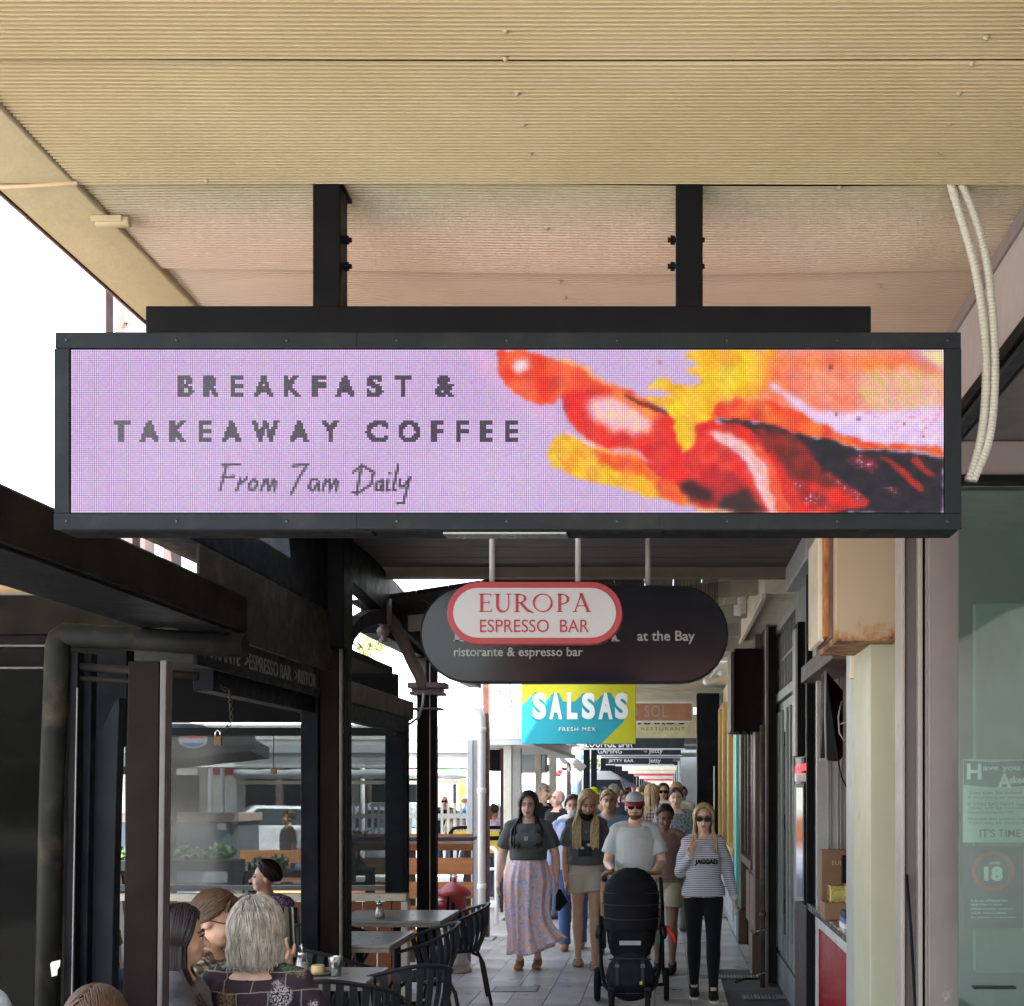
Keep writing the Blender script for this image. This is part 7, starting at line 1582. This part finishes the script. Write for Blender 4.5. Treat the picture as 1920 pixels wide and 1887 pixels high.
def f_rib(c):
    def f(n, l, v):
        wv = n.new('ShaderNodeTexWave'); wv.inputs['Scale'].default_value = 32; wv.inputs['Distortion'].default_value = .4; l.new(v, wv.inputs[0]); return ramp(n, l, wv.outputs[0], [(.1, tuple(q*.72 for q in c)), (.5, c)])
    return f
TEE_G = fabric('charcoal_tee', (.085,.092,.092)); TEE_W = fabric('grey_white_tee', (.50,.53,.54), var=.06); BLKF = fabric('black_fabric', (.010,.010,.012)); BEIGE = pat('ribbed_beige', f_rib((.55,.49,.40)))
DENIM = fabric('denim', (.07,.13,.30)); DENL = fabric('light_denim', (.22,.33,.50)); SKYB = fabric('pale_blue_cotton', (.38,.45,.66)); KHAKI = fabric('khaki_cotton', (.46,.42,.30)); PINKT = fabric('dusty_pink_tee', (.28,.16,.14)); NAVYF = fabric('navy_fabric', (.035,.05,.09)); OATM = fabric('oatmeal_cotton', (.36,.30,.23)); LILF = fabric('lilac_cotton', (.50,.36,.62)); WHF = fabric('white_cotton', (.65,.65,.64)); GRYF = fabric('grey_cotton', (.22,.20,.18))
TANS = M('tan_suede', (.33,.16,.07), .8); BLKS = M('black_trainer', (.015,.015,.017), .5); WSOLE = M('white_sole', (.65,.65,.64), .5); GSAND = M('gold_sandal', (.50,.42,.26), .4, .3); BOOT = M('grey_boot', (.06,.06,.062), .7)

def tee_print(t, hp, up, ARM, LEG):
    b = B(); ys = -.212
    b.add([up((-.016,ys,1.285)),up((.018,ys,1.287)),up((.017,ys-.004,1.252)),up((-.015,ys-.004,1.25))], [(0,1,2,3)])
    o = b.obj('print', M('print_white', (.55,.56,.56), .8), t, local=True)
    for i in range(3):
        B().add([up((-.013,ys-.003,1.279-.01*i)),up((.015,ys-.003,1.28-.01*i)),up((.014,ys-.004,1.275-.01*i)),up((-.012,ys-.004,1.274-.01*i))], [(0,1,2,3)]).obj('print_line', TEE_G, t, local=True)
def bag_(t, hp, up, ARM, LEG):
    p = ARM[1][2]; b = B(); b.caps([p+Vector((.02,-.03,-.10)),p+Vector((.05,-.03,-.2)),p+Vector((.01,-.02,-.27))], [(.02,.03),(.035,.06),(.02,.03)], 10); b.obj('black_purse', BLKF, t, local=True)
person('woman with long dark hair in a charcoal tee and long pink and blue floral skirt', -1.35, 12.4, 0, 1.70, 'fair', dict(mat=DARKH, kind='long', n=900, end=1.26, w=.0085, front=.75, vol=.04),
    dict(mat=TEE_G, sleeve=.5, hem=1.03, loose=.008, fold=.005), dict(kind='skirt', mat=pat('floral_skirt', f_floral)), dict(mat=TANS, kind='flat'),
    dict(l=dict(e=(-.07,.02,-.28), w=(-.03,-.05,-.24)), r=dict(e=(.075,.02,-.28), w=(.02,-.05,-.24))), stride=(-.03,0,.05,0), head=(6,0,0), w=1.10, bust=.35, vox=.0075, armr=1.15, extras=(('necklace',), ('call', tee_print), ('call', bag_)), belly=.01)
MCH = M('black_mask', (.015,.013,.013), .8)
def tee2(t, hp, up, ARM, LEG):
    b = B(); ys = -.150; b.add([up((-.06,ys,1.22)),up((.07,ys,1.22)),up((.06,ys-.0,1.07)),up((-.07,ys,1.07))], [(0,1,2,3)]); b.obj('print', M('print_dark', (.035,.04,.045), .8, var=.5, ns=20), t, local=True)
    b = B(); b.ell(up((-.035,ys-.004,1.15)), .022, .003, .013); b.ell(up((.03,ys-.004,1.18)), .018, .003, .014); b.obj('print_flower', M('print_white', (.45,.46,.46), .8), t, local=True)
person('young blonde woman looking down, in a grey graphic tee, beige ribbed shorts and sandals', -.80, 12.55, 2, 1.73, 'tan', dict(mat=BLONDE, kind='long', n=800, end=1.22, w=.006, part=-.005, front=.5),
    dict(mat=TEE_G, sleeve=.5, hem=.99, loose=.035, fold=.007), dict(kind='shorts', mat=BEIGE, len=.42, waist=1.0), dict(mat=GSAND, kind='sandal'),
    dict(l=dict(e=(-.05,.02,-.29), w=(.01,-.06,-.25)), r=dict(e=(.05,.03,-.28), w=(.02,-.05,-.25))), stride=(.10,0,-.10,0), head=(26,4,10), w=.92, vox=.0075, extras=(('mask', MCH, 1.475), ('necklace',), ('call', tee2)))
CAPW = M('cap_pale', (.42,.43,.44), .8); CAPR = M('cap_red', (.28,.02,.035), .7)
def hold(sx): return dict(e=(sx*.07,-.03,-.275), w=(-sx*.06,-.235,-.05), h=(-sx*.1,-.9,-.3), n=(0,-.3,-1), s=(-sx,0,0), c=1.1)
person('bearded man in white tee, sunglasses and red-brimmed pale cap, pushing the stroller', -.285, 11.1, 0, 1.71, 'fair', dict(mat=BRNH, kind='short', n=260, steps=3, w=.005),
    dict(mat=TEE_W, sleeve=.5, hem=.88, loose=.02, fold=.010), dict(kind='shorts', mat=NAVYF, len=.85), dict(mat=BLKS, sole=WSOLE), dict(l=hold(-1), r=hold(1)), stride=(-.12,0,.14,0), head=(4,0,3), w=1.0, vox=.0075, extras=(('sunglasses',), ('cap', CAPW, CAPR), ('beard',)))
WCUFF = fabric('white_cuff', (.55,.56,.62))
def letters(t, hp, up, ARM, LEG):
    text('lettering', 'JAGGAD', BLKF, t, (up((0,-.178,0)),(1,0,0),(0,0,1),(0,-1,0)), -.08, .12, 1.18, 1.235, bold=.05, depth=.004, local=True)
    B().box(.13,.15,-.10,-.098,.90,.906).obj('small_logo', WSOLE, t, local=True)
person('blonde woman in sunglasses, navy and white striped top and black leggings, one hand raised', .30, 10.75, 0, 1.60, 'fair', dict(mat=BLONDE, kind='long', n=900, end=1.36, w=.006, part=.01, front=.5, vol=.06),
    dict(mat=pat('stripe_top', f_stripe), sleeve=1, hem=.90, loose=.018, fold=.005, cuff=WCUFF), dict(kind='leggings', mat=BLKF), dict(mat=BLKS, sole=WSOLE),
    dict(l=dict(e=(-.055,.0,-.27), w=(.09,-.15,.17), h=(.2,-.15,1), n=(.5,-.8,0), s=(-.8,-.5,.1), c=.7), r=dict(e=(.07,.02,-.27), w=(.055,-.03,-.235), c=.6)), stride=(.0,.0,-.2,0), head=(2,2,-3), w=.90, bust=.1, hipw=1.1, vox=.007, extras=(('sunglasses',), ('call', letters)), legr=1.08)
person('girl in dusty pink tee and khaki shorts, half hidden by the man with the stroller', -.03, 12.1, -8, 1.60, 'dark', dict(mat=DARKH, kind='short', n=260, steps=6, w=.007, tail=1, sweep=1),
    dict(mat=PINKT, sleeve=.45, hem=.93, loose=.02), dict(kind='shorts', mat=KHAKI, len=.55), dict(mat=BLKS), stride=(.1,0,-.05,0), head=(26,0,14), w=.95, vox=.009)
person('man in a black and white patterned tee behind the striped blonde woman', .10, 15.6, 0, 1.74, 'pink', dict(mat=BRNH, kind='short', n=320, steps=5, w=.006),
    dict(mat=pat('patterned_tee', f_leopard), sleeve=.5, hem=.88, loose=.025), dict(kind='pants', mat=GRYF), dict(mat=BOOT), stride=(-.15,0,.1,0), w=1.22, belly=.03, vox=.009, extras=(('collar', NAVYF),))
person('person in white face mask, pale blue top and jeans, behind the blonde girl', -1.03, 13.9, 0, 1.66, 'pink', dict(mat=BRNH, kind='short', n=300, steps=7, w=.007, vol=.1),
    dict(mat=SKYB, sleeve=1, hem=.88, loose=.03), dict(kind='pants', mat=DENIM), dict(mat=TANS, kind='flat'), stride=(-.1,0,.15,0), w=1.1, vox=.009, extras=(('mask', M('mask_white', (.7,.7,.68), .8)), ('call', lambda t, hp, up, A, L: B().box(-.26,-.2,-.12,-.105,.82,.94).obj('phone', M('phone_pink', (.6,.2,.2), .4), t, .004, True))))
person('man in navy jacket over light denim shirt, mostly hidden by the stroller man', -.62, 13.4, 4, 1.72, 'tan', dict(mat=BLONDE, kind='short', n=240, steps=6, w=.007),
    dict(mat=DENL, sleeve=1, hem=.88, loose=.03), dict(kind='pants', mat=NAVYF), dict(mat=BOOT), w=1.2, vox=.01, stride=(.1,0,-.1,0), extras=(('call', lambda t, hp, up, A, L: [B().hexa([up((sx*.11,-.165,.9)),up((sx*.23,-.10,.9)),up((sx*.23,.02,.9)),up((sx*.11,-.13,.9)),up((sx*.07,-.15,1.38)),up((sx*.2,-.08,1.38)),up((sx*.2,.02,1.38)),up((sx*.07,-.10,1.38))]).obj('jacket_front', NAVYF, t, .01, True) for sx in (-1,1)]),))
def simple(lab, px, Y, top_y, yaw, sk, hair, topm, botm=NAVYF, sleeve=.5, group=None, w=1., extras=(), vox=.011, head=(0,0,0), kind='pants', stride=(.1,0,-.1,0), Hmul=1, face=True):
    H = (EYE-(top_y-VY)/F*Y)/1.0*.985*Hmul
    return person(lab, PX(px,Y), Y, yaw, H, sk, hair, dict(mat=topm, sleeve=sleeve, hem=.9, loose=.02), dict(kind=kind, mat=botm), dict(mat=BOOT), stride=stride, w=w, vox=vox, extras=extras, head=head, group=group, face=face)
LG = lambda m, n=220, e=1.35: dict(mat=m, kind='long', n=n, end=e, w=.009)
ST = lambda m, n=180, s=4, **k: dict(mat=m, kind='short', n=n, steps=s, w=.008, **k)
simple('man in a dark jacket glimpsed between two cream columns, facing right', 1019, 18.2, 1467, 60, 'tan', ST(GREYH), BLKF, sleeve=1)
simple('balding man in a black shirt standing behind the right-hand cream column', 1046, 17.2, 1478, -50, 'pink', None, BLKF, w=1.25)
simple('person wearing a fluorescent yellow cap behind the blonde girl', 1113, 20, 1474, 5, 'tan', ST(BRNH), WHF, extras=(('cap', M('fluoro_cap', (.62,.85,.0), .7), M('fluoro_cap', (.62,.85,.0), .7)),))
simple('dark haired woman with sunglasses and a beige top, seen in profile behind the blonde girl', 1134, 17.4, 1487, -70, 'tan', ST(DARKH, 260, 7, tail=1), OATM, extras=(('sunglasses',),))
simple('grey haired man in a navy shirt seen from behind', 1151, 19, 1469, 178, 'pink', ST(GREYH, 300, 6), NAVYF, w=1.15)
simple('white clad person behind the masked walker', 1076, 16, 1488, 10, 'pink', ST(GREYH, 200, 5), WHF)
simple('blonde woman in a plaid shirt seen from behind', 1222, 17.8, 1469, 176, 'fair', LG(BLONDE, 300, 1.32), pat('plaid_shirt', f_plaid((.34,.27,.25), (.16,.08,.09), (.45,.35,.36), 22)), w=1.1)
simple('dark haired woman in sunglasses and a white top walking towards the camera', 1244, 20.5, 1468, 0, 'fair', LG(BRNH, 240, 1.42), WHF, extras=(('sunglasses',),))
simple('man in a tan cap and cream shirt behind the patterned tee', 1268, 18.6, 1464, -15, 'tan', ST(BRNH), fabric('cream_shirt', (.50,.46,.38)), w=1.25, extras=(('cap', M('cap_tan', (.45,.25,.13), .8), M('cap_tan', (.45,.25,.13), .8)),))
simple('person in a dark red top near the wall, beyond the man in the tan cap', 1280, 24, 1474, 0, 'tan', ST(DARKH), fabric('maroon_top', (.18,.03,.05)))
simple('dark haired person far behind the man in the cap', 1172, 21, 1484, 0, 'tan', LG(BRNH, 200, 1.4), OATM)
simple('person with a dark bob beyond the beige topped woman', 1133, 27, 1475, 170, 'tan', ST(DARKH, 200, 6), BLKF)
simple('bald man in sunglasses and a black lettered tee by the white railing', 833, 26, 1491, 10, 'pink', None, BLKF, w=1.3, extras=(('sunglasses',), ('call', lambda t, hp, up, A, L: text('lettering', 'LONSDALE', WHF, t, (up((0,-.19,0)),(1,0,0),(0,0,1),(0,-1,0)), -.13, .13, 1.18, 1.24, bold=.03, depth=.003, local=True))))
simple('girl with long light brown hair seated beside the bald man', 850, 25, 1516, 160, 'fair', LG(hair_mat('hair_light_brown', (.38,.22,.12)), 220, 1.3), OATM, Hmul=1)
simple('person in a bright blue shirt at the white railing', 874, 27, 1492, 90, 'fair', ST(GREYH), fabric('bright_blue', (.05,.25,.62)), w=1.15)
simple('woman in a lilac top seen from behind, right of the maroon veranda post', 927, 20.5, 1507, 160, 'tan', ST(BRNH, 260, 6, tail=1), LILF, w=1.1)
simple('dark haired person beside the woman in the lilac top', 937, 22, 1512, 120, 'tan', ST(DARKH, 200, 5), LILF)
simple('person sitting beyond the plastic blind, faint behind the seated woman in purple', 540, 17.5, 1517, -60, 'tan', ST(BRNH, 200, 5), fabric('dusty_top', (.25,.18,.17)), vox=.012)
# distant walkers
rs = random.Random(11); cols = [WHF, BLKF, OATM, PINKT, NAVYF, LILF, GRYF, fabric('crimson_top', (.5,.05,.1)), SKYB]
desc = ['white','black','oatmeal','dusty pink','navy','lilac','grey','crimson','pale blue']
for i, (px, Y) in enumerate([(1164,30),(1178,34),(1187,40),(1196,46),(1204,52),(1212,44),(1219,60),(1199,70),(1190,62),(1172,55),(1226,36),(1210,80),(1181,75),(1233,50),(1157,38),(1205,32)]):
    k = i % 9; m_ = [BRNH, DARKH, GREYH, BLONDE, GINH][i % 5]
    simple('distant %s walker in a %s top in the crowd far down the arcade' % (('brown-haired','dark-haired','grey-haired','blond','light-brown-haired')[i % 5], desc[k]), px, Y, 1470+rs.randint(-1,6), rs.choice((0,5,180,175,10)), rs.choice(('fair','tan','pink')), ST(m_, 60, 4), cols[k], group='distant walkers down the arcade', vox=.022, face=False)
# seated diners
person('grey haired woman seen from behind, in a dark shirt with white flower prints', -1.70, 5.3, 176, 1.60, 'fair', dict(mat=GREYH, kind='bob', n=3400, end=1.475, w=.0027, part=.01, vol=.42),
    dict(mat=pat('hawaii_shirt', f_hawaii), sleeve=.5, hem=.80, loose=.03, fold=.006), dict(kind='pants', mat=NAVYF), dict(mat=BLKS), w=1.18, seated=.10, vox=.008, belly=.02, arms=dict(l=dict(e=(-.08,-.08,-.27), w=(.05,-.22,.02)), r=dict(e=(.08,-.08,-.27), w=(-.05,-.22,.02))))
def band(t, hp, up, ARM, LEG):
    B().tube([hp((.084*math.sin(a_), .0-.03, 1.61+.10*math.cos(a_))) for a_ in [math.radians(-80+160*q/16) for q in range(17)]], .004, 6).obj('glasses_on_head', STEEL, t, local=True)
person('dark haired woman with glasses on her head, in profile beside the red-brown post', -1.93, 5.05, 106, 1.62, 'tan', dict(mat=DARKH, kind='long', n=560, end=1.22, w=.0075, part=.0),
    dict(mat=fabric('grey_top_dark', (.07,.07,.075)), sleeve=.5, hem=.85, loose=.02), dict(kind='pants', mat=NAVYF), dict(mat=BLKS), w=1.05, seated=.10, vox=.0075, head=(4,0,0), extras=(('call', band),), arms=dict(l=dict(e=(-.06,-.10,-.26), w=(.06,-.22,.05)), r=dict(e=(.06,-.1,-.26), w=(-.06,-.22,.05))))
person('person in glasses and a checked shirt resting chin on hand, behind the dark haired woman', -2.06, 5.75, 96, 1.68, 'tan', dict(mat=GINH, kind='short', n=700, steps=9, w=.0065, vol=.12),
    dict(mat=pat('check_shirt', f_plaid((.42,.38,.28), (.12,.10,.06), (.35,.30,.22), 30)), sleeve=.5, hem=.85, loose=.03), dict(kind='pants', mat=NAVYF), dict(mat=BLKS), w=1.1, seated=.06, vox=.0075, head=(16,0,-6),
    arms=dict(l=dict(e=(.06,-.22,-.22), w=(.02,-.12,.21), h=(.3,.3,1), n=(0,1,.2), c=1.3), r=dict(e=(-.02,-.24,-.22), w=(-.08,-.10,.21), h=(-.3,.4,1), n=(0,1,.2), c=1.4)), extras=(('glasses',),), lean=.0)
def f_purple(n, l, v):
    t = noise(n, l, v, 70, 2, .5, 1); return ramp(n, l, t.outputs[0], [(.42, (.03,.008,.03)), (.52, (.10,.03,.08)), (.6, (.30,.25,.38)), (.7, (.06,.02,.05))])
person('woman with short dark auburn hair in a speckled purple top, facing left', -3.07, 9.75, -12, 1.60, 'tan', dict(mat=AUB, kind='short', n=1500, steps=7, w=.006, vol=.22, sweep=1),
    dict(mat=pat('purple_speckle', f_purple), sleeve=.4, hem=.85, loose=.02, neck=1.36), dict(kind='pants', mat=NAVYF), dict(mat=BLKS), w=1.18, bust=.3, seated=.02, vox=.008, head=(0,0,-58), arms=dict(l=dict(e=(-.08,-.08,-.27), w=(.05,-.22,.03)), r=dict(e=(.08,-.08,-.27), w=(-.05,-.22,.03))))
person('seated person of whom only the brown crown of the head shows, at the bottom left', -1.67, 3.75, 170, 1.60, 'tan', dict(mat=GINH, kind='short', n=2200, steps=10, w=.003, vol=.05),
    dict(mat=NAVYF, sleeve=.5, hem=.85, loose=.02), dict(kind='pants', mat=NAVYF), dict(mat=BLKS), seated=.001, vox=.009)
person('seated person in a pale blue-grey shirt of whom only a shoulder shows, bottom left corner', -2.30, 4.15, 150, 1.75, 'fair', ST(GREYH, 250, 5), dict(mat=fabric('blue_grey_shirt', (.32,.38,.40)), sleeve=.5, hem=.85, loose=.03), dict(kind='pants', mat=NAVYF), dict(mat=BLKS), w=1.1, seated=.12, vox=.009, lean=-.0)
person('diner in a taupe shirt seen through the gap left of the red-brown post', -3.92, 8.6, 60, 1.62, 'tan', ST(BRNH, 200, 5), dict(mat=fabric('taupe_shirt', (.20,.17,.14)), sleeve=.5, hem=.85, loose=.03), dict(kind='pants', mat=NAVYF), dict(mat=BLKS), w=1.15, seated=.001, vox=.01)

# ------------------------------------------------------------ stroller
sr2 = thing('stroller', 'black stroller with a domed hood, pushed by the man in the white tee', 'stroller', (-.29,10.35,0))
cx, cy = -.295, 10.35
def hood():
    vs = []; n_, m_ = 26, 22
    for j in range(m_+1):
        for i in range(n_+1):
            u = -1+2*i/n_; vz = j/m_; z = .60+.50*vz; hw = .222*(math.sqrt(max(.0, 1-(max(0, z-.84)/.262)**2)))*(1-.10*(1-vz)**1.5)+.012; dp_ = .05+.20*math.cos(vz*PI/2)**.6
            rib = .026*abs(math.sin((vz*4.6+.12*u*u)*PI))**.5; a_ = u*PI/2
            vs.append((cx+hw*math.sin(a_), cy-dp_*math.cos(a_)-rib*math.cos(a_), z+rib*.4))
    b = B().add(vs, [(j*(n_+1)+i,j*(n_+1)+i+1,(j+1)*(n_+1)+i+1,(j+1)*(n_+1)+i) for j in range(m_) for i in range(n_)], True); o = b.obj('hood', M('hood_cloth', (.014,.014,.016), .8, var=.2, bump=.3, bs=200), sr2); md = o.modifiers.new('s','SOLIDIFY'); md.thickness = .012
hood()
for vz_ in (.22,.44,.62,.78,.92):
    b = B(); pts = []
    for i in range(21):
        u = -1+2*i/20; z = .60+.50*vz_; hw = .222*(math.sqrt(max(.0, 1-(max(0, z-.84+.0)/.262)**2)))*(1-.10*(1-vz_)**1.5)+.012; dp_ = .05+.20*math.cos(vz_*PI/2)**.6; a_ = u*PI/2
        pts.append((cx+(hw+.006)*math.sin(a_), cy-(dp_+.012)*math.cos(a_), z))
    b.tube(pts, .006, 6); b.obj('hood_seam', M('hood_piping', (.045,.045,.048), .6), sr2)
for sx in (-1,1):
    B().box(cx+sx*.10-.012, cx+sx*.10+.012, cy-.335, cy-.325, .20, .40).obj('strap', M('webbing', (.05,.05,.055), .7), sr2, .002)
    B().box(cx+sx*.10-.018, cx+sx*.10+.018, cy-.342, cy-.336, .345, .375).obj('buckle', M('buckle', (.09,.09,.095), .35), sr2, .003)
B().caps([(cx-.16,cy-.30,.405),(cx-.08,cy-.335,.415),(cx+.08,cy-.335,.415),(cx+.16,cy-.30,.405)], .007, 6).obj('basket_rim', M('webbing', (.05,.05,.055), .7), sr2)
SC = M('stroller_cloth', (.011,.011,.013), .75, var=.3, bump=.3, bs=150); SF = M('stroller_frame', (.02,.02,.022), .3, .5); SB2 = M('basket_cloth', (.02,.023,.03), .8, var=.3, ns=8)
B().caps([(cx,cy-.02,.95),(cx,cy+.02,.70),(cx,cy-.04,.50)], [(.19,.06),(.21,.12),(.19,.12)], 20, ref=(1,0,0)).obj('seat', SC, sr2)
b = B(); b.caps([(cx-.13,cy-.22,.50),(cx+.13,cy-.22,.50)], [(.045,.05)]*2, 12); b.caps([(cx,cy-.20,.60),(cx,cy-.23,.44)], [(.17,.06),(.16,.05)], 16, ref=(1,0,0)); b.obj('leg_rest', SC, sr2)
box('label_strip', M('label_grey', (.42,.43,.43), .6), sr2, cx-.085, cx+.085, cy-.295, cy-.285, .515, .55, .003)
bk_ = B(); bk_.caps([(cx,cy-.22,.42),(cx,cy-.24,.36),(cx,cy-.22,.26),(cx,cy-.15,.17)], [(.13,.07),(.17,.10),(.20,.12),(.18,.12)], 22, ref=(1,0,0)); mobj('basket', remesh(bk_, .012, 2, .01, 4), SB2, sr2).location = (-sr2['_w'][0],-sr2['_w'][1],0)
box('basket_tag', GOLD, sr2, cx+.075, cx+.098, cy-.352, cy-.346, .215, .24, .001)
for sx in (-1,1):
    b = B(); b.caps([(cx+sx*.235,cy+.28,1.00),(cx+sx*.25,cy+.12,.80),(cx+sx*.255,cy-.02,.60),(cx+sx*.235,cy-.16,.34),(cx+sx*.20,cy-.30,.20),(cx+sx*.13,cy-.38,.14)], [(.012,.017)]*6, 8); b.caps([(cx+sx*.255,cy-.0,.62),(cx+sx*.255,cy+.14,.36),(cx+sx*.265,cy+.22,.13)], .013, 8); b.obj('frame_tube', SF, sr2)
    B().caps([(cx+sx*.252,cy-.02,.63),(cx+sx*.262,cy-.03,.56)], .03, 10).obj('pivot', SF, sr2)
b = B(); b.caps([(cx-.265,cy+.2,.13),(cx+.265,cy+.2,.13)], .014, 8); b.caps([(cx-.13,cy-.38,.15),(cx+.13,cy-.38,.15)], .014, 8); b.obj('axle', SF, sr2)
TANL = M('tan_leather', (.19,.10,.05), .5)
b = B(); b.tube([(cx-.24,cy+.26,1.0),(cx-.24,cy+.20,1.03),(cx-.21,cy+.14,1.06),(cx-.15,cy+.10,1.075)], .016, 10); b.obj('bumper_bar', TANL, sr2); B().caps([(cx-.23,cy+.34,1.04),(cx+.23,cy+.34,1.04)], .016, 10).obj('handle', TANL, sr2)
B().caps([(cx-.22,cy+.02,.98),(cx-.22,cy+.03,.72)], [(.012,.03)]*2, 8).obj('side_panel', M('tan_lining', (.26,.17,.10), .8), sr2)
def wheel(x, y, r, w_):
    t = B().lathe((0,0,0), [(r*.72,-w_*.5),(r*.93,-w_*.5),(r,-w_*.25),(r,w_*.25),(r*.93,w_*.5),(r*.72,w_*.5)], 28); t.v = [(x+p[2], y+p[0], r+p[1]) for p in t.v]; o = t.obj('wheel', TYR, sr2)
    h = B().lathe((0,0,0), [(.02,-w_*.4),(r*.7,-w_*.2),(r*.7,w_*.2),(.02,w_*.4)], 16); h.v = [(x+p[2], y+p[0], r+p[1]) for p in h.v]; h.obj('hub', SF, o)
for sx in (-1,1): wheel(cx+sx*.285, cy+.2, .135, .045); wheel(cx+sx*.14, cy-.40, .095, .04); box('fork', SF, sr2, cx+sx*.14-.03, cx+sx*.14+.03, cy-.44, cy-.34, .12, .21, .01)
b = B(); b.caps([(cx+.29,cy+.0,.62),(cx+.335,cy-.02,.56),(cx+.36,cy-.02,.50)], [.02,.022,.008], 8); b.obj('red_toy', M('toy_red', (.6,.02,.03), .4), sr2); B().caps([(cx+.235,cy+.05,.56),(cx+.24,cy+.05,.50)], .03, 10).obj('green_toy', M('toy_green', (.05,.35,.25), .5), sr2)
clean()
bpy.data.scenes.remove(TS)
